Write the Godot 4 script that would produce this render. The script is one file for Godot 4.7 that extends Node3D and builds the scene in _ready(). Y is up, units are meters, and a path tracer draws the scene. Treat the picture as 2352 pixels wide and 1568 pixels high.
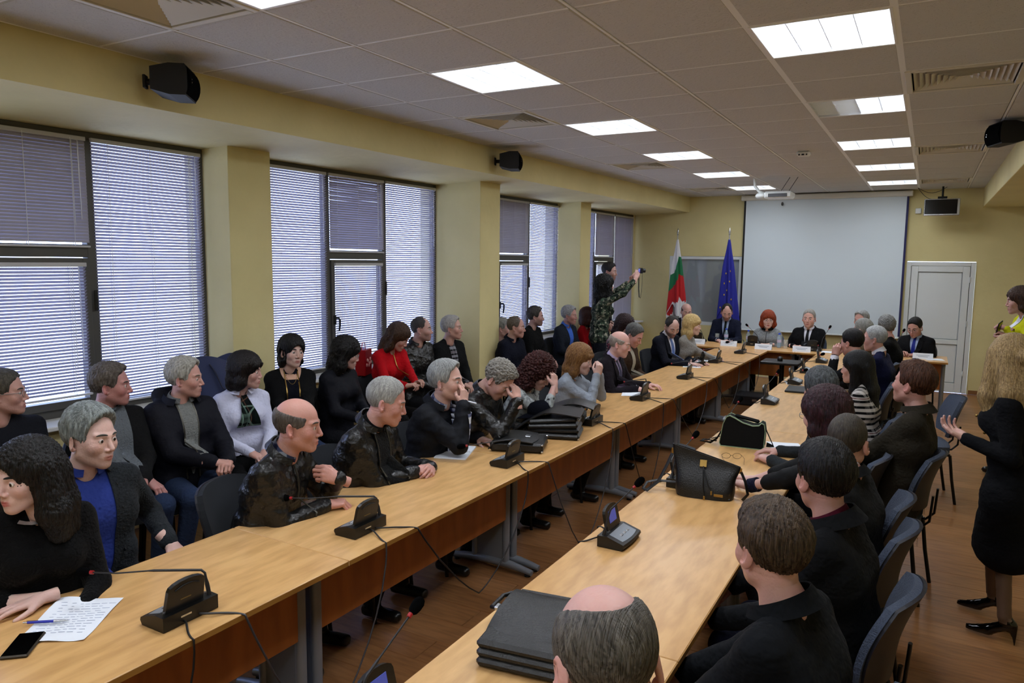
extends Node3D
# A meeting room with a long conference table, window wall with blinds, suspended ceiling and a seated audience.
# y is up, metres; the far wall lies at z = -12.75, the camera stands at x = 0, z = 0.

var mats := {}
var taken := {}
var rng := RandomNumberGenerator.new()
var nz := FastNoiseLite.new()

# ---------------------------------------------------------------- mesh builder
class MB:
	var v := PackedVector3Array()
	var n := PackedVector3Array()
	var c := PackedColorArray()
	var i := PackedInt32Array()
	var col := Color(1, 1, 1)

	func add(p: Vector3, nn: Vector3) -> int:
		v.append(p)
		n.append(nn)
		c.append(col)
		return v.size() - 1

	func tri_i(a: int, b: int, d: int) -> void:
		var g := (v[d] - v[a]).cross(v[b] - v[a])
		if g.dot(n[a] + n[b] + n[d]) < 0.0:
			i.append_array(PackedInt32Array([a, d, b]))
		else:
			i.append_array(PackedInt32Array([a, b, d]))

	func tri(a: Vector3, b: Vector3, d: Vector3, out: Vector3) -> void:
		var nn := (d - a).cross(b - a).normalized()
		if nn.dot(out) < 0.0:
			nn = -nn
		tri_i(add(a, nn), add(b, nn), add(d, nn))

	func quad(a: Vector3, b: Vector3, d: Vector3, e: Vector3, out: Vector3) -> void:
		var nn := (d - a).cross(b - a)
		if nn.length_squared() < 1e-16:
			nn = (e - a).cross(d - a)
		nn = nn.normalized()
		if nn.dot(out) < 0.0:
			nn = -nn
		var k := add(a, nn)
		add(b, nn)
		add(d, nn)
		add(e, nn)
		tri_i(k, k + 1, k + 2)
		tri_i(k, k + 2, k + 3)

	# box with chamfered edges
	func box(o: Vector3, s: Vector3, b := 0.0, t := Basis()) -> void:
		var h := s * 0.5
		b = minf(b, minf(h.x, minf(h.y, h.z)) * 0.9)
		for ax in 3:
			var u := (ax + 1) % 3
			var w := (ax + 2) % 3
			for sg in [-1.0, 1.0]:
				var q := []
				for k in [[-1, -1], [1, -1], [1, 1], [-1, 1]]:
					var p := Vector3()
					p[ax] = sg * h[ax]
					p[u] = k[0] * (h[u] - b)
					p[w] = k[1] * (h[w] - b)
					q.append(o + t * p)
				var nn := Vector3()
				nn[ax] = sg
				quad(q[0], q[1], q[2], q[3], t * nn)
				if b > 0.0:
					for sg2 in [-1.0, 1.0]:
						var e := []
						for k2 in [-1.0, 1.0]:
							var p1 := Vector3()
							p1[ax] = sg * h[ax]
							p1[u] = sg2 * (h[u] - b)
							p1[w] = k2 * (h[w] - b)
							var p2 := Vector3()
							p2[ax] = sg * (h[ax] - b)
							p2[u] = sg2 * h[u]
							p2[w] = k2 * (h[w] - b)
							e.append(o + t * p1)
							e.append(o + t * p2)
						var n2 := Vector3()
						n2[ax] = sg
						n2[u] = sg2
						quad(e[0], e[1], e[3], e[2], t * n2)
		if b > 0.0:
			for x in [-1.0, 1.0]:
				for y in [-1.0, 1.0]:
					for z in [-1.0, 1.0]:
						tri(o + t * Vector3(x * h.x, y * (h.y - b), z * (h.z - b)), o + t * Vector3(x * (h.x - b), y * h.y, z * (h.z - b)), o + t * Vector3(x * (h.x - b), y * (h.y - b), z * h.z), t * Vector3(x, y, z))

	# sweep of a circle (or ellipse, flat < 1) along points; r is one radius or one per point
	func tube(pts: Array, r, sides := 8, closed := true, flat := 1.0, up := Vector3(0.013, 1, 0.017)) -> void:
		var rows := []
		var u := up
		for k in pts.size():
			var d: Vector3 = (pts[mini(k + 1, pts.size() - 1)] - pts[maxi(k - 1, 0)]).normalized()
			var sd := d.cross(u)
			if sd.length() < 0.05:
				sd = d.cross(Vector3(1, 0, 0.1))
			sd = sd.normalized()
			u = sd.cross(d).normalized()
			var rr: float = r[k] if r is Array else r
			var row := []
			for s in sides:
				var a := TAU * s / sides
				var off := sd * cos(a) + u * sin(a) * flat
				var nn := (sd * cos(a) * flat + u * sin(a)).normalized()
				row.append(add(pts[k] + off * rr, nn))
			rows.append(row)
		for k in pts.size() - 1:
			for s in sides:
				var s2: int = (s + 1) % sides
				tri_i(rows[k][s], rows[k][s2], rows[k + 1][s2])
				tri_i(rows[k][s], rows[k + 1][s2], rows[k + 1][s])
		if closed:
			for e in [0, pts.size() - 1]:
				var out: Vector3 = (pts[0] - pts[1]) if e == 0 else (pts[e] - pts[e - 1])
				for s in range(1, sides - 1):
					tri(v[rows[e][0]], v[rows[e][s]], v[rows[e][s + 1]], out)

	# profile of (radius, height) turned round the local y axis
	func lathe(prof: Array, sides := 16, t := Transform3D(), sx := 1.0, sz := 1.0) -> void:
		var rows := []
		for k in prof.size():
			var a: Vector2 = prof[maxi(k - 1, 0)]
			var b: Vector2 = prof[mini(k + 1, prof.size() - 1)]
			var tn := (b - a).normalized()
			var row := []
			for s in sides:
				var an := TAU * s / sides
				var p := Vector3(prof[k].x * cos(an) * sx, prof[k].y, prof[k].x * sin(an) * sz)
				var nn := Vector3(tn.y * cos(an) / sx, -tn.x, tn.y * sin(an) / sz)
				if nn.length() < 1e-6:
					nn = Vector3(0, 1 if k > 0 else -1, 0)
				row.append(add(t * p, (t.basis * nn).normalized()))
			rows.append(row)
		for k in prof.size() - 1:
			for s in sides:
				var s2: int = (s + 1) % sides
				if prof[k].x > 1e-6:
					tri_i(rows[k][s], rows[k][s2], rows[k + 1][s2])
				if prof[k + 1].x > 1e-6:
					tri_i(rows[k][s], rows[k + 1][s2], rows[k + 1][s])

	# closed polygon (x, y) pushed along local z from z0 to z1
	func prism(poly: PackedVector2Array, z0: float, z1: float, t := Transform3D()) -> void:
		var idx := Geometry2D.triangulate_polygon(poly)
		var fwd := t.basis.z.normalized() * signf(z1 - z0)
		for k in idx.size() / 3:
			var a := poly[idx[k * 3]]
			var b := poly[idx[k * 3 + 1]]
			var d := poly[idx[k * 3 + 2]]
			tri(t * Vector3(a.x, a.y, z0), t * Vector3(b.x, b.y, z0), t * Vector3(d.x, d.y, z0), -fwd)
			tri(t * Vector3(a.x, a.y, z1), t * Vector3(b.x, b.y, z1), t * Vector3(d.x, d.y, z1), fwd)
		var cw := Geometry2D.is_polygon_clockwise(poly)
		for k in poly.size():
			var a := poly[k]
			var b := poly[(k + 1) % poly.size()]
			var e := b - a
			var o2 := Vector2(-e.y, e.x) if cw else Vector2(e.y, -e.x)
			quad(t * Vector3(a.x, a.y, z0), t * Vector3(b.x, b.y, z0), t * Vector3(b.x, b.y, z1), t * Vector3(a.x, a.y, z1), t.basis * Vector3(o2.x, o2.y, 0))

	# smooth sheet through a grid of points, given thickness
	func sheet(rows: Array, th := 0.0) -> void:
		var nr := rows.size()
		var nc: int = rows[0].size()
		var base := v.size()
		var nrm := []
		for a in nr:
			for b in nc:
				var dx: Vector3 = rows[a][mini(b + 1, nc - 1)] - rows[a][maxi(b - 1, 0)]
				var dy: Vector3 = rows[mini(a + 1, nr - 1)][b] - rows[maxi(a - 1, 0)][b]
				var nn := dx.cross(dy).normalized()
				nrm.append(nn)
				add(rows[a][b] + nn * th * 0.5, nn)
		if th > 0.0:
			for a in nr:
				for b in nc:
					add(rows[a][b] - nrm[a * nc + b] * th * 0.5, -nrm[a * nc + b])
		for side in (2 if th > 0.0 else 1):
			var o := base + side * nr * nc
			for a in nr - 1:
				for b in nc - 1:
					var k := o + a * nc + b
					tri_i(k, k + 1, k + nc + 1)
					tri_i(k, k + nc + 1, k + nc)
		if th > 0.0:
			for a in nr - 1:
				for b in [0, nc - 1]:
					var out: Vector3 = rows[a][b] - rows[a][1 if b == 0 else nc - 2]
					quad(v[base + a * nc + b], v[base + (a + 1) * nc + b], v[base + nr * nc + (a + 1) * nc + b], v[base + nr * nc + a * nc + b], out)
			for b in nc - 1:
				for a in [0, nr - 1]:
					var out2: Vector3 = rows[a][b] - rows[1 if a == 0 else nr - 2][b]
					quad(v[base + a * nc + b], v[base + a * nc + b + 1], v[base + nr * nc + a * nc + b + 1], v[base + nr * nc + a * nc + b], out2)

	func ball(o: Vector3, r: Vector3, seg := 12, rings := 8, t := Basis()) -> void:
		var rows := []
		for a in rings + 1:
			var th := PI * a / rings
			var row := []
			for b in seg:
				var ph := TAU * b / seg
				var d := Vector3(sin(th) * cos(ph), cos(th), sin(th) * sin(ph))
				row.append(add(o + t * (d * r), (t * (d / r)).normalized()))
			rows.append(row)
		for a in rings:
			for b in seg:
				var b2: int = (b + 1) % seg
				if a > 0:
					tri_i(rows[a][b], rows[a][b2], rows[a + 1][b])
				if a < rings - 1:
					tri_i(rows[a][b2], rows[a + 1][b2], rows[a + 1][b])

	func mesh(m: Material, am: ArrayMesh = null) -> ArrayMesh:
		if am == null:
			am = ArrayMesh.new()
		if v.is_empty():
			return am
		var arr := []
		arr.resize(Mesh.ARRAY_MAX)
		arr[Mesh.ARRAY_VERTEX] = v
		arr[Mesh.ARRAY_NORMAL] = n
		arr[Mesh.ARRAY_COLOR] = c
		arr[Mesh.ARRAY_INDEX] = i
		am.add_surface_from_arrays(Mesh.PRIMITIVE_TRIANGLES, arr)
		am.surface_set_material(am.get_surface_count() - 1, m)
		return am

# ---------------------------------------------------------------- naming
func numbered(called: String) -> String:
	if not taken.has(called):
		taken[called] = 0
		return called
	taken[called] += 1
	return "%s_%03d" % [called, taken[called]]

func tag(o: Node, label: String, category: String, group := "", kind := "") -> void:
	if label:
		o.set_meta("label", label)
	if category:
		o.set_meta("category", category)
	if group:
		o.set_meta("group", group)
	if kind:
		o.set_meta("kind", kind)

# a thing: a Node3D at its base whose children are its parts
func thing(called: String, label: String, category: String, at := Vector3.ZERO, turn := 0.0, group := "") -> Node3D:
	var o := Node3D.new()
	o.name = numbered(called)
	add_child(o)
	o.position = at
	o.rotation.y = turn
	tag(o, label, category, group)
	return o

func obj(called: String, m: ArrayMesh, parent: Node = null) -> MeshInstance3D:
	var o := MeshInstance3D.new()
	o.mesh = m
	if parent == null:
		o.name = numbered(called)
		add_child(o)
	else:
		o.name = called
		parent.add_child(o, true)
	return o

func part(called: String, b: MB, m: Material, parent: Node) -> MeshInstance3D:
	return obj(called, b.mesh(m), parent)

func struct(called: String, b: MB, m: Material, label := "", parent: Node = null) -> MeshInstance3D:
	var o := obj(called, b.mesh(m), parent)
	if parent == null:
		o.set_meta("kind", "structure")
		if label:
			o.set_meta("label", label)
	return o

func copy_of(o: Node3D, called: String, label: String, at: Vector3, turn := 0.0) -> Node3D:
	var r: Node3D = o.duplicate()
	r.name = numbered(called)
	add_child(r)
	r.position = at
	r.rotation = Vector3(0, turn, 0)
	r.set_meta("label", label)
	return r

func box1(o: Vector3, s: Vector3, b := 0.0, t := Basis()) -> MB:
	var k := MB.new()
	k.box(o, s, b, t)
	return k

# point from room measures: x across, y up, depth away from the camera
func w(x: float, y: float, depth: float) -> Vector3:
	return Vector3(x, y, -depth)

# ---------------------------------------------------------------- materials
func noise_tex(freq: float, size := 256, lo := Color(0, 0, 0), hi := Color(1, 1, 1), typ := FastNoiseLite.TYPE_SIMPLEX_SMOOTH, oct := 4, sd := 1, normal := false, strength := 4.0) -> NoiseTexture2D:
	var f := FastNoiseLite.new()
	f.seed = sd
	f.noise_type = typ
	f.frequency = freq
	f.fractal_octaves = oct
	var t := NoiseTexture2D.new()
	t.width = size
	t.height = size
	t.seamless = true
	t.noise = f
	if normal:
		t.as_normal_map = true
		t.bump_strength = strength
	else:
		var g := Gradient.new()
		g.set_color(0, lo)
		g.set_color(1, hi)
		t.color_ramp = g
	return t

func mat(key: String, albedo: Color, rough := 0.7, metal := 0.0, spec := 0.5) -> StandardMaterial3D:
	if mats.has(key):
		return mats[key]
	var m := StandardMaterial3D.new()
	m.resource_name = key
	m.albedo_color = albedo
	m.roughness = rough
	m.metallic = metal
	m.metallic_specular = spec
	mats[key] = m
	return m

func tri_tex(m: StandardMaterial3D, tex: Texture2D, sc: float, stretch := Vector3.ONE) -> StandardMaterial3D:
	m.albedo_texture = tex
	m.uv1_triplanar = true
	m.uv1_scale = stretch * sc
	return m

func bump(m: StandardMaterial3D, tex: Texture2D, amount: float) -> StandardMaterial3D:
	m.normal_enabled = true
	m.normal_texture = tex
	m.normal_scale = amount
	return m

func make_materials() -> void:
	var wn := noise_tex(0.05, 256, Color(), Color(), FastNoiseLite.TYPE_SIMPLEX_SMOOTH, 4, 5, true, 3.0)
	var m := mat("cream wall paint", Color(0.855, 0.805, 0.59), 0.75)
	tri_tex(m, noise_tex(0.01, 256, Color(0.96, 0.96, 0.95), Color(1, 1, 1), FastNoiseLite.TYPE_SIMPLEX_SMOOTH, 4, 2), 0.6)
	m.uv1_world_triplanar = true
	bump(m, wn, 0.12)
	mat("white reveal paint", Color(0.88, 0.86, 0.8), 0.7)
	# mineral fibre ceiling tile: short dark fissures on off-white
	var tile := mat("mineral fibre tile", Color(0.79, 0.785, 0.77), 0.95, 0.0, 0.2)
	var im := Image.create(512, 512, false, Image.FORMAT_RGB8)
	im.fill(Color(1, 1, 1))
	rng.seed = 31
	for k in 2600:
		var g := rng.randf_range(0.62, 0.93)
		im.set_pixel(rng.randi() % 512, rng.randi() % 512, Color(g, g * 0.98, g * 0.95))
	for k in 520:
		var x := rng.randi() % 506
		var y := rng.randi() % 506
		var g := rng.randf_range(0.5, 0.8)
		var dx := rng.randi_range(-1, 1)
		var dy := rng.randi_range(-1, 1)
		for q in rng.randi_range(2, 6):
			im.set_pixel(clampi(x + dx * q, 0, 511), clampi(y + dy * q, 0, 511), Color(g, g * 0.98, g * 0.94))
	tri_tex(tile, ImageTexture.create_from_image(im), 1.0 / 0.625)
	bump(tile, noise_tex(0.09, 256, Color(), Color(), FastNoiseLite.TYPE_SIMPLEX_SMOOTH, 3, 8, true, 4.0), 0.25)
	mat("ceiling grid white", Color(0.92, 0.92, 0.91), 0.55)
	mat("vent enamel", Color(0.83, 0.81, 0.75), 0.5)
	mat("aluminium louvre", Color(0.93, 0.94, 0.95), 0.35, 0.6)
	# floor laminate
	for k in 4:
		var base: Color = [Color(0.58, 0.405, 0.25), Color(0.55, 0.38, 0.23), Color(0.61, 0.43, 0.27), Color(0.565, 0.39, 0.24)][k]
		var fl := mat("laminate plank %d" % k, base, 0.34, 0.0, 0.4)
		var t := noise_tex(0.02, 256, Color(0.82, 0.8, 0.77), Color(1.08, 1.08, 1.08), FastNoiseLite.TYPE_SIMPLEX_SMOOTH, 5, 40 + k)
		tri_tex(fl, t, 1.0, Vector3(0.7, 1.0, 5.0))
		fl.uv1_offset = Vector3(k * 0.37, 0, k * 0.21)
	# beech-cherry table laminate
	for k in 3:
		var base: Color = [Color(0.82, 0.655, 0.43), Color(0.83, 0.67, 0.45), Color(0.805, 0.635, 0.41)][k]
		var tb := mat("table laminate %d" % k, base, 0.3, 0.0, 0.45)
		var t := noise_tex(0.012, 512, Color(0.88, 0.845, 0.8), Color(1.05, 1.05, 1.06), FastNoiseLite.TYPE_SIMPLEX_SMOOTH, 5, 60 + k)
		tri_tex(tb, t, 0.9, Vector3(2.6, 1.0, 0.55))
		tb.uv1_offset = Vector3(k * 0.31, 0, k * 0.43)
	var ed := mat("table edge", Color(0.62, 0.44, 0.19), 0.45)
	tri_tex(ed, noise_tex(0.02, 128, Color(0.88, 0.86, 0.82), Color(1.05, 1.05, 1.05), FastNoiseLite.TYPE_SIMPLEX_SMOOTH, 3, 70), 2.0)
	var pn := mat("modesty panel laminate", Color(0.66, 0.40, 0.17), 0.42)
	tri_tex(pn, noise_tex(0.012, 256, Color(0.86, 0.82, 0.78), Color(1.06, 1.06, 1.06), FastNoiseLite.TYPE_SIMPLEX_SMOOTH, 4, 71), 0.9, Vector3(2.5, 0.6, 2.5))
	mat("grey table steel", Color(0.5, 0.52, 0.55), 0.42, 0.3)
	mat("black plastic", Color(0.045, 0.047, 0.05), 0.38)
	mat("black matte plastic", Color(0.03, 0.03, 0.033), 0.7)
	mat("black foam", Color(0.025, 0.025, 0.028), 1.0, 0.0, 0.1)
	mat("grey key panel", Color(0.5, 0.53, 0.56), 0.35)
	mat("silver metal", Color(0.75, 0.76, 0.78), 0.25, 0.9)
	mat("gold metal", Color(0.62, 0.5, 0.27), 0.3, 0.9)
	mat("gooseneck grey", Color(0.2, 0.2, 0.21), 0.45, 0.5)
	mat("red ring", Color(0.6, 0.08, 0.12), 0.4)
	mat("cable black", Color(0.04, 0.042, 0.048), 0.5)
	mat("cable grey", Color(0.2, 0.2, 0.21), 0.5)
	var sc := mat("small lit screen", Color(0.2, 0.24, 0.5), 0.3)
	sc.emission_enabled = true
	sc.emission = Color(0.3, 0.36, 0.75)
	sc.emission_energy_multiplier = 0.35
	# window wall
	mat("anodised window frame", Color(0.32, 0.315, 0.3), 0.5, 0.3)
	mat("dark gasket", Color(0.06, 0.06, 0.06), 0.7)
	var gl := mat("window glass", Color(0.93, 0.97, 0.97, 0.08), 0.02)
	gl.transparency = BaseMaterial3D.TRANSPARENCY_ALPHA
	var sl := mat("blind slat", Color(0.62, 0.61, 0.67), 0.45)
	sl.backlight_enabled = true
	sl.backlight = Color(0.14, 0.14, 0.18)
	mat("blind rail", Color(0.75, 0.75, 0.76), 0.4)
	mat("blind cord", Color(0.85, 0.86, 0.88), 0.7)
	var wd := mat("clear wand", Color(0.95, 0.96, 1.0, 0.35), 0.1)
	wd.transparency = BaseMaterial3D.TRANSPARENCY_ALPHA
	mat("sill white", Color(0.86, 0.86, 0.85), 0.4)
	mat("white pvc", Color(0.85, 0.87, 0.87), 0.3)
	var sn := mat("projection screen fabric", Color(0.80, 0.84, 0.86), 0.9, 0.0, 0.2)
	bump(sn, wn, 0.05)
	mat("screen border black", Color(0.03, 0.03, 0.05), 0.7)
	mat("screen border blue", Color(0.09, 0.09, 0.3), 0.7)
	mat("ivory enamel", Color(0.82, 0.81, 0.76), 0.4)
	mat("paper", Color(0.88, 0.9, 0.93), 0.85, 0.0, 0.2)
	var fb := mat("chair fabric", Color(0.27, 0.30, 0.36), 0.95, 0.0, 0.2)
	bump(fb, noise_tex(0.4, 128, Color(), Color(), FastNoiseLite.TYPE_VALUE, 2, 77, true, 6.0), 0.5)
	fb.uv1_triplanar = true
	fb.uv1_scale = Vector3(6, 6, 6)
	fb.rim_enabled = true
	fb.rim = 0.25
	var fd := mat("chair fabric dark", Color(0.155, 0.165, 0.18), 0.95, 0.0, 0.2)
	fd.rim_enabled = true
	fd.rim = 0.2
	mat("chair shell", Color(0.07, 0.075, 0.12), 0.55)
	mat("black steel", Color(0.03, 0.03, 0.032), 0.4, 0.4)

# ---------------------------------------------------------------- the scene
const CEIL := 3.038
const FAR := 12.75
const TOP := 0.715
const GRID := 0.625
const GX := -0.206
const GZ := 4.314

func _ready() -> void:
	# camera
	var cam := Camera3D.new()
	cam.name = "camera"
	add_child(cam)
	cam.transform = Transform3D(Basis(Vector3(0.8693, 0.0109, -0.4945), Vector3(-0.0648, 0.9937, -0.0918), Vector3(0.4910, 0.1119, 0.8639)).orthonormalized(), Vector3(0, 1.93, 0))
	cam.fov = 50.11
	cam.near = 0.05
	cam.far = 200.0
	cam.current = true
	# overcast daylight and exposure
	var sky_mat := ProceduralSkyMaterial.new()
	sky_mat.sky_top_color = Color(0.66, 0.75, 1.0)
	sky_mat.sky_horizon_color = Color(0.76, 0.83, 1.0)
	sky_mat.ground_bottom_color = Color(0.52, 0.56, 0.66)
	sky_mat.ground_horizon_color = Color(0.66, 0.72, 0.86)
	sky_mat.sun_angle_max = 1.0
	var sky := Sky.new()
	sky.sky_material = sky_mat
	var env := Environment.new()
	env.background_mode = Environment.BG_SKY
	env.sky = sky
	env.background_energy_multiplier = SKY_ENERGY
	env.tonemap_mode = Environment.TONE_MAPPER_LINEAR
	env.tonemap_exposure = EXPOSURE
	env.sdfgi_enabled = true
	env.ssao_enabled = true
	env.ssil_enabled = true
	var we := WorldEnvironment.new()
	we.name = "environment"
	we.environment = env
	add_child(we)
	make_materials()
	ceiling_lights()
	room_shell()
	window_wall()
	far_wall()
	ceiling_fittings()
	tables()
	microphones()
	head_table_items()
	bags_and_papers()
	people()
	chairs()

const SKY_ENERGY := 10.0
const EXPOSURE := 1.0
const LAMP := 1.3

# ---------------------------------------------------------------- lamps
func ceiling_lights() -> void:
	var lit := mat("lit tube", Color(0.95, 0.97, 1.0), 0.5)
	lit.emission_enabled = true
	lit.emission = Color(0.97, 0.98, 1.0)
	lit.emission_energy_multiplier = 7.0
	var proto_full := lamp_meshes(false)
	var proto_half := lamp_meshes(true)
	var names := ["second from the far wall", "third from the far wall"]
	var ks := [12, 9, 6, 3, 0, -3, -6, -9]
	for row in 2:
		for n in ks.size():
			var k: int = ks[n]
			var cx := GX - GRID * (0.5 + 3.0 * row)
			var cz := GZ + GRID * (k - 0.5)
			var half: bool = row == 0 and k == 3
			var order: String = ["nearest the far wall", "second from the far wall", "third from the far wall", "fourth from the far wall", "fifth from the far wall", "sixth from the far wall", "seventh from the far wall", "eighth from the far wall"][n]
			var label: String = ("square ceiling lamp in the %s row, %s" % ["window-side" if row == 1 else "door-side", order])
			if half:
				label = "louvred ceiling lamp with one half unlit, in the row near the door side"
			var t := thing("ceiling_lamp", label, "lamp", w(cx, CEIL, cz), 0.0, "ceiling lamps")
			var src: Array = proto_half if half else proto_full
			for p in src:
				var o := obj(p[0], p[1], t)
				o.position = p[2]
			var a := AreaLight3D.new()
			a.name = "light"
			a.light_color = Color(0.95, 0.97, 1.0)
			a.area_size = Vector2(0.28 if half else 0.56, 0.56)
			a.light_energy = LAMP * (0.5 if half else 1.0)
			a.shadow_enabled = true
			t.add_child(a)
			a.position = Vector3(0.14 if half else 0.0, -0.012, 0)
			a.rotation = Vector3(-PI / 2, 0, 0)

func lamp_meshes(half: bool) -> Array:
	var out := []
	var tray := MB.new()
	tray.box(Vector3(0, 0.10, 0), Vector3(0.60, 0.01, 0.60))
	for s in [-1.0, 1.0]:
		tray.box(Vector3(s * 0.298, 0.05, 0), Vector3(0.006, 0.1, 0.60))
		tray.box(Vector3(0, 0.05, s * 0.298), Vector3(0.60, 0.1, 0.006))
	out.append(["tray", tray.mesh(mats["aluminium louvre"]), Vector3.ZERO])
	var rim := MB.new()
	for s in [-1.0, 1.0]:
		rim.box(Vector3(s * 0.300, 0.0, 0), Vector3(0.014, 0.008, 0.614), 0.002)
		rim.box(Vector3(0, 0.0, s * 0.300), Vector3(0.586, 0.008, 0.014), 0.002)
	out.append(["rim", rim.mesh(mats["ceiling grid white"]), Vector3.ZERO])
	for q in 4:
		var tb := MB.new()
		tb.tube([Vector3(0, 0, -0.285), Vector3(0, 0, 0.285)], 0.013, 10)
		var on: bool = not half or q >= 2
		out.append(["tube", tb.mesh(mats["lit tube"] if on else mat("unlit tube", Color(0.85, 0.86, 0.86), 0.4)), Vector3(-0.2175 + q * 0.145, 0.07, 0)])
		if on:
			var pl := MB.new()
			pl.box(Vector3.ZERO, Vector3(0.138, 0.002, 0.585))
			out.append(["lit_reflector", pl.mesh(mats["lit tube"]), Vector3(-0.2175 + q * 0.145, 0.092, 0)])
	# parabolic blades: thin below, thicker above
	for q in 3:
		var b := MB.new()
		b.prism(PackedVector2Array([Vector2(-0.008, 0), Vector2(0.008, 0), Vector2(0.0015, -0.04), Vector2(-0.0015, -0.04)]), -0.293, 0.293)
		out.append(["louvre_blade", b.mesh(mats["aluminium louvre"]), Vector3(-0.145 + q * 0.145, 0.046, 0)])
	for q in 11:
		var b := MB.new()
		b.prism(PackedVector2Array([Vector2(-0.006, 0), Vector2(0.006, 0), Vector2(0.001, -0.035), Vector2(-0.001, -0.035)]), -0.293, 0.293, Transform3D(Basis(Vector3.UP, PI / 2), Vector3.ZERO))
		out.append(["louvre_blade", b.mesh(mats["aluminium louvre"]), Vector3(0, 0.042, -0.25 + q * 0.05)])
	return out

# ---------------------------------------------------------------- shell
func room_shell() -> void:
	var cream: Material = mats["cream wall paint"]
	# floor: sub-floor and laminate planks laid across the room
	var fl := struct("floor", box1(Vector3(-1.6, -0.06, -5.0), Vector3(8.0, 0.1, 16.4)), mats["laminate plank 0"], "reddish brown laminate floor of narrow planks laid across the room")
	var plank := box1(Vector3.ZERO, Vector3(1.296, 0.011, 0.1915), 0.0012)
	var pm := []
	for k in 4:
		pm.append(plank.mesh(mats["laminate plank %d" % k]))
	rng.seed = 7
	var zones := []
	for r in 64:
		var z := 0.9 + r * 0.193
		zones.append([z, -2.0, -0.9, 1])
	var n := 0
	for r in 62:
		var dz := 0.85 + r * 0.193
		var off := fposmod(r * 0.5077, 1.0) * 1.3
		# right aisle, then the aisle between the tables
		for q in 6:
			var x0 := 1.75 - 0.65 + off - q * 1.3
			if x0 > 1.3 or x0 < -4.3:
				continue
			if n >= 298:
				continue
			if dz < 1.2 and x0 < -2.6:
				continue
			var o := obj("plank", pm[rng.randi() % 4], fl)
			o.position = w(x0, -0.0055, dz)
			n += 1
	# walls
	struct("wall_back", box1(w(-1.6, 1.6, -2.75), Vector3(8.0, 3.4, 0.2)), cream, "cream wall behind the viewer")
	struct("wall_right", box1(w(1.85, 1.6, 5.0), Vector3(0.2, 3.4, 15.8)), cream, "cream side wall opposite the windows")
	var ws := struct("bulkhead_right", box1(w(1.19, 2.755 + 0.25, 5.0), Vector3(1.14, 0.5, 15.8), 0.004), cream, "dropped cream soffit along the door side")
	ws.set_meta("kind", "structure")
	var bb := MB.new()
	bb.box(w(1.2, 0.03, FAR - 0.006), Vector3(1.16, 0.06, 0.012), 0.002)
	struct("baseboard_far", bb, mats["laminate plank 1"], "wooden skirting along the far wall")
	# ceiling: slab above, grid bars and tiles
	var ce := struct("ceiling", box1(Vector3(-1.6, CEIL + 0.28, -5.0), Vector3(8.0, 0.12, 16.0)), mats["ceiling grid white"], "suspended ceiling of square speckled tiles in a white grid")
	var tile := MB.new()
	tile.box(Vector3(0, 0.010, 0), Vector3(0.603, 0.022, 0.603), 0.007)
	var tm := tile.mesh(mats["mineral fibre tile"])
	var skip := {}
	for k in [12, 9, 6, 3, 0, -3, -6, -9]:
		skip["0,%d" % k] = true
		skip["3,%d" % k] = true
	for k in [-3, 2, 7, 12]:
		skip["4,%d" % k] = true
		if k > 0:
			skip["-1,%d" % k] = true
	for c in range(-2, 7):
		for k in range(-10, 15):
			if skip.has("%d,%d" % [c, k]):
				continue
			var z := GZ + GRID * (k - 0.5)
			if z > FAR + 0.3:
				continue
			if c == 6 and k > -10 and z > 0.0:
				continue
			var o := obj("tile", tm, ce)
			o.position = w(GX - GRID * (c + 0.5), CEIL, z)
	for c in range(-2, 7):
		var wide := 0.036 if c in [0, 1] else 0.016
		var o := obj("grid_bar", box1(Vector3.ZERO, Vector3(wide, 0.012, 15.4), 0.002).mesh(mats["ceiling grid white"]), ce)
		o.position = w(GX - GRID * c, CEIL + 0.006, 5.05)
	var cross := box1(Vector3.ZERO, Vector3(GRID - 0.03, 0.01, 0.015), 0.002).mesh(mats["ceiling grid white"])
	for k in range(-10, 14):
		for c in range(-1, 6):
			var o := obj("grid_bar", cross, ce)
			o.position = w(GX - GRID * (c + 0.5), CEIL + 0.006, GZ + GRID * k)

# the window wall stands 1.5 degrees off the grid; local x = 0 is the bulkhead face, -x goes outwards, z grows towards the camera
func left_node(called: String, label: String, category := "") -> Node3D:
	var o := Node3D.new()
	o.name = numbered(called)
	add_child(o)
	o.position = Vector3(-3.70, 0, -12.79)
	o.rotation.y = deg_to_rad(-1.5)
	tag(o, label, category)
	return o

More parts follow.
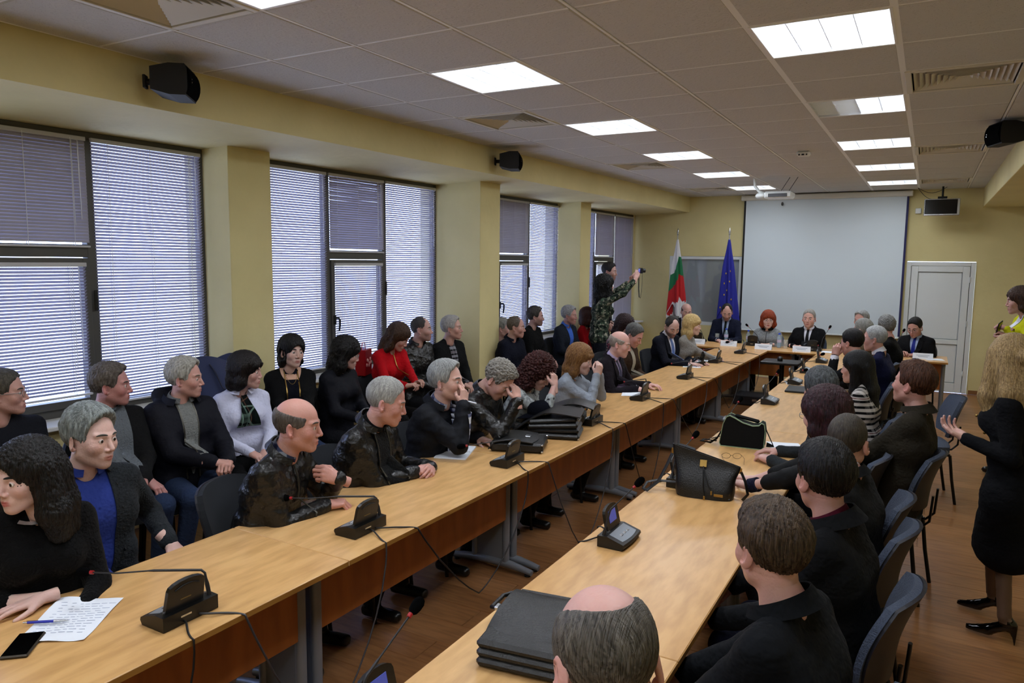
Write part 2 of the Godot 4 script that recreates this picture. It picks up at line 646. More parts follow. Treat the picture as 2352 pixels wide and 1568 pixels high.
func window_wall() -> void:
	var cream: Material = mats["cream wall paint"]
	var edges := [[9.0, 11.5], [6.02, 8.5], [3.05, 5.55], [0.13, 2.6]]
	# bulkhead with its soffit that runs back to the window heads
	var b := MB.new()
	b.prism(PackedVector2Array([Vector2(0, 2.775), Vector2(0, 3.3), Vector2(-1.3, 3.3), Vector2(-1.3, 2.742), Vector2(-1.0, 2.745)]), 0.0, 15.6)
	var bn := left_node("bulkhead_left", "cream bulkhead and soffit above the windows")
	bn.set_meta("kind", "structure")
	part("casing", b, cream, bn)
	# parapet below the sills, outer piers between the windows
	var wl := left_node("wall_left", "window wall with piers between four windows")
	wl.set_meta("kind", "structure")
	part("parapet", box1(Vector3(-1.03, 0.41, 7.8), Vector3(0.42, 0.82, 15.6), 0.004), cream, wl)
	var zs := [0.0, 0.13, 2.6, 3.05, 5.55, 6.02, 8.5, 9.0, 11.5, 15.6]
	for k in [0, 2, 4, 6, 8]:
		part("pier", box1(Vector3(-1.11, 1.78, (zs[k] + zs[k + 1]) * 0.5), Vector3(0.22, 1.96, zs[k + 1] - zs[k])), cream, wl)
	for c in [[8.6, 9.0, 0.70], [5.62, 6.02, 0.40], [2.74, 3.08, 0.62], [11.5, 11.9, 0.5]]:
		part("column", box1(Vector3(-(c[2] + 1.05) * 0.5, 1.385, (c[0] + c[1]) * 0.5), Vector3(1.05 - c[2], 2.77, c[1] - c[0]), 0.004), cream, wl)
	for e in edges:
		part("sill", box1(Vector3(-0.88, 0.835, (e[0] + e[1]) * 0.5), Vector3(0.27, 0.03, e[1] - e[0] - 0.004), 0.006), mats["sill white"], wl)
	var place := ["nearest the viewer", "second from the viewer", "third from the viewer", "nearest the far wall"]
	for k in 4:
		one_window(k, edges[k][0], edges[k][1], place[k])

func one_window(k: int, z0: float, z1: float, place: String) -> void:
	var fr: Material = mats["anodised window frame"]
	var t := left_node("window_%d" % (k + 1), "tall dark-framed window %s, three bays wide" % place)
	t.set_meta("kind", "structure")
	var y0 := 0.85
	var y1 := 2.745
	var x := -1.03
	var wd := z1 - z0
	var m1 := z0 + 0.885
	var m2 := z1 - 0.80
	var fw := 0.045
	# outer frame and mullions
	for q in [[Vector3(x, (y0 + y1) / 2, z0 + fw / 2), Vector3(0.06, y1 - y0, fw)], [Vector3(x, (y0 + y1) / 2, z1 - fw / 2), Vector3(0.06, y1 - y0, fw)], [Vector3(x, y1 - 0.025, (z0 + z1) / 2), Vector3(0.06, 0.05, wd - 0.09)], [Vector3(x, y0 + 0.03, (z0 + z1) / 2), Vector3(0.06, 0.06, wd - 0.09)]]:
		part("frame", box1(q[0], q[1], 0.003), fr, t)
	for m in [m1, m2]:
		part("mullion", box1(Vector3(x + 0.004, (y0 + y1) / 2, m), Vector3(0.068, y1 - y0 - 0.1, 0.062), 0.003), fr, t)
	part("transom", box1(Vector3(x + 0.004, 1.955, (m1 + m2) / 2), Vector3(0.068, 0.085, m2 - m1 - 0.06), 0.003), fr, t)
	# opening sash below the transom
	var s0 := m1 + 0.03
	var s1 := m2 - 0.03
	for q in [[Vector3(x + 0.02, 1.40, s0 + 0.0225), Vector3(0.07, 1.01, 0.045)], [Vector3(x + 0.02, 1.40, s1 - 0.0225), Vector3(0.07, 1.01, 0.045)], [Vector3(x + 0.02, 1.885, (s0 + s1) / 2), Vector3(0.07, 0.045, s1 - s0 - 0.09)], [Vector3(x + 0.02, 0.935, (s0 + s1) / 2), Vector3(0.07, 0.05, s1 - s0 - 0.09)]]:
		part("sash", box1(q[0], q[1], 0.003), fr, t)
	# black handle on the far side of the first sash, lever down
	var hz := s1 - 0.03
	var hd := MB.new()
	hd.box(Vector3(x + 0.062, 1.34, hz), Vector3(0.012, 0.09, 0.026), 0.003)
	hd.tube([Vector3(x + 0.066, 1.36, hz), Vector3(x + 0.105, 1.36, hz - 0.004), Vector3(x + 0.112, 1.34, hz - 0.01), Vector3(x + 0.108, 1.29, hz - 0.014), Vector3(x + 0.1, 1.235, hz - 0.012)], [0.009, 0.009, 0.011, 0.01, 0.008], 8)
	part("handle", hd, mats["black plastic"], t)
	part("hinge", box1(Vector3(x + 0.058, 1.62, m1), Vector3(0.012, 0.14, 0.022), 0.003), mats["black plastic"], t)
	# panes
	var panes := [[z0 + fw, m1 - 0.03, y0 + 0.06, y1 - 0.05], [m2 + 0.03, z1 - fw, y0 + 0.06, y1 - 0.05], [m1 + 0.03, m2 - 0.03, 1.995, y1 - 0.05], [s0 + 0.045, s1 - 0.045, 0.96, 1.865]]
	for q in panes:
		part("pane", box1(Vector3(x - 0.015, (q[2] + q[3]) / 2, (q[0] + q[1]) / 2), Vector3(0.006, q[3] - q[2], q[1] - q[0])), mats["window glass"], t)
	# a blind hangs in front of every pane
	var words := ["tall far pane", "tall near pane", "upper middle pane", "lower middle pane"]
	var tilts := [[40, 40, 74, 42], [38, 40, 64, 44], [40, 40, 78, 44], [76, 38, 78, 42]]
	for q in 4:
		var p: Array = panes[q]
		if k == 0 and q == 1:
			continue
		var t2 := left_node("venetian_blind", "white venetian blind over the %s of the window %s" % [words[q], place], "blind")
		t2.set_meta("group", "venetian blinds at the windows")
		var bx := -0.985 + (0.018 if q == 3 else 0.0)
		blind(t2, bx, p[0] - 0.012, p[1] + 0.012, p[2] - 0.02 + (0.04 if q == 3 else 0.0), p[3] + 0.012, deg_to_rad(tilts[k][q]), k * 4 + q)

func blind(t: Node3D, x: float, z0: float, z1: float, y0: float, y1: float, tilt: float, sd: int) -> void:
	var zc := (z0 + z1) / 2
	var wd := z1 - z0
	part("headrail", box1(Vector3(x, y1 - 0.014, zc), Vector3(0.028, 0.028, wd), 0.003), mats["blind rail"], t)
	part("bottom_rail", box1(Vector3(x, y0 + 0.008, zc), Vector3(0.024, 0.014, wd), 0.003), mats["blind rail"], t)
	# one slat: a shallow arc, extruded
	var b := MB.new()
	var rows := []
	for a in 2:
		var row := []
		for q in 4:
			var u := -0.0125 + q * 0.025 / 3.0
			row.append(Vector3(u, 0.0022 * (1.0 - pow(u / 0.0125, 2.0)), (a - 0.5) * (wd - 0.006)))
		rows.append(row)
	b.sheet(rows, 0.0006)
	var sm := b.mesh(mats["blind slat"])
	var pitch := 0.0215
	var n := int((y1 - y0 - 0.05) / pitch)
	rng.seed = 100 + sd
	for q in n:
		var o := obj("slat", sm, t)
		o.position = Vector3(x, y1 - 0.04 - q * pitch, zc)
		# open slats lift their inner edge, closed ones drop it
		o.rotation = Vector3(rng.randf_range(-0.002, 0.002), 0, (tilt if tilt < 0.9 else -tilt) + rng.randf_range(-0.03, 0.03))
	for s in [0.16, 0.84] if wd < 0.75 else [0.13, 0.5, 0.87]:
		var c := MB.new()
		for dx in [-0.0135, 0.0135]:
			c.box(Vector3(x + dx, (y0 + y1) / 2, z0 + wd * s), Vector3(0.0012, y1 - y0 - 0.03, 0.0035))
		part("ladder_cord", c, mats["blind cord"], t)
	var wn := MB.new()
	wn.tube([Vector3(x + 0.022, y1 - 0.03, z0 + 0.06), Vector3(x + 0.024, y1 - 0.03 - minf(0.62, (y1 - y0) * 0.7), z0 + 0.055)], 0.004, 6)
	part("tilt_wand", wn, mats["clear wand"], t)
	var cd := MB.new()
	cd.tube([Vector3(x + 0.02, y1 - 0.03, z0 + 0.1), Vector3(x + 0.022, y1 - minf(0.7, (y1 - y0) * 0.8), z0 + 0.098)], 0.0022, 5)
	part("pull_cord", cd, mats["blind cord"], t)

# ---------------------------------------------------------------- far wall
func far_wall() -> void:
	var cream: Material = mats["cream wall paint"]
	# the wall is built round a window opening and a door opening
	var b := MB.new()
	var zf := FAR + 0.1
	for q in [[-5.4, -4.03, 0.0, 3.3], [-4.03, -2.76, 0.0, 0.82], [-4.03, -2.76, 2.02, 3.3], [-2.76, -0.30, 0.0, 3.3], [-0.30, 0.6, 1.965, 3.3], [0.6, 1.95, 0.0, 3.3]]:
		b.box(w((q[0] + q[1]) / 2, (q[2] + q[3]) / 2, zf), Vector3(q[1] - q[0], q[3] - q[2], 0.2))
	struct("wall_far", b, cream, "cream far wall behind the head table")
	# interior window
	var t := Node3D.new()
	t.name = "window_5"
	add_child(t)
	t.set_meta("kind", "structure")
	t.set_meta("label", "white-framed interior window behind the flags with grey closed blind")
	t.position = w(-3.395, 1.42, FAR)
	var fr := MB.new()
	for s in [-1.0, 1.0]:
		fr.box(Vector3(s * 0.607, 0, -0.04), Vector3(0.056, 1.2, 0.06), 0.004)
		fr.box(Vector3(0, s * 0.572, -0.04), Vector3(1.16, 0.056, 0.06), 0.004)
	part("frame", fr, mats["white pvc"], t)
	var gm := mat("dark glass", Color(0.75, 0.8, 0.82, 0.25), 0.03, 0.0, 0.9)
	gm.transparency = BaseMaterial3D.TRANSPARENCY_ALPHA
	part("pane", box1(Vector3(0, 0, -0.05), Vector3(1.16, 1.09, 0.006)), gm, t)
	var sm := MB.new()
	sm.prism(PackedVector2Array([Vector2(0.000, 0.0085), Vector2(0.004, -0.0085), Vector2(0.0048, -0.0085), Vector2(0.0008, 0.0085)]), -0.57, 0.57, Transform3D(Basis(Vector3.UP, -PI / 2), Vector3.ZERO))
	var slat := sm.mesh(mat("grey slat", Color(0.5, 0.5, 0.52), 0.5))
	for q in 66:
		var o := obj("slat", slat, t)
		o.position = Vector3(0, 0.53 - q * 0.0163, -0.085)
	part("backing", box1(Vector3(0, 0, -0.17), Vector3(1.27, 1.2, 0.02)), mats["white reveal paint"], t)
	# door
	var d := Node3D.new()
	d.name = "door_1"
	add_child(d)
	d.set_meta("kind", "structure")
	d.set_meta("label", "white plastic door with a tall upper and a short lower panel")
	d.position = w(0.147, 0, FAR)
	var pv: Material = mats["white pvc"]
	fr = MB.new()
	for s in [-1.0, 1.0]:
		fr.box(Vector3(s * 0.418, 0.98, -0.02), Vector3(0.06, 1.96, 0.08), 0.004)
	fr.box(Vector3(0, 1.93, -0.02), Vector3(0.776, 0.06, 0.08), 0.004)
	part("frame", fr, pv, d)
	var leaf := MB.new()
	for s in [-1.0, 1.0]:
		leaf.box(Vector3(s * 0.335, 0.95, -0.015), Vector3(0.09, 1.89, 0.06), 0.004)
	for yy in [0.075, 0.765, 1.855]:
		leaf.box(Vector3(0, yy, -0.015), Vector3(0.58, 0.07 if yy == 0.765 else (0.14 if yy < 0.5 else 0.09), 0.06), 0.004)
	var lf := part("leaf", leaf, pv, d)
	for q in [[0.1455, 0.7295, 0.0], [0.8005, 1.81, 0.0]]:
		var yc: float = (q[0] + q[1]) / 2
		part("panel", box1(Vector3(0, yc, -0.022), Vector3(0.572, q[1] - q[0] - 0.008, 0.036), 0.012), pv, lf)
	var hn := MB.new()
	for yy in [0.3, 1.05, 1.7]:
		hn.tube([Vector3(0.386, yy - 0.04, 0.022), Vector3(0.386, yy + 0.04, 0.022)], 0.009, 8)
	part("hinge", hn, pv, lf)
	part("door_core", box1(Vector3(0, 0.95, -0.07), Vector3(0.8, 1.9, 0.03)), mats["white pvc"], d)
	var kn := MB.new()
	kn.box(Vector3(-0.35, 1.0, 0.018), Vector3(0.03, 0.2, 0.008), 0.003)
	kn.tube([Vector3(-0.35, 1.03, 0.02), Vector3(-0.35, 1.03, 0.055), Vector3(-0.25, 1.03, 0.06)], 0.009, 8)
	part("handle", kn, pv, lf)
	# projection screen
	t = thing("projection_screen", "large white pull-down projection screen on the far wall", "screen", w(-1.54, 0.79, FAR - 0.09))
	var cs := MB.new()
	cs.box(Vector3(0.0, 2.19, 0.0), Vector3(2.52, 0.085, 0.09), 0.012)
	part("case", cs, mats["ivory enamel"], t)
	part("canvas", box1(Vector3(0, 1.075, 0.0), Vector3(2.38, 2.15, 0.003)), mats["projection screen fabric"], t)
	part("border", box1(Vector3(-1.196, 1.085, 0.0004), Vector3(0.03, 2.13, 0.0035)), mats["screen border black"], t)
	part("border", box1(Vector3(1.196, 1.085, 0.0004), Vector3(0.03, 2.13, 0.0035)), mats["screen border blue"], t)
	part("bottom_bar", box1(Vector3(0, 0.0, 0.0), Vector3(2.42, 0.025, 0.02), 0.005), mats["white pvc"], t)
	var pc := MB.new()
	pc.ball(Vector3(-0.6, 2.08, 0.05), Vector3(0.018, 0.03, 0.012))
	part("pull_tab", pc, mats["cable grey"], t)
	# flags
	flag(w(-3.77, 0, 12.35), true)
	flag(w(-2.9, 0, 12.35), false)
	# television on a bracket under the ceiling
	t = thing("television", "small black flat television hung from a ceiling bracket by the door", "television", w(0.1, 2.74, 12.3))
	part("case", box1(Vector3(0, 0, 0), Vector3(0.45, 0.24, 0.05), 0.008), mats["silver metal"], t)
	var scr := mat("tv glass", Color(0.02, 0.02, 0.028), 0.12)
	part("display", box1(Vector3(-0.012, 0.006, 0.0262), Vector3(0.405, 0.205, 0.004), 0.001), scr, t)
	var lg := MB.new()
	for q in 7:
		lg.box(Vector3(-0.02 + q * 0.006, -0.103, 0.0262), Vector3(0.0035, 0.008, 0.002))
	part("maker_mark", lg, mats["white pvc"], t)
	var br := MB.new()
	br.tube([Vector3(0, 0.1, -0.03), Vector3(0, 0.3, -0.03)], 0.014, 8)
	br.box(Vector3(0, 0.14, -0.03), Vector3(0.12, 0.03, 0.04), 0.004)
	part("bracket", br, mats["black steel"], t)
	for q in 2:
		var cb := MB.new()
		var pts := []
		for a in 9:
			var u := a / 8.0
			pts.append(Vector3(-0.32 + u * (0.25 + q * 0.12), 0.29 - sin(u * PI) * (0.06 + q * 0.02) - u * 0.17 * (1 - q), -0.04))
		cb.tube(pts, 0.004, 6)
		part("cable", cb, mats["cable black"], t)
	var sk := thing("junction_box", "small white junction box on the far wall by the television", "junction box", w(-0.2, 2.72, FAR - 0.02))
	part("cover", box1(Vector3.ZERO, Vector3(0.08, 0.08, 0.04), 0.006), mats["white pvc"], sk)

func flag(at: Vector3, tricolour: bool) -> void:
	var t := thing("flag", "white, green and red flag hanging in folds from its pole" if tricolour else "blue flag with gold stars hanging in folds from its pole", "flag", at, 0.0)
	var p := MB.new()
	p.tube([Vector3(0, 0.0, 0), Vector3(0.0, 2.38, 0)], 0.011, 8)
	part("pole", p, mats["silver metal"], t)
	var f := MB.new()
	f.lathe([Vector2(0.0, 2.37), Vector2(0.02, 2.375), Vector2(0.011, 2.39), Vector2(0.02, 2.42), Vector2(0.012, 2.455), Vector2(0.0, 2.50)], 8)
	part("finial", f, mats["silver metal"], t)
	var bs := MB.new()
	bs.lathe([Vector2(0, 0.04), Vector2(0.05, 0.04), Vector2(0.17, 0.02), Vector2(0.18, 0.0), Vector2(0, 0.0)], 20)
	part("base", bs, mats["silver metal"], t)
	# cloth: a cone of folds widening from the top of the pole
	var rows := []
	var nr := 46
	var nc := 64
	var top := 2.30
	var low := 1.0
	for a in nr:
		var u := a / float(nr - 1)
		var y := lerpf(top, low, u)
		var wd := lerpf(0.02, 0.19, pow(u, 0.75))
		var row := []
		for b in nc:
			var an := TAU * b / (nc - 1)
			var fold := 1.0 + (0.34 * sin(an * 5.0 + u * 1.1) + 0.16 * sin(an * 9.0 + 1.7)) * smoothstep(0.02, 0.35, u)
			var lowy := y - (0.14 * sin(an * 2.0 + 0.6) + 0.06 * sin(an * 5.0)) * u * u
			row.append(Vector3(cos(an) * wd * 0.72 * fold + u * 0.03, lowy, sin(an) * wd * 0.42 * fold))
		rows.append(row)
	if not tricolour:
		var c := MB.new()
		c.sheet(rows)
		part("cloth", c, mat("blue flag cloth", Color(0.075, 0.10, 0.52), 0.75), t)
		var st := MB.new()
		rng.seed = 5
		for q in 9:
			var a := 18 + (q * 3)
			var bcol: int = int(nc * 0.25) + [-7, 5, -3, 8, 1, -8, 6, -2, 9][q]
			var o: Vector3 = rows[a][bcol] + Vector3(0, 0, 0.006)
			var poly := PackedVector2Array()
			for k in 10:
				var rr := 0.021 if k % 2 == 0 else 0.009
				poly.append(Vector2(sin(TAU * k / 10.0) * rr * 0.6, cos(TAU * k / 10.0) * rr))
			st.prism(poly, -0.002, 0.002, Transform3D(Basis(), o))
		part("star", st, mat("gold thread", Color(0.85, 0.7, 0.15), 0.6), t)
	else:
		# three bands wound into the folds
		var bands := [["white_band", Color(0.83, 0.83, 0.84)], ["green_band", Color(0.04, 0.42, 0.24)], ["red_band", Color(0.72, 0.07, 0.09)]]
		var lists := [MB.new(), MB.new(), MB.new(), MB.new()]
		for a in nr - 1:
			for b in nc - 1:
				var u := a / float(nr - 1)
				var v := b / float(nc - 1)
				var e := u * 1.28 - 0.22 * absf(sin((v - 0.1) * TAU * 0.5 + 0.4)) + 0.10 * sin(v * TAU * 2.0)
				var k := 0 if e < 0.27 else (1 if e < 0.56 else (2 if e < 0.93 else 0))
				var m: MB = lists[k]
				var q0: Vector3 = rows[a][b]
				var q1: Vector3 = rows[a][b + 1]
				var q2: Vector3 = rows[a + 1][b + 1]
				var q3: Vector3 = rows[a + 1][b]
				m.quad(q0, q1, q2, q3, Vector3((q0.x + q2.x) / 2.0 - u * 0.03, 0, (q0.z + q2.z) / 2.0))
		for k in 3:
			part(bands[k][0], lists[k], mat("flag " + bands[k][0], bands[k][1], 0.75), t)

# ---------------------------------------------------------------- vents, speakers, detector, projector
func vent(called_label: String, at: Vector3) -> void:
	var t := thing("air_vent", called_label, "vent", at, 0.0, "square ceiling air vents")
	part("plenum", box1(Vector3(0, 0.16, 0), Vector3(0.56, 0.02, 0.56)), mats["vent enamel"], t)
	var fr := MB.new()
	for s in [-1.0, 1.0]:
		fr.box(Vector3(s * 0.289, 0.0, 0), Vector3(0.034, 0.014, 0.612), 0.003)
		fr.box(Vector3(0, 0.0, s * 0.289), Vector3(0.544, 0.014, 0.034), 0.003)
	part("frame", fr, mats["vent enamel"], t)
	for ring in 8:
		var r := 0.262 - ring * 0.031
		for side in 4:
			var b := MB.new()
			# a sloped blade, mitred towards its neighbours
			var tb := Basis(Vector3.UP, side * PI / 2)
			var rows := []
			for e in [-1.0, 1.0]:
				rows.append([tb * Vector3(e * (r - 0.002), 0.0, r), tb * Vector3(e * (r - 0.03), 0.026, r - 0.028)])
			b.sheet(rows, 0.0014)
			part("blade", b, mats["vent enamel"], t)
	part("core", box1(Vector3(0, 0.012, 0), Vector3(0.03, 0.01, 0.03), 0.002), mats["vent enamel"], t)

func speaker(label: String, at: Vector3, turn: float) -> void:
	var t := thing("wall_speaker", label, "speaker", at, turn, "black wall speakers")
	t.scale = Vector3(0.8, 0.8, 0.8)
	# body: a wedge, wide at the grille
	var poly := PackedVector2Array([Vector2(-0.10, 0.075), Vector2(0.02, 0.105), Vector2(0.125, 0.105), Vector2(0.14, 0.07), Vector2(0.14, -0.07), Vector2(0.125, -0.105), Vector2(0.02, -0.105), Vector2(-0.10, -0.075)])
	var b := MB.new()
	var hh := 0.15
	b.prism(poly, -hh, hh)
	part("cabinet", b, mats["black matte plastic"], t)
	var g := MB.new()
	var rows := []
	for a in 2:
		var row := []
		for q in 9:
			var an := lerpf(-1.1, 1.1, q / 8.0)
			row.append(Vector3(0.10 + cos(an) * 0.06, sin(an) * 0.105, (a - 0.5) * 0.285))
		rows.append(row)
	g.sheet(rows, 0.006)
	part("grille", g, mats["black foam"], t)
	part("badge", box1(Vector3(0.161, 0.0, 0.1), Vector3(0.003, 0.03, 0.012), 0.001), mats["silver metal"], t)
	var br := MB.new()
	br.tube([Vector3(-0.09, 0, 0), Vector3(-0.16, 0, 0)], 0.022, 10)
	br.box(Vector3(-0.17, 0, 0), Vector3(0.02, 0.09, 0.07), 0.004)
	part("bracket", br, mats["black matte plastic"], t)

func ceiling_fittings() -> void:
	var ord := ["nearest the viewer", "second from the viewer", "third from the viewer", "nearest the far wall"]
	var n := 0
	for k in [-3, 2, 7, 12]:
		vent("square white air vent in the window-side row, %s" % ord[n], w(GX - GRID * 4.5, CEIL, GZ + GRID * (k - 0.5)))
		n += 1
	n = 0
	for k in [2, 7, 12]:
		vent("square white air vent in the door-side row, %s" % ["nearest the viewer", "in the middle", "nearest the far wall"][n], w(GX + GRID * 0.5, CEIL, GZ + GRID * (k - 0.5)))
		n += 1
	speaker("black wall speaker high on the bulkhead over the nearest window", w(-3.78, 2.895, 2.74), deg_to_rad(40))
	speaker("black wall speaker high on the bulkhead between second and third windows", w(-3.70, 2.895, 6.42), deg_to_rad(24))
	speaker("black wall speaker on the soffit along the door side", w(0.47, 2.93, 6.9), deg_to_rad(200))
	var t := thing("smoke_detector", "small white ceiling sensor with dark lenses in mid ceiling", "sensor", w(-1.17, CEIL, 7.95))
	var b := MB.new()
	b.box(Vector3(0, -0.025, 0), Vector3(0.13, 0.05, 0.1), 0.016)
	part("housing", b, mats["ivory enamel"], t)
	for q in 3:
		part("lens", box1(Vector3(-0.035 + q * 0.035, -0.038, 0.05), Vector3([0.016, 0.026, 0.016][q], 0.016, 0.006), 0.003), mats["black plastic"], t)
	# projector on its pole
	t = thing("projector", "white ceiling projector hanging on a curved arm", "projector", w(-1.88, 2.82, 10.35))
	var pole := MB.new()
	pole.tube([Vector3(-0.23, 0.22, 0.1), Vector3(-0.22, 0.12, 0.1), Vector3(-0.17, 0.05, 0.08), Vector3(-0.08, 0.0, 0.05)], [0.018, 0.018, 0.02, 0.024], 10)
	pole.ball(Vector3(-0.13, -0.01, 0.06), Vector3(0.09, 0.045, 0.08), 14, 8)
	part("arm", pole, mats["white pvc"], t)
	part("body", box1(Vector3(0.08, -0.005, 0.0), Vector3(0.36, 0.09, 0.27), 0.022), mats["white pvc"], t)
	part("lens_panel", box1(Vector3(0.08, -0.012, 0.136), Vector3(0.24, 0.045, 0.006), 0.003), mat("smoked lens panel", Color(0.16, 0.17, 0.2), 0.2), t)
	for s in [0.1, 0.2]:
		var wr := MB.new()
		wr.tube([Vector3(s, 0.03, 0.06), Vector3(s + 0.12, 0.215, 0.1)], 0.004, 5)
		part("stay_wire", wr, mats["cable grey"], t)

# ---------------------------------------------------------------- tables
# a table with its long side along local z; the panel side faces local +x
func table(label: String, at: Vector3, turn: float, width: float, length: float, tone: int, legs := [-1.0, 1.0]) -> Node3D:
	var t := thing("conference_table", label, "table", at, turn, "conference tables set end to end")
	var top := MB.new()
	top.box(Vector3(0, TOP - 0.0125, 0), Vector3(width, 0.025, length - 0.003), 0.0025)
	part("tabletop", top, mats["table laminate %d" % tone], t)
	var ed := MB.new()
	for s in [-1.0, 1.0]:
		ed.box(Vector3(s * (width / 2 + 0.0006), TOP - 0.0125, 0), Vector3(0.0022, 0.0205, length - 0.008), 0.0006)
	part("edge_band", ed, mats["table edge"], t)
	part("modesty_panel", box1(Vector3(width / 2 - 0.235, 0.51, 0), Vector3(0.018, 0.35, length - 0.10), 0.001), mats["modesty panel laminate"], t)
	for s in legs:
		var z: float = s * (length / 2 - 0.045)
		var lg := MB.new()
		lg.box(Vector3(width / 2 - 0.35, 0.375, z), Vector3(0.22, 0.63, 0.022), 0.004)
		lg.tube([Vector3(width / 2 - 0.235, 0.05, z), Vector3(width / 2 - 0.235, TOP - 0.03, z)], 0.024, 10, true, 1.0)
		lg.tube([Vector3(width / 2 - 0.46, 0.05, z), Vector3(width / 2 - 0.46, TOP - 0.03, z)], 0.024, 10, true, 1.0)
		lg.box(Vector3(0, TOP - 0.04, z), Vector3(width - 0.14, 0.03, 0.045), 0.004)
		var leg := part("leg", lg, mats["grey table steel"], t)
		var ft := MB.new()
		var x0 := -width / 2 + 0.06
		var x1 := width / 2 - 0.05
		var pts := []
		var rr := []
		for q in 9:
			var u := q / 8.0
			pts.append(Vector3(lerpf(x0, x1, u), 0.012 + 0.028 * (1.0 - pow(absf(u * 2.0 - 1.0), 2.0)) + 0.012, z))
			rr.append(0.020 + 0.010 * (1.0 - pow(absf(u * 2.0 - 1.0), 2.0)))
		ft.tube(pts, rr, 10, true, 0.9)
		part("foot", ft, mats["grey table steel"], leg)
		var gl := MB.new()
		for x in [x0 + 0.03, x1 - 0.03]:
			gl.lathe([Vector2(0, 0.012), Vector2(0.018, 0.012), Vector2(0.02, 0.0), Vector2(0, 0.0)], 10, Transform3D(Basis(), Vector3(x, 0, z)))
		part("glide", gl, mats["black plastic"], leg)
	return t

func left_edge(depth: float) -> float:
	return -1.985 + 0.0115 * depth

func tables() -> void:
	var zs := [0.45, 2.144, 3.835, 5.53, 7.2, 8.8, 10.44]
	var nth := ["nearest the viewer", "second from the viewer", "third from the viewer", "fourth from the viewer", "fifth from the viewer", "joined to the head table"]
	for k in 6:
		var zc: float = (zs[k] + zs[k + 1]) / 2
		table("beech laminate table in the window-side row, %s" % nth[k], w(left_edge(zc) - 0.345, 0, zc), deg_to_rad(-0.66), 0.69, zs[k + 1] - zs[k], k % 3)
	var zr := [0.42, 2.09, 3.75, 5.44, 7.12, 8.8, 10.44]
	for k in 6:
		var zc: float = (zr[k] + zr[k + 1]) / 2
		table("beech laminate table in the door-side row, %s" % nth[k], w(-0.915, 0, zc), PI, 0.65, zr[k + 1] - zr[k], (k + 1) % 3)
	table("beech laminate head table half nearer the flags", w(-2.42, 0, 10.81), -PI / 2, 0.70, 1.80, 2)
	table("beech laminate head table half nearer the door", w(-0.62, 0, 10.81), -PI / 2, 0.70, 1.80, 1)

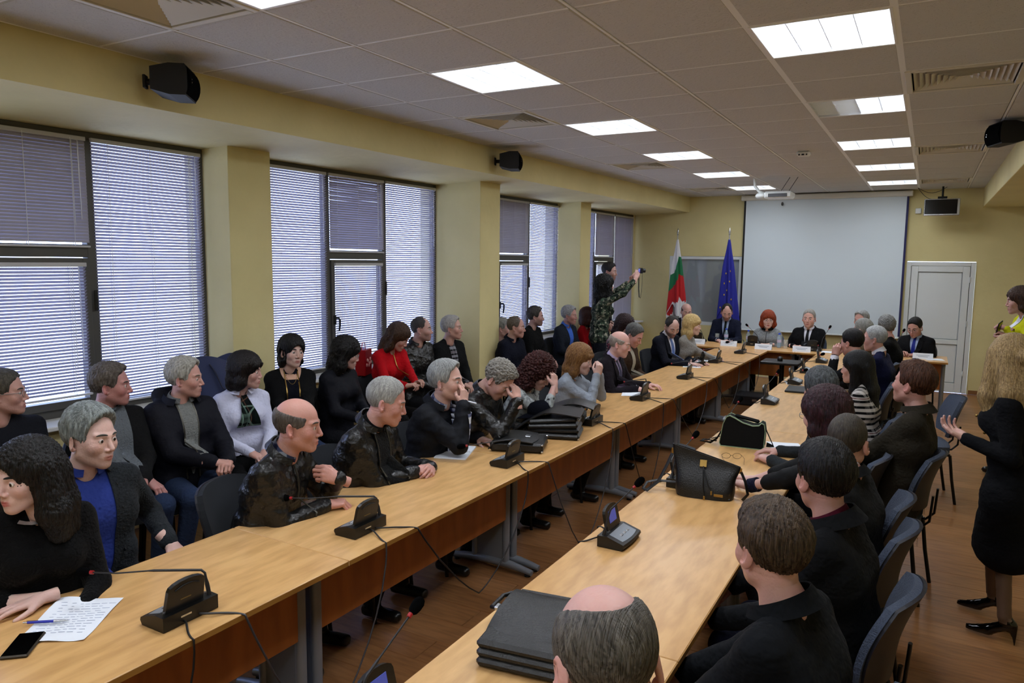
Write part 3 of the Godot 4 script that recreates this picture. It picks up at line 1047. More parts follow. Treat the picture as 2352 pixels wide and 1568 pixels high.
# ---------------------------------------------------------------- desk microphones
# the user sits at local +z; the screen lid stands at the back, the stalk on the user's left
func mic_unit(label: String, at: Vector3, turn: float, stalk: Array, lit := false, cables := 1) -> Node3D:
	var t := thing("desk_microphone", label, "microphone", at, turn, "desk microphone units on the tables")
	# wedge body
	var b := MB.new()
	var side := PackedVector2Array([Vector2(-0.062, 0.002), Vector2(-0.062, 0.05), Vector2(-0.02, 0.052), Vector2(0.062, 0.028), Vector2(0.066, 0.018), Vector2(0.055, 0.002)])
	var rows := []
	for q in 9:
		var u := q / 8.0 * 2.0 - 1.0
		var bow := 1.0 - 0.10 * u * u
		var row := []
		for p in side:
			row.append(Vector3(u * 0.105, p.y, p.x * (bow if p.x > 0 else 1.0)))
		row.append(row[0])
		rows.append(row)
	for a in 8:
		for e in side.size():
			var c0: Vector3 = rows[a][e]
			var c1: Vector3 = rows[a][e + 1]
			var d0: Vector3 = rows[a + 1][e]
			var d1: Vector3 = rows[a + 1][e + 1]
			b.quad(c0, c1, d1, d0, (c0 + d1) * 0.5 - Vector3(0, 0.025, 0))
	for s in [0, 8]:
		for e in range(1, side.size() - 1):
			b.tri(rows[s][0], rows[s][e], rows[s][e + 1], Vector3(-1 if s == 0 else 1, 0, 0))
	part("base", b, mats["black plastic"], t)
	# key panel on the slope
	var kp := MB.new()
	var krow := []
	for a in 2:
		var row := []
		for q in 9:
			var u := q / 8.0 * 2.0 - 1.0
			row.append(Vector3(u * 0.082 + 0.004, (0.0515 if a == 0 else 0.0315), (-0.018 if a == 0 else 0.052 - 0.01 * u * u)))
		krow.append(row)
	kp.sheet(krow, 0.003)
	part("key_panel", kp, mats["grey key panel"], t)
	for q in 3:
		part("key", box1(Vector3(-0.03 + q * 0.035, 0.043, 0.018), Vector3(0.022, 0.004, 0.012), 0.001, Basis(Vector3.RIGHT, 0.28)), mats["silver metal"], t)
	# lid with rounded top
	var ld := MB.new()
	var poly := PackedVector2Array([Vector2(-0.072, 0.0), Vector2(0.072, 0.0), Vector2(0.069, 0.078)])
	for q in range(1, 8):
		var an := PI * q / 8.0
		poly.append(Vector2(cos(an) * 0.069, 0.08 + sin(an) * 0.026))
	poly.append(Vector2(-0.069, 0.078))
	var lt := Transform3D(Basis(Vector3.RIGHT, -0.22), Vector3(0.012, 0.052, -0.036))
	ld.prism(poly, -0.008, 0.006, lt)
	var lid := part("lid", ld, mats["black plastic"], t)
	var sc := MB.new()
	sc.box(lt * Vector3(0, 0.055, 0.0068), Vector3(0.075, 0.052, 0.002), 0.0005, lt.basis)
	part("display", sc, mats["small lit screen"] if lit else mat("dark lcd", Color(0.08, 0.09, 0.1), 0.2), lid)
	var rb := MB.new()
	var arc := []
	for q in 7:
		var u := q / 6.0 * 2.0 - 1.0
		arc.append(lt * Vector3(u * 0.045, 0.088 - 0.012 * u * u, -0.0085))
	rb.tube(arc, 0.003, 6)
	part("ridge", rb, mats["black plastic"], lid)
	part("maker_mark", box1(lt * Vector3(0.0, 0.035, -0.0085), Vector3(0.04, 0.004, 0.001), 0.0, lt.basis), mat("faint gold print", Color(0.45, 0.38, 0.2), 0.5), lid)
	part("maker_mark", box1(Vector3(0.02, 0.03, -0.0626), Vector3(0.04, 0.006, 0.001)), mats["silver metal"], t)
	for s in [-1.0, 1.0]:
		var hg := MB.new()
		hg.tube([Vector3(0.012 + s * 0.075, 0.053, -0.034), Vector3(0.012 + s * 0.052, 0.053, -0.034)], 0.005, 8)
		part("hinge", hg, mats["silver metal"], t)
	# stalk
	var cv := Curve3D.new()
	for p in stalk:
		cv.add_point(p[0], p[1], p[2])
	var pts := []
	var rr := []
	var L := cv.get_baked_length()
	for q in 25:
		var u := q / 24.0
		pts.append(cv.sample_baked(L * u))
		rr.append(0.0075 if u < 0.1 else (0.0045 if u < 0.55 else 0.0028))
	var gn := MB.new()
	gn.tube(pts, rr, 8)
	part("gooseneck", gn, mats["gooseneck grey"], t)
	var e: Vector3 = pts[24]
	var d: Vector3 = (pts[24] - pts[23]).normalized()
	var rg := MB.new()
	rg.tube([e - d * 0.004, e + d * 0.012], 0.0068, 10)
	part("light_ring", rg, mats["red ring"], t)
	var fm := MB.new()
	fm.tube([e + d * 0.008, e + d * 0.016, e + d * 0.03, e + d * 0.045, e + d * 0.056, e + d * 0.061], [0.007, 0.0135, 0.0165, 0.0165, 0.0115, 0.004], 14)
	part("foam_head", fm, mats["black foam"], t)
	# leads falling over the table edge behind the unit
	for c in cables:
		var cb := MB.new()
		cb.tube([Vector3(0.02 - c * 0.02, 0.012, -0.06), Vector3(0.0 - c * 0.03, 0.006, -0.09), Vector3(-0.02 - c * 0.05, 0.005, -0.125), Vector3(-0.03 - c * 0.07, 0.001, -0.158), Vector3(-0.035 - c * 0.08, -0.03, -0.172)], 0.0035, 6)
		part("lead", cb, mats["cable black"], t)
	return t

func reach(tip: Vector3, h := 0.14) -> Array:
	return [[Vector3(-0.088, 0.048, -0.04), Vector3.ZERO, Vector3(0, 0.05, 0)], [Vector3(-0.086, h, -0.02), Vector3(0, -0.05, -0.02), Vector3(0.012, 0.018, 0.05)], [tip, Vector3(-0.01, 0.0, -0.1), Vector3.ZERO]]

func lean(tip: Vector3) -> Array:
	return [[Vector3(-0.088, 0.048, -0.04), Vector3.ZERO, Vector3(0.0, 0.06, 0)], [Vector3(-0.088, 0.10, -0.035).lerp(tip, 0.25) + Vector3(0, 0.02, -0.01), Vector3(0.0, -0.03, -0.005), (tip - Vector3(-0.088, 0.1, -0.035)) * 0.2], [tip, -(tip - Vector3(-0.088, 0.1, -0.035)) * 0.3, Vector3.ZERO]]

func hang_cable(label: String, a: Vector3, b: Vector3, edge_x: float, low: float, m: String, out := 0.06) -> void:
	# from unit a over the table edge, down, along and up again to unit b
	var cv := Curve3D.new()
	var s := signf(edge_x - a.x)
	var ea := Vector3(edge_x + s * 0.006, TOP - 0.002, a.z + (b.z - a.z) * 0.10)
	var eb := Vector3(edge_x + s * 0.006, TOP - 0.002, b.z - (b.z - a.z) * 0.06)
	cv.add_point(a, Vector3.ZERO, Vector3(s * 0.03, 0.004, 0))
	cv.add_point(ea, Vector3(-s * 0.05, 0.004, 0), Vector3(s * 0.02, -0.03, 0))
	cv.add_point(Vector3(edge_x + s * out, low, lerpf(a.z, b.z, 0.45)), Vector3(0, 0.16, (a.z - b.z) * 0.20), Vector3(0, 0.02, (b.z - a.z) * 0.16))
	cv.add_point(eb, Vector3(s * 0.02, -0.22, 0), Vector3(-s * 0.05, 0.01, 0))
	cv.add_point(b, Vector3(s * 0.03, 0.004, 0), Vector3.ZERO)
	var pts := []
	for p in cv.tessellate(4, 5.0):
		pts.append(p)
	var mb := MB.new()
	mb.tube(pts, 0.0038, 6)
	var o := obj("microphone_cable", mb.mesh(mats[m]))
	tag(o, label, "cable", "cables looping between the microphone units")

func microphones() -> void:
	var y := TOP
	var left := [[-2.135, 1.50], [-2.145, 2.42], [-2.125, 3.70], [-2.14, 4.97], [-2.15, 6.09], [-2.15, 7.46], [-2.19, 8.86], [-2.13, 9.95]]
	var what := ["on the window-side table beside the paper sheet", "in front of the bald man in the leather jacket", "in front of the flat black briefcase", "beside the upright black briefcase and cap", "beside the bald man writing", "on the window-side table before the floral blouse", "near the bearded man's hands", "at the corner by the head table"]
	var prev := Vector3.ZERO
	for k in left.size():
		var tip := Vector3(0.11, 0.125, 0.31) if k < 2 else (Vector3(0.1, 0.10, 0.22) if k < 4 else Vector3(0.05, 0.15, 0.13))
		mic_unit("black desk microphone unit %s" % what[k], w(left[k][0], y, left[k][1]), -PI / 2, reach(tip, 0.135 if k < 4 else 0.17), false, 0)
		var back := w(left[k][0] + 0.062, y + 0.012, left[k][1])
		if k > 0:
			hang_cable("cable looping down from the microphone %s" % what[k], prev, back, left_edge((left[k][1] + left[k - 1][1]) / 2) + 0.003, [0.0, 0.10, 0.22, 0.02, 0.05, 0.28, 0.3, 0.34][k] + 0.02, "cable black" if k % 2 == 0 else "cable grey")
		prev = back + w(0, 0, 0.03)
	# the lead of the nearest unit drops out of the picture
	hang_cable("black cable hanging from the microphone beside the paper sheet", w(-2.075, y + 0.012, 0.7), w(-2.073, y + 0.012, 1.47), left_edge(1.2) + 0.003, 0.12, "cable black")
	# extra unit that lies folded near the bearded man
	mic_unit("black desk microphone unit with its stalk lying forward by the papers", w(-2.31, y, 8.55), -PI / 2 + 0.5, reach(Vector3(0.12, 0.04, 0.25), 0.08), false, 0)
	# door-side row
	var right := [[-1.13, 1.37], [-1.095, 2.90], [-1.10, 3.86], [-1.10, 5.05], [-1.125, 6.54], [-1.10, 7.75], [-1.11, 8.62], [-1.07, 9.60]]
	var whr := ["next to the large briefcase, screen lit", "standing clear on the door-side table with a blue screen", "half hidden behind the black handbag", "half hidden behind the laptop bag", "on the door-side table beyond the laptop bag", "behind the closed black folder", "with its stalk raised beside the striped sleeves", "at the far end of the door-side row"]
	var prevr := Vector3.ZERO
	for k in right.size():
		var tip: Vector3 = [Vector3(0.13, 0.255, -0.03), Vector3(0.02, 0.245, 0.05), Vector3(0.08, 0.24, 0.02), Vector3(0.10, 0.24, 0.0), Vector3(0.05, 0.25, 0.03), Vector3(0.0, 0.14, 0.06), Vector3(0.02, 0.2, 0.12), Vector3(0.04, 0.2, -0.06)][k]
		mic_unit("black desk microphone unit %s" % whr[k], w(right[k][0], y, right[k][1]), PI / 2, lean(tip), k < 2, 0)
		var back := w(right[k][0] - 0.062, y + 0.012, right[k][1])
		if k > 0:
			hang_cable("cable sagging from the microphone %s" % whr[k], prevr, back, -1.242, 0.22, "cable black", 0.05)
		prevr = back + w(0, 0, 0.03)
	# head table: users face the viewer
	var hx := [[-2.98, 11.02, "before the man by the tricolour flag"], [-2.16, 10.98, "before the woman with red hair"], [-1.32, 10.80, "before the middle man, red light on"], [-0.42, 10.85, "before the grey man beside the screen edge"]]
	for h in hx:
		var tip := Vector3(0.10, 0.27, 0.05) if h[0] < -1.5 else Vector3(-0.17, 0.31, 0.08)
		mic_unit("black desk microphone unit on the head table %s" % h[2], w(h[0], y, h[1]), PI, lean(tip), false, 0)

# ---------------------------------------------------------------- head table
func head_table_items() -> void:
	# water bottles
	var bl := mat("bottle plastic", Color(0.75, 0.87, 0.95, 0.3), 0.05)
	bl.transparency = BaseMaterial3D.TRANSPARENCY_ALPHA
	var pos := [[-2.62, 11.22, "nearer the flags"], [-2.28, 11.15, "before the navy-suited man"], [-1.80, 10.92, "before the woman with red hair"]]
	for p in pos:
		var t := thing("water_bottle", "clear plastic water bottle with blue cap %s" % p[2], "bottle", w(p[0], TOP, p[1]), 0.0, "water bottles on the head table")
		var b := MB.new()
		b.lathe([Vector2(0, 0.002), Vector2(0.028, 0.0), Vector2(0.031, 0.01), Vector2(0.029, 0.05), Vector2(0.0305, 0.06), Vector2(0.0305, 0.12), Vector2(0.028, 0.14), Vector2(0.016, 0.175), Vector2(0.013, 0.185), Vector2(0.013, 0.192)], 18)
		part("bottle_body", b, bl, t)
		var l := MB.new()
		l.lathe([Vector2(0.0312, 0.075), Vector2(0.0314, 0.115)], 18)
		part("paper_label", l, mat("bottle label", Color(0.78, 0.75, 0.85), 0.6), t)
		var wt := MB.new()
		wt.lathe([Vector2(0, 0.004), Vector2(0.027, 0.004), Vector2(0.0285, 0.05), Vector2(0.029, 0.11), Vector2(0, 0.11)], 16)
		part("water", wt, mat("water tint", Color(0.55, 0.72, 0.85, 0.5), 0.1), t)
		mats["water tint"].transparency = BaseMaterial3D.TRANSPARENCY_ALPHA
		var c := MB.new()
		c.lathe([Vector2(0.0145, 0.188), Vector2(0.0155, 0.19), Vector2(0.0155, 0.207), Vector2(0, 0.21)], 14)
		part("cap", c, mat("blue cap", Color(0.08, 0.25, 0.75), 0.4), t)
	var gm := mat("tumbler glass", Color(0.9, 0.93, 0.93, 0.15), 0.02)
	gm.transparency = BaseMaterial3D.TRANSPARENCY_ALPHA
	for p in [[-2.75, 11.20, "beside the bottle near the flags"], [-1.70, 10.85, "beside the bottle before the red-haired woman"]]:
		var t := thing("drinking_glass", "empty clear tumbler %s" % p[2], "glass", w(p[0], TOP, p[1]), 0.0, "tumblers on the head table")
		var b := MB.new()
		b.lathe([Vector2(0, 0.0), Vector2(0.026, 0.0), Vector2(0.033, 0.125), Vector2(0.0315, 0.125), Vector2(0.0245, 0.008), Vector2(0, 0.008)], 20)
		part("tumbler", b, gm, t)
	# folded name cards
	var cd := [[-2.92, 10.72, "the man by the tricolour flag"], [-2.46, 10.72, "the man in blue tie"], [-1.95, 10.58, "the woman with red hair"], [-1.45, 10.60, "the grey man in the middle"], [0.0, 10.70, "the man with glasses by the door"]]
	for c in cd:
		var t := thing("name_card", "white folded name card before %s" % c[2], "card", w(c[0], TOP, c[1]), rng.randf_range(-0.06, 0.06), "name cards on the head table")
		var b := MB.new()
		b.prism(PackedVector2Array([Vector2(-0.032, 0.0), Vector2(0, 0.075), Vector2(0.032, 0.0), Vector2(0.030, 0.0), Vector2(0, 0.071), Vector2(-0.030, 0.0)]), -0.115, 0.115, Transform3D(Basis(Vector3.UP, PI / 2), Vector3.ZERO))
		part("card", b, mats["paper"], t)
		var ln := MB.new()
		for q in 2:
			ln.box(Vector3(0, 0.048 - q * 0.016, 0.0125 + q * 0.007), Vector3(0.15 - q * 0.04, 0.006, 0.001), 0.0, Basis(Vector3.RIGHT, -0.4))
		part("print", ln, mat("faded print", Color(0.55, 0.6, 0.68), 0.8), t)
	# black instrument table between the rows
	var t := thing("equipment_stand", "black equipment stand with flat tray between the table rows", "stand", w(-1.56, 0, 9.72))
	part("tray", box1(Vector3(0, 0.665, 0), Vector3(0.46, 0.035, 0.36), 0.008), mats["black plastic"], t)
	var po := MB.new()
	po.tube([Vector3(0, 0.02, -0.04), Vector3(0, 0.65, -0.04)], 0.03, 12)
	part("column", po, mats["black steel"], t)
	var ba := MB.new()
	for s in [-1.0, 1.0]:
		ba.tube([Vector3(0, 0.05, 0), Vector3(s * 0.2, 0.03, 0.16)], 0.018, 8)
		ba.tube([Vector3(0, 0.05, 0), Vector3(s * 0.2, 0.03, -0.16)], 0.018, 8)
	part("base", ba, mats["black steel"], t)
	t = thing("web_camera", "small round black camera sitting on the equipment stand", "camera", w(-1.58, 0.6825, 9.72))
	var wb := MB.new()
	wb.lathe([Vector2(0, 0.0), Vector2(0.032, 0.0), Vector2(0.034, 0.02), Vector2(0.03, 0.045), Vector2(0.012, 0.055), Vector2(0, 0.056)], 16)
	part("housing", wb, mats["black plastic"], t)
	t = thing("equipment_case", "dark grey flat case on the floor under the head table corner", "case", w(-1.98, 0, 10.2))
	part("shell", box1(Vector3(0, 0.07, 0), Vector3(0.46, 0.14, 0.36), 0.015), mat("dark case", Color(0.13, 0.13, 0.15), 0.6), t)
	part("latch", box1(Vector3(0.05, 0.08, 0.182), Vector3(0.06, 0.03, 0.006), 0.002), mats["silver metal"], t)

# ---------------------------------------------------------------- things on the tables
func paper_sheet(called: String, label: String, cat: String, at: Vector3, turn: float, size: Vector2, curl := 0.004, printed := true) -> Node3D:
	var t := thing(called, label, cat, at, turn)
	var rows := []
	for a in 9:
		var row := []
		for b in 9:
			var u := a / 8.0 - 0.5
			var v := b / 8.0 - 0.5
			row.append(Vector3(u * size.x, 0.0015 + curl * (0.5 + 0.5 * sin(u * 7.0 + v * 5.0)) * absf(u + v), v * size.y))
		rows.append(row)
	var b := MB.new()
	b.sheet(rows, 0.0006)
	part("sheet", b, mats["paper"], t)
	if printed:
		var ln := MB.new()
		for q in 12:
			var z := -size.y * 0.36 + q * size.y * 0.062
			var x0 := -size.x * 0.4
			rng.seed = q + 3
			while x0 < size.x * 0.36:
				var l := rng.randf_range(0.01, 0.03)
				var u := (x0 + l / 2) / size.x
				var v := z / size.y
				ln.box(Vector3(x0 + l / 2, 0.0023 + curl * (0.5 + 0.5 * sin(u * 7.0 + v * 5.0)) * absf(u + v), z), Vector3(l, 0.0003, 0.0022))
				x0 += l + 0.006
		part("print", ln, mat("grey print", Color(0.6, 0.64, 0.74), 0.8), t)
	return t

func pen(label: String, at: Vector3, turn: float, body: Color, tilt := 0.0) -> void:
	var t := thing("pen", label, "pen", at, turn)
	t.rotation.x = tilt
	var b := MB.new()
	b.tube([Vector3(0, 0.005, -0.025), Vector3(0, 0.005, 0.055)], 0.0046, 8)
	part("barrel", b, mat("pen " + str(body.to_html()), body, 0.35), t)
	var n := MB.new()
	n.tube([Vector3(0, 0.005, -0.025), Vector3(0, 0.005, -0.055), Vector3(0, 0.005, -0.072)], [0.0047, 0.0042, 0.001], 8)
	n.tube([Vector3(0, 0.005, 0.055), Vector3(0, 0.005, 0.068)], 0.003, 8)
	part("tip", n, mats["silver metal"], t)
	part("clip", box1(Vector3(0, 0.0105, 0.04), Vector3(0.002, 0.0012, 0.035)), mats["silver metal"], t)

func bags_and_papers() -> void:
	var y := TOP
	var leather := mat("black leather", Color(0.038, 0.04, 0.043), 0.42, 0.0, 0.5)
	bump(leather, noise_tex(0.12, 256, Color(), Color(), FastNoiseLite.TYPE_CELLULAR, 3, 90, true, 5.0), 0.35)
	leather.uv1_triplanar = true
	leather.uv1_scale = Vector3(5, 5, 5)
	# near left
	paper_sheet("paper_sheet", "creased white printed paper sheet beside the seated woman's hand", "paper", w(-2.42, y, 1.30), 0.62, Vector2(0.21, 0.297), 0.014)
	pen("blue and silver ball pen lying on the creased paper sheet", w(-2.455, y + 0.008, 1.235), -0.9, Color(0.08, 0.13, 0.62))
	var t := thing("smartphone", "black smartphone lying face up near the table edge", "phone", w(-2.375, y, 1.125), 0.75)
	part("phone_body", box1(Vector3(0, 0.0055, 0), Vector3(0.078, 0.011, 0.148), 0.004), mat("bronze phone body", Color(0.2, 0.17, 0.13), 0.35, 0.5), t)
	part("display", box1(Vector3(0, 0.0113, 0), Vector3(0.07, 0.001, 0.138), 0.0004), mat("phone glass", Color(0.012, 0.011, 0.01), 0.06), t)
	# spiral notebook
	t = thing("notebook", "open white spiral notebook under the hand of the man in checked shirt", "notebook", w(-2.49, y, 3.66), 0.35)
	part("page_block", box1(Vector3(0, 0.005, 0.0), Vector3(0.2, 0.01, 0.15), 0.002), mats["paper"], t)
	part("page_block", box1(Vector3(0.0, 0.006, -0.155), Vector3(0.2, 0.011, 0.15), 0.002), mats["paper"], t)
	for q in 18:
		var sp := MB.new()
		var pts := []
		for a in 9:
			var an := TAU * a / 8.0
			pts.append(Vector3(-0.09 + q * 0.0106, 0.010 + sin(an) * 0.007, -0.0775 + cos(an) * 0.009))
		sp.tube(pts, 0.0009, 4)
		part("spiral_ring", sp, mats["silver metal"], t)
	# flat briefcase, flap folded over, on the window-side table
	t = thing("briefcase", "flat black leather briefcase lying behind the third microphone", "briefcase", w(-2.24, y, 4.06), 0.35)
	var b := MB.new()
	b.box(Vector3(0, 0.033, 0), Vector3(0.34, 0.062, 0.27), 0.014)
	part("case_body", b, leather, t)
	var rows := []
	for a in 9:
		var u := a / 8.0
		var row := []
		for q in 9:
			var v := q / 8.0 - 0.5
			row.append(Vector3(lerpf(-0.18, 0.10, u) + 0.03 * cos(v * 3.0), 0.068 + 0.012 * sin(u * PI) - (0.05 * pow(maxf(0.0, 0.25 - u) * 4.0, 2.0)), v * 0.285))
		rows.append(row)
	b = MB.new()
	b.sheet(rows, 0.006)
	part("flap", b, leather, t)
	for s in [-1.0, 1.0]:
		for e in [0.012, 0.055]:
			part("corner_cap", box1(Vector3(0.165, e, s * 0.13), Vector3(0.014, 0.012, 0.014), 0.003), mats["silver metal"], t)
	b = MB.new()
	b.tube([Vector3(-0.12, 0.07, 0.05), Vector3(-0.15, 0.105, 0.03), Vector3(-0.15, 0.105, -0.05), Vector3(-0.12, 0.07, -0.07)], 0.008, 8)
	part("handle", b, leather, t)
	part("buckle", box1(Vector3(0.06, 0.084, 0.02), Vector3(0.035, 0.012, 0.05), 0.003), mats["silver metal"], t)
	# upright stuffed briefcase
	t = thing("briefcase", "bulging black leather briefcase with accordion sides under the cap", "briefcase", w(-2.2, y, 4.50), 0.32)
	for q in 4:
		b = MB.new()
		b.box(Vector3(0.0, 0.022 + q * 0.034, 0), Vector3(0.37 - q * 0.012, 0.036, 0.30 - (q % 2) * 0.016), 0.013, Basis(Vector3(0, 0, 1), 0.035 * q))
		part("compartment", b, leather, t)
	rows = []
	for a in 11:
		var u := a / 10.0
		var row := []
		for q in 9:
			var v := q / 8.0 - 0.5
			row.append(Vector3(lerpf(0.19, -0.30, u), 0.162 + 0.02 * sin(u * 3.0) - 0.15 * pow(maxf(0.0, u - 0.45) / 0.55, 1.3), v * (0.31 - 0.08 * u)))
		rows.append(row)
	b = MB.new()
	b.sheet(rows, 0.007)
	part("flap", b, leather, t)
	for s in [-1.0, 1.0]:
		for e in [0.012, 0.14]:
			part("corner_cap", box1(Vector3(0.178, e, s * 0.135), Vector3(0.014, 0.014, 0.014), 0.003), mats["silver metal"], t)
	# peaked cap lying on it
	t = thing("peaked_cap", "dark navy peaked cap resting on the bulging briefcase", "cap", w(-2.33, y + 0.13, 4.52), 0.3)
	b = MB.new()
	b.lathe([Vector2(0.085, 0.0), Vector2(0.088, 0.03), Vector2(0.078, 0.065), Vector2(0.05, 0.09), Vector2(0, 0.098)], 20, Transform3D(Basis(Vector3(0, 0, 1), 0.25), Vector3.ZERO), 1.0, 0.85)
	var navy := mat("navy cotton", Color(0.04, 0.05, 0.085), 0.95, 0.0, 0.2)
	part("crown", b, navy, t)
	rows = []
	for a in 5:
		var row := []
		for q in 11:
			var an := lerpf(1.9, 4.4, q / 10.0)
			var rr := 0.083 + a * 0.017
			row.append(Vector3(cos(an) * rr - a * 0.004, 0.004 - a * 0.012 * (1.0 - absf(q / 10.0 - 0.5)), sin(an) * 0.072))
		rows.append(row)
	b = MB.new()
	b.sheet(rows, 0.004)
	part("peak", b, navy, t)
	# soft shoulder bag behind it
	t = thing("shoulder_bag", "slumped black shoulder bag behind the cap with open flap", "bag", w(-2.27, y, 4.86), 0.3)
	b = MB.new()
	b.box(Vector3(0, 0.06, 0), Vector3(0.26, 0.12, 0.26), 0.04)
	part("bag_body", b, leather, t)
	rows = []
	for a in 8:
		var u := a / 7.0
		var row := []
		for q in 7:
			var v := q / 6.0 - 0.5
			row.append(Vector3(lerpf(-0.12, 0.2, u), 0.13 + 0.05 * sin(u * PI * 0.9) - 0.03 * v * v, v * 0.24))
		rows.append(row)
	b = MB.new()
	b.sheet(rows, 0.008)
	part("flap", b, leather, t)
	b = MB.new()
	b.tube([Vector3(0.1, 0.11, -0.12), Vector3(0.17, 0.12, -0.1), Vector3(0.2, 0.09, -0.05), Vector3(0.19, 0.04, -0.02)], 0.01, 8, true, 0.3)
	part("strap", b, leather, t)
	# small wallet-like case
	t = thing("spectacle_case", "small glossy black case near the woman in pale grey coat", "case", w(-2.40, y, 5.30), 0.4)
	b = MB.new()
	b.box(Vector3(0, 0.026, 0), Vector3(0.18, 0.05, 0.075), 0.022)
	part("shell", b, mats["black plastic"], t)
	part("clasp", box1(Vector3(0.07, 0.03, 0.038), Vector3(0.012, 0.016, 0.004), 0.001), mats["gold metal"], t)
	# papers of the writers
	paper_sheet("paper_sheet", "white paper under the pen of the bald man in purple suit", "paper", w(-2.29, y, 6.32), 0.3, Vector2(0.21, 0.297), 0.006, false)
	paper_sheet("paper_sheet", "small white paper under the bearded man's hands", "paper", w(-2.33, y, 8.38), 0.2, Vector2(0.2, 0.26), 0.004, false)
	paper_sheet("paper_sheet", "white paper before the blond woman in grey jacket", "paper", w(-2.25, y, 8.98), 0.1, Vector2(0.2, 0.28), 0.004, false)
	# door-side row: large briefcase in front
	t = thing("briefcase", "large black leather briefcase in the foreground beside the balding head", "briefcase", w(-0.965, y, 1.97), 0.14)
	b = MB.new()
	for q in 3:
		b = MB.new()
		b.box(Vector3(0.0, 0.018 + q * 0.028, 0.005 + q * 0.004), Vector3(0.34, 0.03, 0.40 - q * 0.01), 0.011)
		part("compartment", b, leather, t)
	rows = []
	for a in 13:
		var u := a / 12.0
		var row := []
		for q in 13:
			var v := q / 12.0 - 0.5
			var xx := lerpf(-0.175, 0.175, q / 12.0)
			# wraps over the far edge and ends in a rounded lip above the pockets
			var zz := lerpf(-0.205, 0.185, u) - 0.05 * pow(absf(v) * 2.0, 4.0) * u
			row.append(Vector3(xx * (1.0 - 0.04 * u), 0.094 + 0.010 * sin(u * PI) - 0.022 * pow(u, 6.0) - 0.05 * pow(1.0 - u, 10.0), zz))
		rows.append(row)
	b = MB.new()
	b.sheet(rows, 0.006)
	var fl := part("flap", b, leather, t)
	var stt := MB.new()
	for q in 46:
		var u := q / 45.0
		stt.box(Vector3(lerpf(-0.155, 0.155, u), 0.083, 0.166 - 0.05 * pow(absf(u * 2.0 - 1.0), 4.0)), Vector3(0.004, 0.0012, 0.0012))
	part("stitching", stt, mat("grey thread", Color(0.3, 0.3, 0.3), 0.8), fl)
	b = MB.new()
	b.tube([Vector3(-0.19, 0.08, -0.02), Vector3(-0.215, 0.075, -0.03), Vector3(-0.215, 0.07, -0.13), Vector3(-0.19, 0.075, -0.15)], 0.008, 8)
	part("handle", b, leather, t)
	part("buckle", box1(Vector3(-0.19, 0.085, -0.02), Vector3(0.016, 0.012, 0.03), 0.003), mats["silver metal"], t)
	handbag(leather)
	laptop_bag()
	# spectacles on the table
	t = thing("eyeglasses", "thin metal reading glasses lying between the two bags", "glasses", w(-0.99, y, 4.52), 0.4)
	b = MB.new()
	for s in [-1.0, 1.0]:
		var pts := []
		for a in 17:
			var an := TAU * a / 16.0
			pts.append(Vector3(s * 0.033 + cos(an) * 0.026, 0.02 + sin(an) * 0.017, 0))
		b.tube(pts, 0.0012, 5)
		b.tube([Vector3(s * 0.06, 0.026, 0), Vector3(s * 0.066, 0.02, 0.06), Vector3(s * 0.05, 0.003, 0.13)], 0.0012, 5)
	b.tube([Vector3(-0.009, 0.022, 0), Vector3(0.009, 0.022, 0)], 0.0012, 5)
	part("wire_frame", b, mat("thin dark wire", Color(0.15, 0.12, 0.1), 0.3, 0.8), t)
	paper_sheet("paper_sheet", "white paper sheet with a pen beside the laptop bag", "paper", w(-0.74, y, 4.98), 0.35, Vector2(0.21, 0.297), 0.003, false)
	pen("dark pen on the white sheet beside the laptop bag", w(-0.72, y + 0.004, 4.95), 1.4, Color(0.12, 0.12, 0.18))
	t = thing("document_folder", "closed black folder on the door-side table before the grey-haired man", "folder", w(-0.99, y, 7.35), 0.05)
	part("cover", box1(Vector3(0, 0.009, 0), Vector3(0.26, 0.018, 0.34), 0.004), mat("black vinyl", Color(0.05, 0.055, 0.06), 0.45), t)
	paper_sheet("paper_sheet", "white paper sheet beyond the closed black folder", "paper", w(-1.12, y, 7.75), 0.3, Vector2(0.15, 0.2), 0.003, false)
	pen("dark pen lying beside the hands at the far door-side table", w(-0.86, y, 8.35), 1.5, Color(0.3, 0.26, 0.24))
	paper_sheet("paper_sheet", "white paper beside the name card of the man by the door", "paper", w(0.13, y, 10.72), 0.2, Vector2(0.21, 0.2), 0.003, false)
	paper_sheet("paper_sheet", "white paper beside the microphone in the middle of the head table", "paper", w(-1.14, y, 10.76), 0.1, Vector2(0.16, 0.2), 0.003, false)
	# bags on the sills
	t = thing("tote_bag", "slouching blue leather tote bag on the sill by the column", "bag", w(-4.52, 0.85, 3.58), deg_to_rad(-12))
	var bm := mat("blue leather", Color(0.2, 0.235, 0.37), 0.4)
	rows = []
	for a in 12:
		var u := a / 11.0
		var row := []
		for q in 29:
			var an := TAU * q / 28.0
			var dd := lerpf(0.075, 0.03, pow(u, 0.8)) * (1.0 + 0.25 * sin(an * 4.0 + u * 3.0) * u)
			row.append(Vector3(sin(an) * dd, 0.33 * u + 0.03 * sin(an * 2.0) * u, cos(an) * (0.165 + 0.025 * sin(an * 3.0) * u)))
		rows.append(row)
	b = MB.new()
	b.sheet(rows, 0.004)
	b.box(Vector3(0, 0.01, 0), Vector3(0.12, 0.02, 0.28), 0.008)
	part("bag_body", b, bm, t)
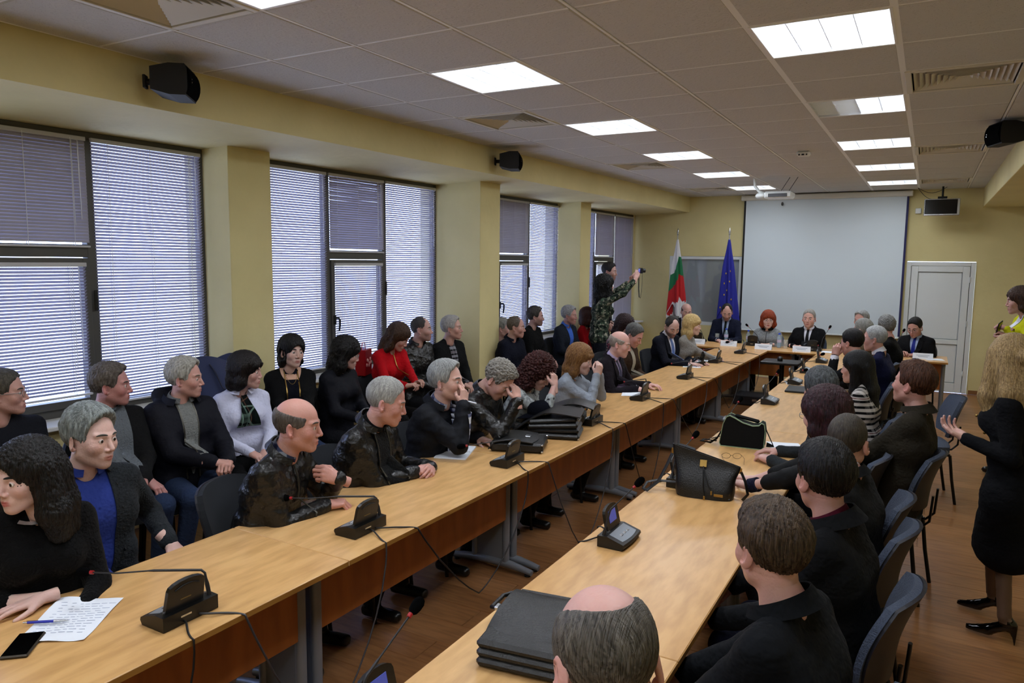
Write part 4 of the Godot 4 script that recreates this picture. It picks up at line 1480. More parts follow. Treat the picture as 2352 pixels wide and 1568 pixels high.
	for s in [-1.0, 1.0]:
		b = MB.new()
		b.tube([Vector3(s * 0.04, 0.30, 0.09), Vector3(s * 0.06, 0.24, 0.06), Vector3(s * 0.085, 0.12, 0.02), Vector3(s * 0.07, 0.09, -0.03), Vector3(s * 0.06, 0.2, -0.07), Vector3(s * 0.04, 0.31, -0.09)], 0.009, 8, true, 0.4)
		part("handle", b, mat("dark blue leather", Color(0.1, 0.11, 0.2), 0.4), t)
	t = thing("gift_bag", "red shiny gift bag on the sill behind the woman in dark coat", "bag", w(-4.5, 0.85, 5.15), deg_to_rad(20))
	b = MB.new()
	b.box(Vector3(0, 0.12, 0), Vector3(0.1, 0.24, 0.17), 0.006)
	part("bag_body", b, mat("red foil", Color(0.62, 0.04, 0.1), 0.25, 0.2), t)
	b = MB.new()
	for q in 7:
		b.ball(Vector3(0.052, 0.12 + 0.03 * sin(q * 1.7), -0.05 + q * 0.017), Vector3(0.008, 0.016, 0.012), 8, 6)
	part("ribbon", b, mat("pink ribbon", Color(0.85, 0.62, 0.6), 0.5), t)
	b = MB.new()
	b.tube([Vector3(0, 0.24, -0.05), Vector3(0, 0.30, -0.03), Vector3(0, 0.30, 0.03), Vector3(0, 0.24, 0.05)], 0.004, 6)
	part("handle", b, mat("red foil", Color(0.62, 0.04, 0.1), 0.25, 0.2), t)

func handbag(leather: Material) -> void:
	var t := thing("handbag", "black leather handbag with gold fittings on the door-side table", "handbag", w(-0.945, TOP, 3.73), deg_to_rad(8))
	var rows := []
	for a in 16:
		var u := a / 15.0
		var row := []
		for q in 41:
			var an := TAU * q / 40.0
			var hw := lerpf(0.148, 0.172, smoothstep(0.4, 1.0, u)) * (0.96 + 0.04 * minf(1.0, u * 8.0))
			var hd := lerpf(0.075, 0.012, pow(smoothstep(0.15, 1.0, u), 0.9))
			var sx := signf(cos(an)) * pow(absf(cos(an)), 0.55)
			var sz := signf(sin(an)) * pow(absf(sin(an)), 0.6)
			var crease := 1.0 + 0.22 * u * sin(an * 3.0 + 0.5) + 0.08 * sin(u * 9.0 + an * 2.0) * u
			var y := u * 0.215 - 0.045 * sx * u * u + 0.0
			row.append(Vector3(hw * sx, y, hd * sz * crease))
		rows.append(row)
	var b := MB.new()
	b.sheet(rows, 0.004)
	b.box(Vector3(0, 0.008, 0), Vector3(0.27, 0.016, 0.125), 0.006)
	part("bag_body", b, leather, t)
	part("lock_plate", box1(Vector3(-0.01, 0.178, 0.034), Vector3(0.036, 0.036, 0.004), 0.001, Basis(Vector3.RIGHT, -0.32)), mats["gold metal"], t)
	for s in [0, 1]:
		var c := MB.new()
		c.tube([Vector3(-0.008, 0.165, 0.046), Vector3(-0.004 + s * 0.012, 0.12, 0.07), Vector3(0.0 + s * 0.028, 0.06 + s * 0.012, 0.085), Vector3(0.006 + s * 0.034, 0.02 + s * 0.03, 0.086)], 0.0035, 6)
		var ts := part("tassel", c, leather, t)
		part("tassel_cap", box1(Vector3(0.006 + s * 0.034, 0.012 + s * 0.03, 0.086), Vector3(0.009, 0.022, 0.009), 0.002), mats["gold metal"], ts)
	part("name_plate", box1(Vector3(0.075, 0.03, 0.081), Vector3(0.045, 0.014, 0.003), 0.001), mats["gold metal"], t)
	for s in [-1.0, 1.0]:
		part("ring", box1(Vector3(s * 0.172, 0.185 - 0.035 * s, 0.0), Vector3(0.016, 0.03, 0.006), 0.002), mats["gold metal"], t)
	var st := MB.new()
	st.tube([Vector3(-0.176, 0.205, 0.0), Vector3(-0.20, 0.14, 0.03), Vector3(-0.235, 0.06, 0.05), Vector3(-0.29, 0.012, 0.075), Vector3(-0.315, 0.012, 0.05), Vector3(-0.30, 0.04, 0.02), Vector3(-0.25, 0.05, 0.0), Vector3(-0.14, 0.045, -0.02)], 0.011, 8, true, 0.25)
	part("strap", st, leather, t)
	st = MB.new()
	st.tube([Vector3(0.176, 0.145, 0.0), Vector3(0.2, 0.1, 0.02), Vector3(0.215, 0.04, 0.03), Vector3(0.19, 0.008, 0.04)], 0.010, 8, true, 0.25)
	part("strap", st, leather, t)

func laptop_bag() -> void:
	var cloth := mat("black nylon", Color(0.035, 0.042, 0.045), 0.8, 0.0, 0.3)
	var t := thing("laptop_bag", "black nylon laptop bag with pale green piping on the door-side table", "bag", w(-1.0, TOP, 4.88), deg_to_rad(6))
	var out := PackedVector2Array()
	# front outline: high left shoulder, dipping top, rounded corners
	var pts := [Vector2(-0.135, 0.0), Vector2(0.12, 0.0), Vector2(0.135, 0.015), Vector2(0.14, 0.12), Vector2(0.132, 0.165), Vector2(0.115, 0.172), Vector2(0.10, 0.155), Vector2(0.06, 0.15), Vector2(0.0, 0.165), Vector2(-0.05, 0.19), Vector2(-0.085, 0.205), Vector2(-0.105, 0.195), Vector2(-0.125, 0.15), Vector2(-0.145, 0.02)]
	for p in pts:
		out.append(p)
	var b := MB.new()
	b.prism(out, -0.05, 0.05)
	part("bag_body", b, cloth, t)
	var pm := mat("pale green piping", Color(0.5, 0.58, 0.45), 0.6)
	for z in [-0.05, 0.035, 0.052]:
		var c := MB.new()
		var ring := []
		for p in pts:
			ring.append(Vector3(p.x, p.y + 0.002, z))
		ring.append(ring[0])
		c.tube(ring, 0.0028, 6)
		part("piping", c, pm, t)
	var h := MB.new()
	h.box(Vector3(0.02, 0.185, -0.02), Vector3(0.16, 0.022, 0.03), 0.009, Basis(Vector3(0, 0, 1), -0.18))
	part("handle", h, cloth, t)
	var s := MB.new()
	s.tube([Vector3(-0.14, 0.09, 0), Vector3(-0.165, 0.04, 0.02), Vector3(-0.20, 0.018, 0.06), Vector3(-0.26, 0.018, 0.05), Vector3(-0.255, 0.018, -0.01), Vector3(-0.17, 0.018, 0.0)], 0.016, 8, true, 0.2, Vector3(1, 0.2, 0))
	part("strap", s, cloth, t)
	s = MB.new()
	s.tube([Vector3(0.135, 0.13, -0.03), Vector3(0.165, 0.07, -0.02), Vector3(0.19, 0.018, -0.02), Vector3(0.15, 0.03, 0.01)], 0.016, 8, true, 0.2, Vector3(1, 0.2, 0))
	part("strap", s, cloth, t)

# ---------------------------------------------------------------- chairs
var chair_proto: Array = []

func chair_parts(dark: bool) -> Array:
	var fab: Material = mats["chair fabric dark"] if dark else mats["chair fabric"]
	var out := []
	var rows := []
	for a in 9:
		var u := a / 8.0 * 2.0 - 1.0
		var row := []
		for q in 9:
			var v := q / 8.0 * 2.0 - 1.0
			var sx := u * (1.0 - 0.10 * v * v)
			var e := maxf(absf(u), absf(v))
			row.append(Vector3(sx * 0.225, 0.44 + 0.012 * (1.0 - pow(e, 4.0)) - 0.012 * pow(maxf(0.0, v), 3.0), v * 0.215 * (1.0 - 0.10 * u * u) + 0.01))
		rows.append(row)
	var b := MB.new()
	b.sheet(rows, 0.05)
	out.append(["seat", b.mesh(fab)])
	# curved padded back in front of a plastic shell; local -z is behind
	for layer in 2:
		rows = []
		for a in 11:
			var v := a / 10.0
			var row := []
			for q in 11:
				var u := q / 10.0 * 2.0 - 1.0
				var hw := 0.215 * (1.0 - 0.16 * pow(absf(v * 2.0 - 1.0), 3.0))
				var y := lerpf(0.53, 0.855, v) - 0.03 * pow(absf(u), 3.0) * (v - 0.4)
				var z := -0.225 - 0.085 * (v - 0.2) + 0.05 * u * u - 0.02 * layer + 0.02 * sin(v * PI)
				row.append(Vector3(u * hw, y, z))
			rows.append(row)
		b = MB.new()
		b.sheet(rows, 0.026 if layer == 0 else 0.012)
		out.append(["backrest" if layer == 0 else "back_shell", b.mesh(fab if layer == 0 else mats["chair shell"])])
	for s in [-1.0, 1.0]:
		b = MB.new()
		b.tube([Vector3(s * 0.2, 0.0, 0.21), Vector3(s * 0.2, 0.2, 0.19), Vector3(s * 0.2, 0.39, 0.17)], 0.0115, 8)
		out.append(["leg", b.mesh(mats["black steel"])])
		b = MB.new()
		b.tube([Vector3(s * 0.2, 0.0, -0.25), Vector3(s * 0.2, 0.2, -0.215), Vector3(s * 0.2, 0.40, -0.19)], 0.0115, 8)
		out.append(["leg", b.mesh(mats["black steel"])])
		b = MB.new()
		b.tube([Vector3(s * 0.09, 0.41, -0.10), Vector3(s * 0.09, 0.425, -0.22), Vector3(s * 0.09, 0.47, -0.262), Vector3(s * 0.09, 0.62, -0.272)], 0.012, 8, true, 0.6)
		out.append(["back_bracket", b.mesh(mats["black steel"])])
		b = MB.new()
		b.tube([Vector3(s * 0.2, 0.40, 0.17), Vector3(s * 0.2, 0.40, -0.19)], 0.0115, 8)
		out.append(["seat_rail", b.mesh(mats["black steel"])])
	return out

func place_chair(label: String, at: Vector3, turn: float, dark: bool, group: String) -> void:
	if chair_proto.is_empty():
		chair_proto = [chair_parts(false), chair_parts(true)]
	var t := thing("conference_chair", label, "chair", Vector3(at.x, 0, at.z), turn, group)
	for p in chair_proto[1 if dark else 0]:
		obj(p[0], p[1], t)

# ---------------------------------------------------------------- distance fields and surface nets
class Field:
	var o: Vector3
	var h: float
	var nx: int
	var ny: int
	var nz: int
	var d := PackedFloat32Array()
	var lab := PackedByteArray()

	func _init(a: Vector3, b: Vector3, hh: float) -> void:
		h = hh
		o = a - Vector3(h, h, h) * 3.0
		nx = int((b.x - a.x) / h) + 8
		ny = int((b.y - a.y) / h) + 8
		nz = int((b.z - a.z) / h) + 8
		d.resize(nx * ny * nz)
		d.fill(9.0)
		lab.resize(nx * ny * nz)

	# tapered capsule, blended with a smooth minimum
	func cap(a: Vector3, b: Vector3, ra: float, rb: float, k: float, l: int) -> void:
		var m := maxf(ra, rb) + k + h * 2.5
		var lo := (a.min(b) - o - Vector3(m, m, m)) / h
		var hi := (a.max(b) - o + Vector3(m, m, m)) / h
		var x0 := maxi(0, int(lo.x))
		var y0 := maxi(0, int(lo.y))
		var z0 := maxi(0, int(lo.z))
		var x1 := mini(nx - 1, int(hi.x) + 1)
		var y1 := mini(ny - 1, int(hi.y) + 1)
		var z1 := mini(nz - 1, int(hi.z) + 1)
		var ba := b - a
		var inv := 1.0 / maxf(ba.length_squared(), 1e-9)
		var dr := rb - ra
		var q4 := 0.25 / k
		var df := d
		var lb := lab
		for z in range(z0, z1 + 1):
			for y in range(y0, y1 + 1):
				var idx := (z * ny + y) * nx + x0
				var p := Vector3(o.x + x0 * h, o.y + y * h, o.z + z * h) - a
				for x in range(x0, x1 + 1):
					var t := clampf(p.dot(ba) * inv, 0.0, 1.0)
					var dd := (p - ba * t).length() - ra - dr * t
					if dd < m:
						var od := df[idx]
						var q := k - absf(od - dd)
						if dd < od:
							lb[idx] = l
							df[idx] = dd - (q * q * q4 if q > 0.0 else 0.0)
						elif q > 0.0:
							df[idx] = od - q * q * q4
					idx += 1
					p.x += h
	# ellipsoid; sign -1 carves it out
	func ell(c: Vector3, r: Vector3, k: float, l: int, sg := 1.0, bs := Basis()) -> void:
		var big := maxf(r.x, maxf(r.y, r.z))
		var m := big + k + h * 2.5
		var lo := (c - o - Vector3(m, m, m)) / h
		var hi := (c - o + Vector3(m, m, m)) / h
		var x0 := maxi(0, int(lo.x))
		var y0 := maxi(0, int(lo.y))
		var z0 := maxi(0, int(lo.z))
		var x1 := mini(nx - 1, int(hi.x) + 1)
		var y1 := mini(ny - 1, int(hi.y) + 1)
		var z1 := mini(nz - 1, int(hi.z) + 1)
		var ib := bs.transposed()
		var ir := Vector3(1, 1, 1) / r
		var step := (ib * Vector3(h, 0, 0)) * ir
		var q4 := 0.25 / k
		var df := d
		var lb := lab
		var lim := k + h * 2.5
		for z in range(z0, z1 + 1):
			for y in range(y0, y1 + 1):
				var idx := (z * ny + y) * nx + x0
				var e := (ib * (Vector3(o.x + x0 * h, o.y + y * h, o.z + z * h) - c)) * ir
				for x in range(x0, x1 + 1):
					if sg < 0.0 and df[idx] > lim:
						idx += 1
						e += step
						continue
					var k0 := e.length()
					var g := e * ir
					var dd := (k0 * (k0 - 1.0) / maxf(g.length(), 1e-6)) if k0 > 0.05 else -big
					if dd < lim:
						var od := df[idx]
						if sg > 0.0:
							var q := k - absf(od - dd)
							if dd < od:
								lb[idx] = l
								df[idx] = dd - (q * q * q4 if q > 0.0 else 0.0)
							elif q > 0.0:
								df[idx] = od - q * q * q4
						else:
							dd = -dd
							var q := k - absf(od - dd)
							if dd > od:
								df[idx] = dd + (q * q * q4 if q > 0.0 else 0.0)
							elif q > 0.0:
								df[idx] = od + q * q * q4
					idx += 1
					e += step

	func sample(p: Vector3) -> float:
		var q := (p - o) / h
		var x := int(q.x)
		var y := int(q.y)
		var z := int(q.z)
		if x < 0 or y < 0 or z < 0 or x >= nx - 1 or y >= ny - 1 or z >= nz - 1:
			return 9.0
		var fx := q.x - x
		var fy := q.y - y
		var fz := q.z - z
		var i := (z * ny + y) * nx + x
		var j := i + nx * ny
		var a := lerpf(lerpf(d[i], d[i + 1], fx), lerpf(d[i + nx], d[i + nx + 1], fx), fy)
		var b := lerpf(lerpf(d[j], d[j + 1], fx), lerpf(d[j + nx], d[j + nx + 1], fx), fy)
		return lerpf(a, b, fz)

	# surface nets: returns {v, n, i: {label: indices}}
	func net() -> Dictionary:
		var vi := PackedInt32Array()
		vi.resize(nx * ny * nz)
		var vs := PackedVector3Array()
		var ns := PackedVector3Array()
		var cells := PackedInt32Array()
		var df := d
		var sx := 1
		var sy := nx
		var sz := nx * ny
		var lim := h * 1.9
		for z in range(0, nz - 1):
			for y in range(0, ny - 1):
				var idx := (z * ny + y) * nx
				for x in range(0, nx - 1):
					var c0 := df[idx]
					if c0 < lim and c0 > -lim:
						var c1 := df[idx + 1]
						var c2 := df[idx + sy]
						var c3 := df[idx + sy + 1]
						var c4 := df[idx + sz]
						var c5 := df[idx + sz + 1]
						var c6 := df[idx + sz + sy]
						var c7 := df[idx + sz + sy + 1]
						var mn := minf(minf(minf(c0, c1), minf(c2, c3)), minf(minf(c4, c5), minf(c6, c7)))
						var mx := maxf(maxf(maxf(c0, c1), maxf(c2, c3)), maxf(maxf(c4, c5), maxf(c6, c7)))
						if mn < 0.0 and mx >= 0.0:
							var s := Vector3.ZERO
							var n := 0
							if (c0 < 0.0) != (c1 < 0.0):
								s.x += c0 / (c0 - c1)
								n += 1
							if (c2 < 0.0) != (c3 < 0.0):
								s += Vector3(c2 / (c2 - c3), 1, 0)
								n += 1
							if (c4 < 0.0) != (c5 < 0.0):
								s += Vector3(c4 / (c4 - c5), 0, 1)
								n += 1
							if (c6 < 0.0) != (c7 < 0.0):
								s += Vector3(c6 / (c6 - c7), 1, 1)
								n += 1
							if (c0 < 0.0) != (c2 < 0.0):
								s.y += c0 / (c0 - c2)
								n += 1
							if (c1 < 0.0) != (c3 < 0.0):
								s += Vector3(1, c1 / (c1 - c3), 0)
								n += 1
							if (c4 < 0.0) != (c6 < 0.0):
								s += Vector3(0, c4 / (c4 - c6), 1)
								n += 1
							if (c5 < 0.0) != (c7 < 0.0):
								s += Vector3(1, c5 / (c5 - c7), 1)
								n += 1
							if (c0 < 0.0) != (c4 < 0.0):
								s.z += c0 / (c0 - c4)
								n += 1
							if (c1 < 0.0) != (c5 < 0.0):
								s += Vector3(1, 0, c1 / (c1 - c5))
								n += 1
							if (c2 < 0.0) != (c6 < 0.0):
								s += Vector3(0, 1, c2 / (c2 - c6))
								n += 1
							if (c3 < 0.0) != (c7 < 0.0):
								s += Vector3(1, 1, c3 / (c3 - c7))
								n += 1
							vs.append(o + (Vector3(x, y, z) + s / n) * h)
							ns.append(Vector3(c1 + c3 + c5 + c7 - c0 - c2 - c4 - c6, c2 + c3 + c6 + c7 - c0 - c1 - c4 - c5, c4 + c5 + c6 + c7 - c0 - c1 - c2 - c3).normalized())
							vi[idx] = vs.size()
							cells.append(idx)
					idx += 1
		var tris := {}
		for idx in cells:
			var c0 := df[idx]
			var inside := c0 < 0.0
			for ax in 3:
				var st := sx if ax == 0 else (sy if ax == 1 else sz)
				var c1 := df[idx + st]
				if (c1 < 0.0) == inside:
					continue
				var su := sy if ax == 0 else (sz if ax == 1 else sx)
				var sv := sz if ax == 0 else (sx if ax == 1 else sy)
				var a := vi[idx] - 1
				var b := vi[idx - su] - 1
				var c := vi[idx - su - sv] - 1
				var e := vi[idx - sv] - 1
				if a < 0 or b < 0 or c < 0 or e < 0:
					continue
				var l := lab[idx] if inside else lab[idx + st]
				if not tris.has(l):
					tris[l] = PackedInt32Array()
				if inside:
					tris[l].append_array(PackedInt32Array([a, c, b, a, e, c]))
				else:
					tris[l].append_array(PackedInt32Array([a, b, c, a, c, e]))
		return {"v": vs, "n": ns, "i": tris}

# keeps only the vertices that one label uses
static func pick(net: Dictionary, labels: Array) -> Dictionary:
	var remap := PackedInt32Array()
	remap.resize(net.v.size())
	var v := PackedVector3Array()
	var n := PackedVector3Array()
	var idx := PackedInt32Array()
	var nv: PackedVector3Array = net.v
	var nn: PackedVector3Array = net.n
	for l in labels:
		if not net.i.has(l):
			continue
		var src: PackedInt32Array = net.i[l]
		for k in src:
			if remap[k] == 0:
				v.append(nv[k])
				n.append(nn[k])
				remap[k] = v.size()
			idx.append(remap[k] - 1)
	return {"v": v, "n": n, "i": idx}

static func surface(am: ArrayMesh, v: PackedVector3Array, n: PackedVector3Array, c: PackedColorArray, i: PackedInt32Array, m: Material) -> void:
	if i.is_empty():
		return
	var arr := []
	arr.resize(Mesh.ARRAY_MAX)
	arr[Mesh.ARRAY_VERTEX] = v
	arr[Mesh.ARRAY_NORMAL] = n
	if c.size() == v.size():
		arr[Mesh.ARRAY_COLOR] = c
	arr[Mesh.ARRAY_INDEX] = i
	am.add_surface_from_arrays(Mesh.PRIMITIVE_TRIANGLES, arr)
	am.surface_set_material(am.get_surface_count() - 1, m)

# ---------------------------------------------------------------- heads and hands, made once for each kind
# head frame: origin between the eyes at mid depth of the skull, +z the way the face looks, +y up, crown at 0.118, chin at -0.117
var head_cache := {}
var hand_cache := {}

func head_field(female: bool, hh: float) -> Field:
	var f := Field.new(Vector3(-0.1, -0.17, -0.125), Vector3(0.1, 0.14, 0.14), hh)
	var fm := 0.94 if female else 1.0
	f.ell(Vector3(0, 0.032, -0.012), Vector3(0.0755, 0.086, 0.096), 0.01, 1)
	f.ell(Vector3(0, -0.03, 0.022), Vector3(0.0635 * fm, 0.084, 0.0655), 0.03, 1)
	for s in [-1.0, 1.0]:
		f.cap(Vector3(s * 0.047 * fm, -0.058, -0.002), Vector3(s * 0.012, -0.095, 0.062), 0.021, 0.0175, 0.028, 1)
		f.ell(Vector3(s * 0.041, -0.024, 0.057), Vector3(0.025, 0.026, 0.022), 0.026, 1)
		f.cap(Vector3(s * 0.012, 0.019, 0.083), Vector3(s * 0.046, 0.023, 0.068), 0.0085 if not female else 0.006, 0.0075, 0.014, 1)
	f.ell(Vector3(0, -0.099, 0.069), Vector3(0.019, 0.017, 0.018), 0.016, 1)
	f.ell(Vector3(0, -0.066, 0.074), Vector3(0.03, 0.022, 0.02), 0.014, 1)
	# eye sockets, lids, opening
	for s in [-1.0, 1.0]:
		f.ell(Vector3(s * 0.0315, 0.0, 0.094), Vector3(0.017, 0.0115, 0.015), 0.012, 1, -1.0)
		f.ell(Vector3(s * 0.0315, -0.0005, 0.0715), Vector3(0.0148, 0.0135, 0.0145), 0.004, 1)
		f.ell(Vector3(s * 0.0318, -0.0012, 0.0885), Vector3(0.0160, 0.0062 if not female else 0.0068, 0.0140), 0.002, 1, -1.0)
	# nose
	f.cap(Vector3(0, 0.010, 0.083), Vector3(0, -0.033, 0.1045 if not female else 0.1015), 0.0075, 0.0105 if not female else 0.009, 0.012, 1)
	for s in [-1.0, 1.0]:
		f.ell(Vector3(s * 0.0125, -0.039, 0.0925), Vector3(0.0078, 0.0072, 0.0105), 0.006, 1)
		f.ell(Vector3(s * 0.0065, -0.0465, 0.098), Vector3(0.0035, 0.003, 0.005), 0.003, 1, -1.0)
	# lips and the line between them
	for s in [-1.0, 1.0]:
		f.cap(Vector3(s * 0.023, -0.0685, 0.0795), Vector3(s * 0.005, -0.0635, 0.0915), 0.004, 0.0052, 0.005, 1)
		f.cap(Vector3(s * 0.021, -0.071, 0.0795), Vector3(0.0, -0.0755, 0.089), 0.0038, 0.0066, 0.005, 1)
		f.cap(Vector3(0, 0, 0), Vector3(0, 0.001, 0), 0.001, 0.001, 0.001, 1)
	f.ell(Vector3(0, -0.0692, 0.097), Vector3(0.022, 0.0014, 0.009), 0.002, 1, -1.0)
	# ears
	for s in [-1.0, 1.0]:
		var eb := Basis(Vector3(0, 1, 0), s * 0.55) * Basis(Vector3(1, 0, 0), -0.18)
		f.ell(Vector3(s * 0.0815, -0.012, -0.016), Vector3(0.0068, 0.032, 0.0195), 0.006, 1, 1.0, eb)
		f.ell(Vector3(s * 0.0900, -0.008, -0.009), Vector3(0.006, 0.020, 0.0115), 0.004, 1, -1.0, eb)
		f.ell(Vector3(s * 0.0775, -0.037, -0.007), Vector3(0.0068, 0.009, 0.0085), 0.005, 1)
	# stub of the neck
	f.cap(Vector3(0, -0.07, -0.028), Vector3(0, -0.15, -0.04), 0.05 * fm, 0.052 * fm, 0.025, 1)
	return f

func head_proto(female: bool, near: int) -> Dictionary:
	var key := "%s%d" % [female, near]
	if head_cache.has(key):
		return head_cache[key]
	var f := head_field(female, [0.0068, 0.0046, 0.0031][near])
	var net := f.net()
	var p := pick(net, [1])
	# brow lines, found on the surface
	var brows := []
	for s in [-1.0, 1.0]:
		var line := []
		for q in 7:
			var u := q / 6.0
			var x: float = s * lerpf(0.012, 0.052, u)
			var y := 0.0225 + 0.0055 * sin(u * 2.4) - 0.004 * u
			var z := 0.13
			while z > 0.0 and f.sample(Vector3(x, y, z)) > 0.0005:
				z -= 0.001
			line.append(Vector3(x, y, z))
		brows.append(line)
	p["brows"] = brows
	head_cache[key] = p
	return p

# a right hand: wrist at the origin, fingers along +z, palm down, thumb on +x
func hand_proto(pose: String, near: int) -> Dictionary:
	var key := "%s%d" % [pose, near]
	if hand_cache.has(key):
		return hand_cache[key]
	# curl of the three joints for each finger, spread, thumb sweep
	var P := {
		"flat": [[[0.12, 0.18, 0.12], [0.12, 0.2, 0.12], [0.14, 0.22, 0.14], [0.18, 0.25, 0.15]], 0.10, 0.1],
		"relax": [[[0.35, 0.5, 0.3], [0.42, 0.55, 0.35], [0.5, 0.6, 0.35], [0.55, 0.6, 0.4]], 0.05, 0.25],
		"curl": [[[0.75, 1.1, 0.6], [0.8, 1.15, 0.65], [0.85, 1.15, 0.65], [0.9, 1.15, 0.65]], 0.02, 0.6],
		"grip": [[[0.95, 1.35, 0.8], [1.05, 1.4, 0.8], [1.1, 1.4, 0.8], [1.1, 1.4, 0.8]], 0.0, 0.75],
		"pinch": [[[0.6, 0.95, 0.45], [0.75, 1.05, 0.5], [1.0, 1.2, 0.6], [1.05, 1.25, 0.6]], 0.03, 0.8],
		"point": [[[0.1, 0.15, 0.1], [1.0, 1.3, 0.7], [1.1, 1.35, 0.7], [1.1, 1.35, 0.7]], 0.02, 0.7],
	}[pose] as Array
	var f := Field.new(Vector3(-0.06, -0.12, -0.05), Vector3(0.10, 0.04, 0.2), [0.0064, 0.0046, 0.0033][near])
	f.cap(Vector3(0, 0, -0.05), Vector3(0, 0, 0.02), 0.026, 0.0235, 0.01, 1)
	var kn := [Vector3(0.029, 0.001, 0.086), Vector3(0.0095, 0.004, 0.091), Vector3(-0.0105, 0.002, 0.086), Vector3(-0.028, -0.003, 0.077)]
	var ln := [[0.041, 0.025, 0.021], [0.046, 0.029, 0.022], [0.042, 0.027, 0.021], [0.033, 0.02, 0.018]]
	for q in 4:
		f.cap(Vector3(kn[q].x * 0.55, -0.001, 0.012), kn[q], 0.0155, 0.0108, 0.012, 1)
	f.cap(Vector3(-0.018, -0.008, 0.02), Vector3(-0.022, -0.009, 0.06), 0.013, 0.011, 0.012, 1)
	for q in 4:
		var a: Vector3 = kn[q]
		var ang := 0.0
		var sp: float = (1.5 - q) * P[1]
		for j in 3:
			ang += P[0][q][j]
			var dir := Vector3(sin(sp) * cos(ang), -sin(ang), cos(sp) * cos(ang))
			var b: Vector3 = a + dir * ln[q][j]
			var r0: float = [0.0095, 0.0086, 0.0078][j] * (0.88 if q == 3 else 1.0)
			f.cap(a, b, r0, r0 * 0.92, 0.0035, 1)
			a = b
	# thumb leaves the side of the palm near its base
	var th: float = P[2]
	var t0 := Vector3(0.018, -0.006, 0.018)
	var t1 := t0 + Vector3(0.034 - 0.008 * th, -0.008 - 0.014 * th, 0.034)
	var t2 := t1 + Vector3(0.013 - 0.026 * th, -0.006 - 0.014 * th, 0.031)
	var t3 := t2 + Vector3(0.006 - 0.026 * th, -0.004 - 0.008 * th, 0.024)
	f.cap(t0, t1, 0.0165, 0.0115, 0.010, 1)
	f.cap(t1, t2, 0.0112, 0.0100, 0.003, 1)
	f.cap(t2, t3, 0.0098, 0.0080, 0.003, 1)
	var p := pick(f.net(), [1])
	hand_cache[key] = p
	return p

# ---------------------------------------------------------------- clothing materials
func cloth(kind: String, c: Color) -> StandardMaterial3D:
	var key := "%s cloth %s" % [kind, c.to_html(false)]
	if mats.has(key):
		return mats[key]
	var m := mat(key, c, 0.9, 0.0, 0.25)
	m.uv1_triplanar = true
	match kind:
		"leather":
			m.roughness = 0.36
			m.metallic_specular = 0.5
			m.uv1_scale = Vector3(2.2, 2.2, 2.2)
			bump(m, shared("leather creases"), 0.75)
		"puffer":
			m.roughness = 0.72
			m.metallic_specular = 0.3
			m.uv1_scale = Vector3(2.5, 2.5, 2.5)
			bump(m, shared("leather folds"), 0.3)
		"knit":
			m.uv1_scale = Vector3(5, 5, 5)
			bump(m, shared("weave"), 0.8)
			m.rim_enabled = true
			m.rim = 0.3
		"tweed":
			m.albedo_texture = shared("tweed")
			m.uv1_scale = Vector3(5, 5, 5)
			bump(m, shared("weave"), 0.6)
			m.rim_enabled = true
			m.rim = 0.2
		"camo":
			m.albedo_texture = shared("camo")
			m.uv1_scale = Vector3(2.6, 2.6, 2.6)
		"lace":
			m.albedo_texture = shared("lace")
			m.uv1_scale = Vector3(3, 3, 3)
		"floral":
			m.albedo_texture = shared("floral")
			m.uv1_scale = Vector3(4, 4, 4)
		"stripe":
			m.albedo_texture = shared("stripe")
			m.uv1_scale = Vector3(4, 4, 4)
		"check":
			m.albedo_texture = shared("check")
			m.uv1_scale = Vector3(14, 14, 14)
		"tartan":
			m.albedo_texture = shared("tartan")
			m.uv1_scale = Vector3(8, 8, 8)
		"satin":
			m.roughness = 0.4
		_:
			m.uv1_scale = Vector3(3, 3, 3)
			bump(m, shared("weave"), 0.35)
			m.rim_enabled = true
			m.rim = 0.05
	return m

var shared_tex := {}

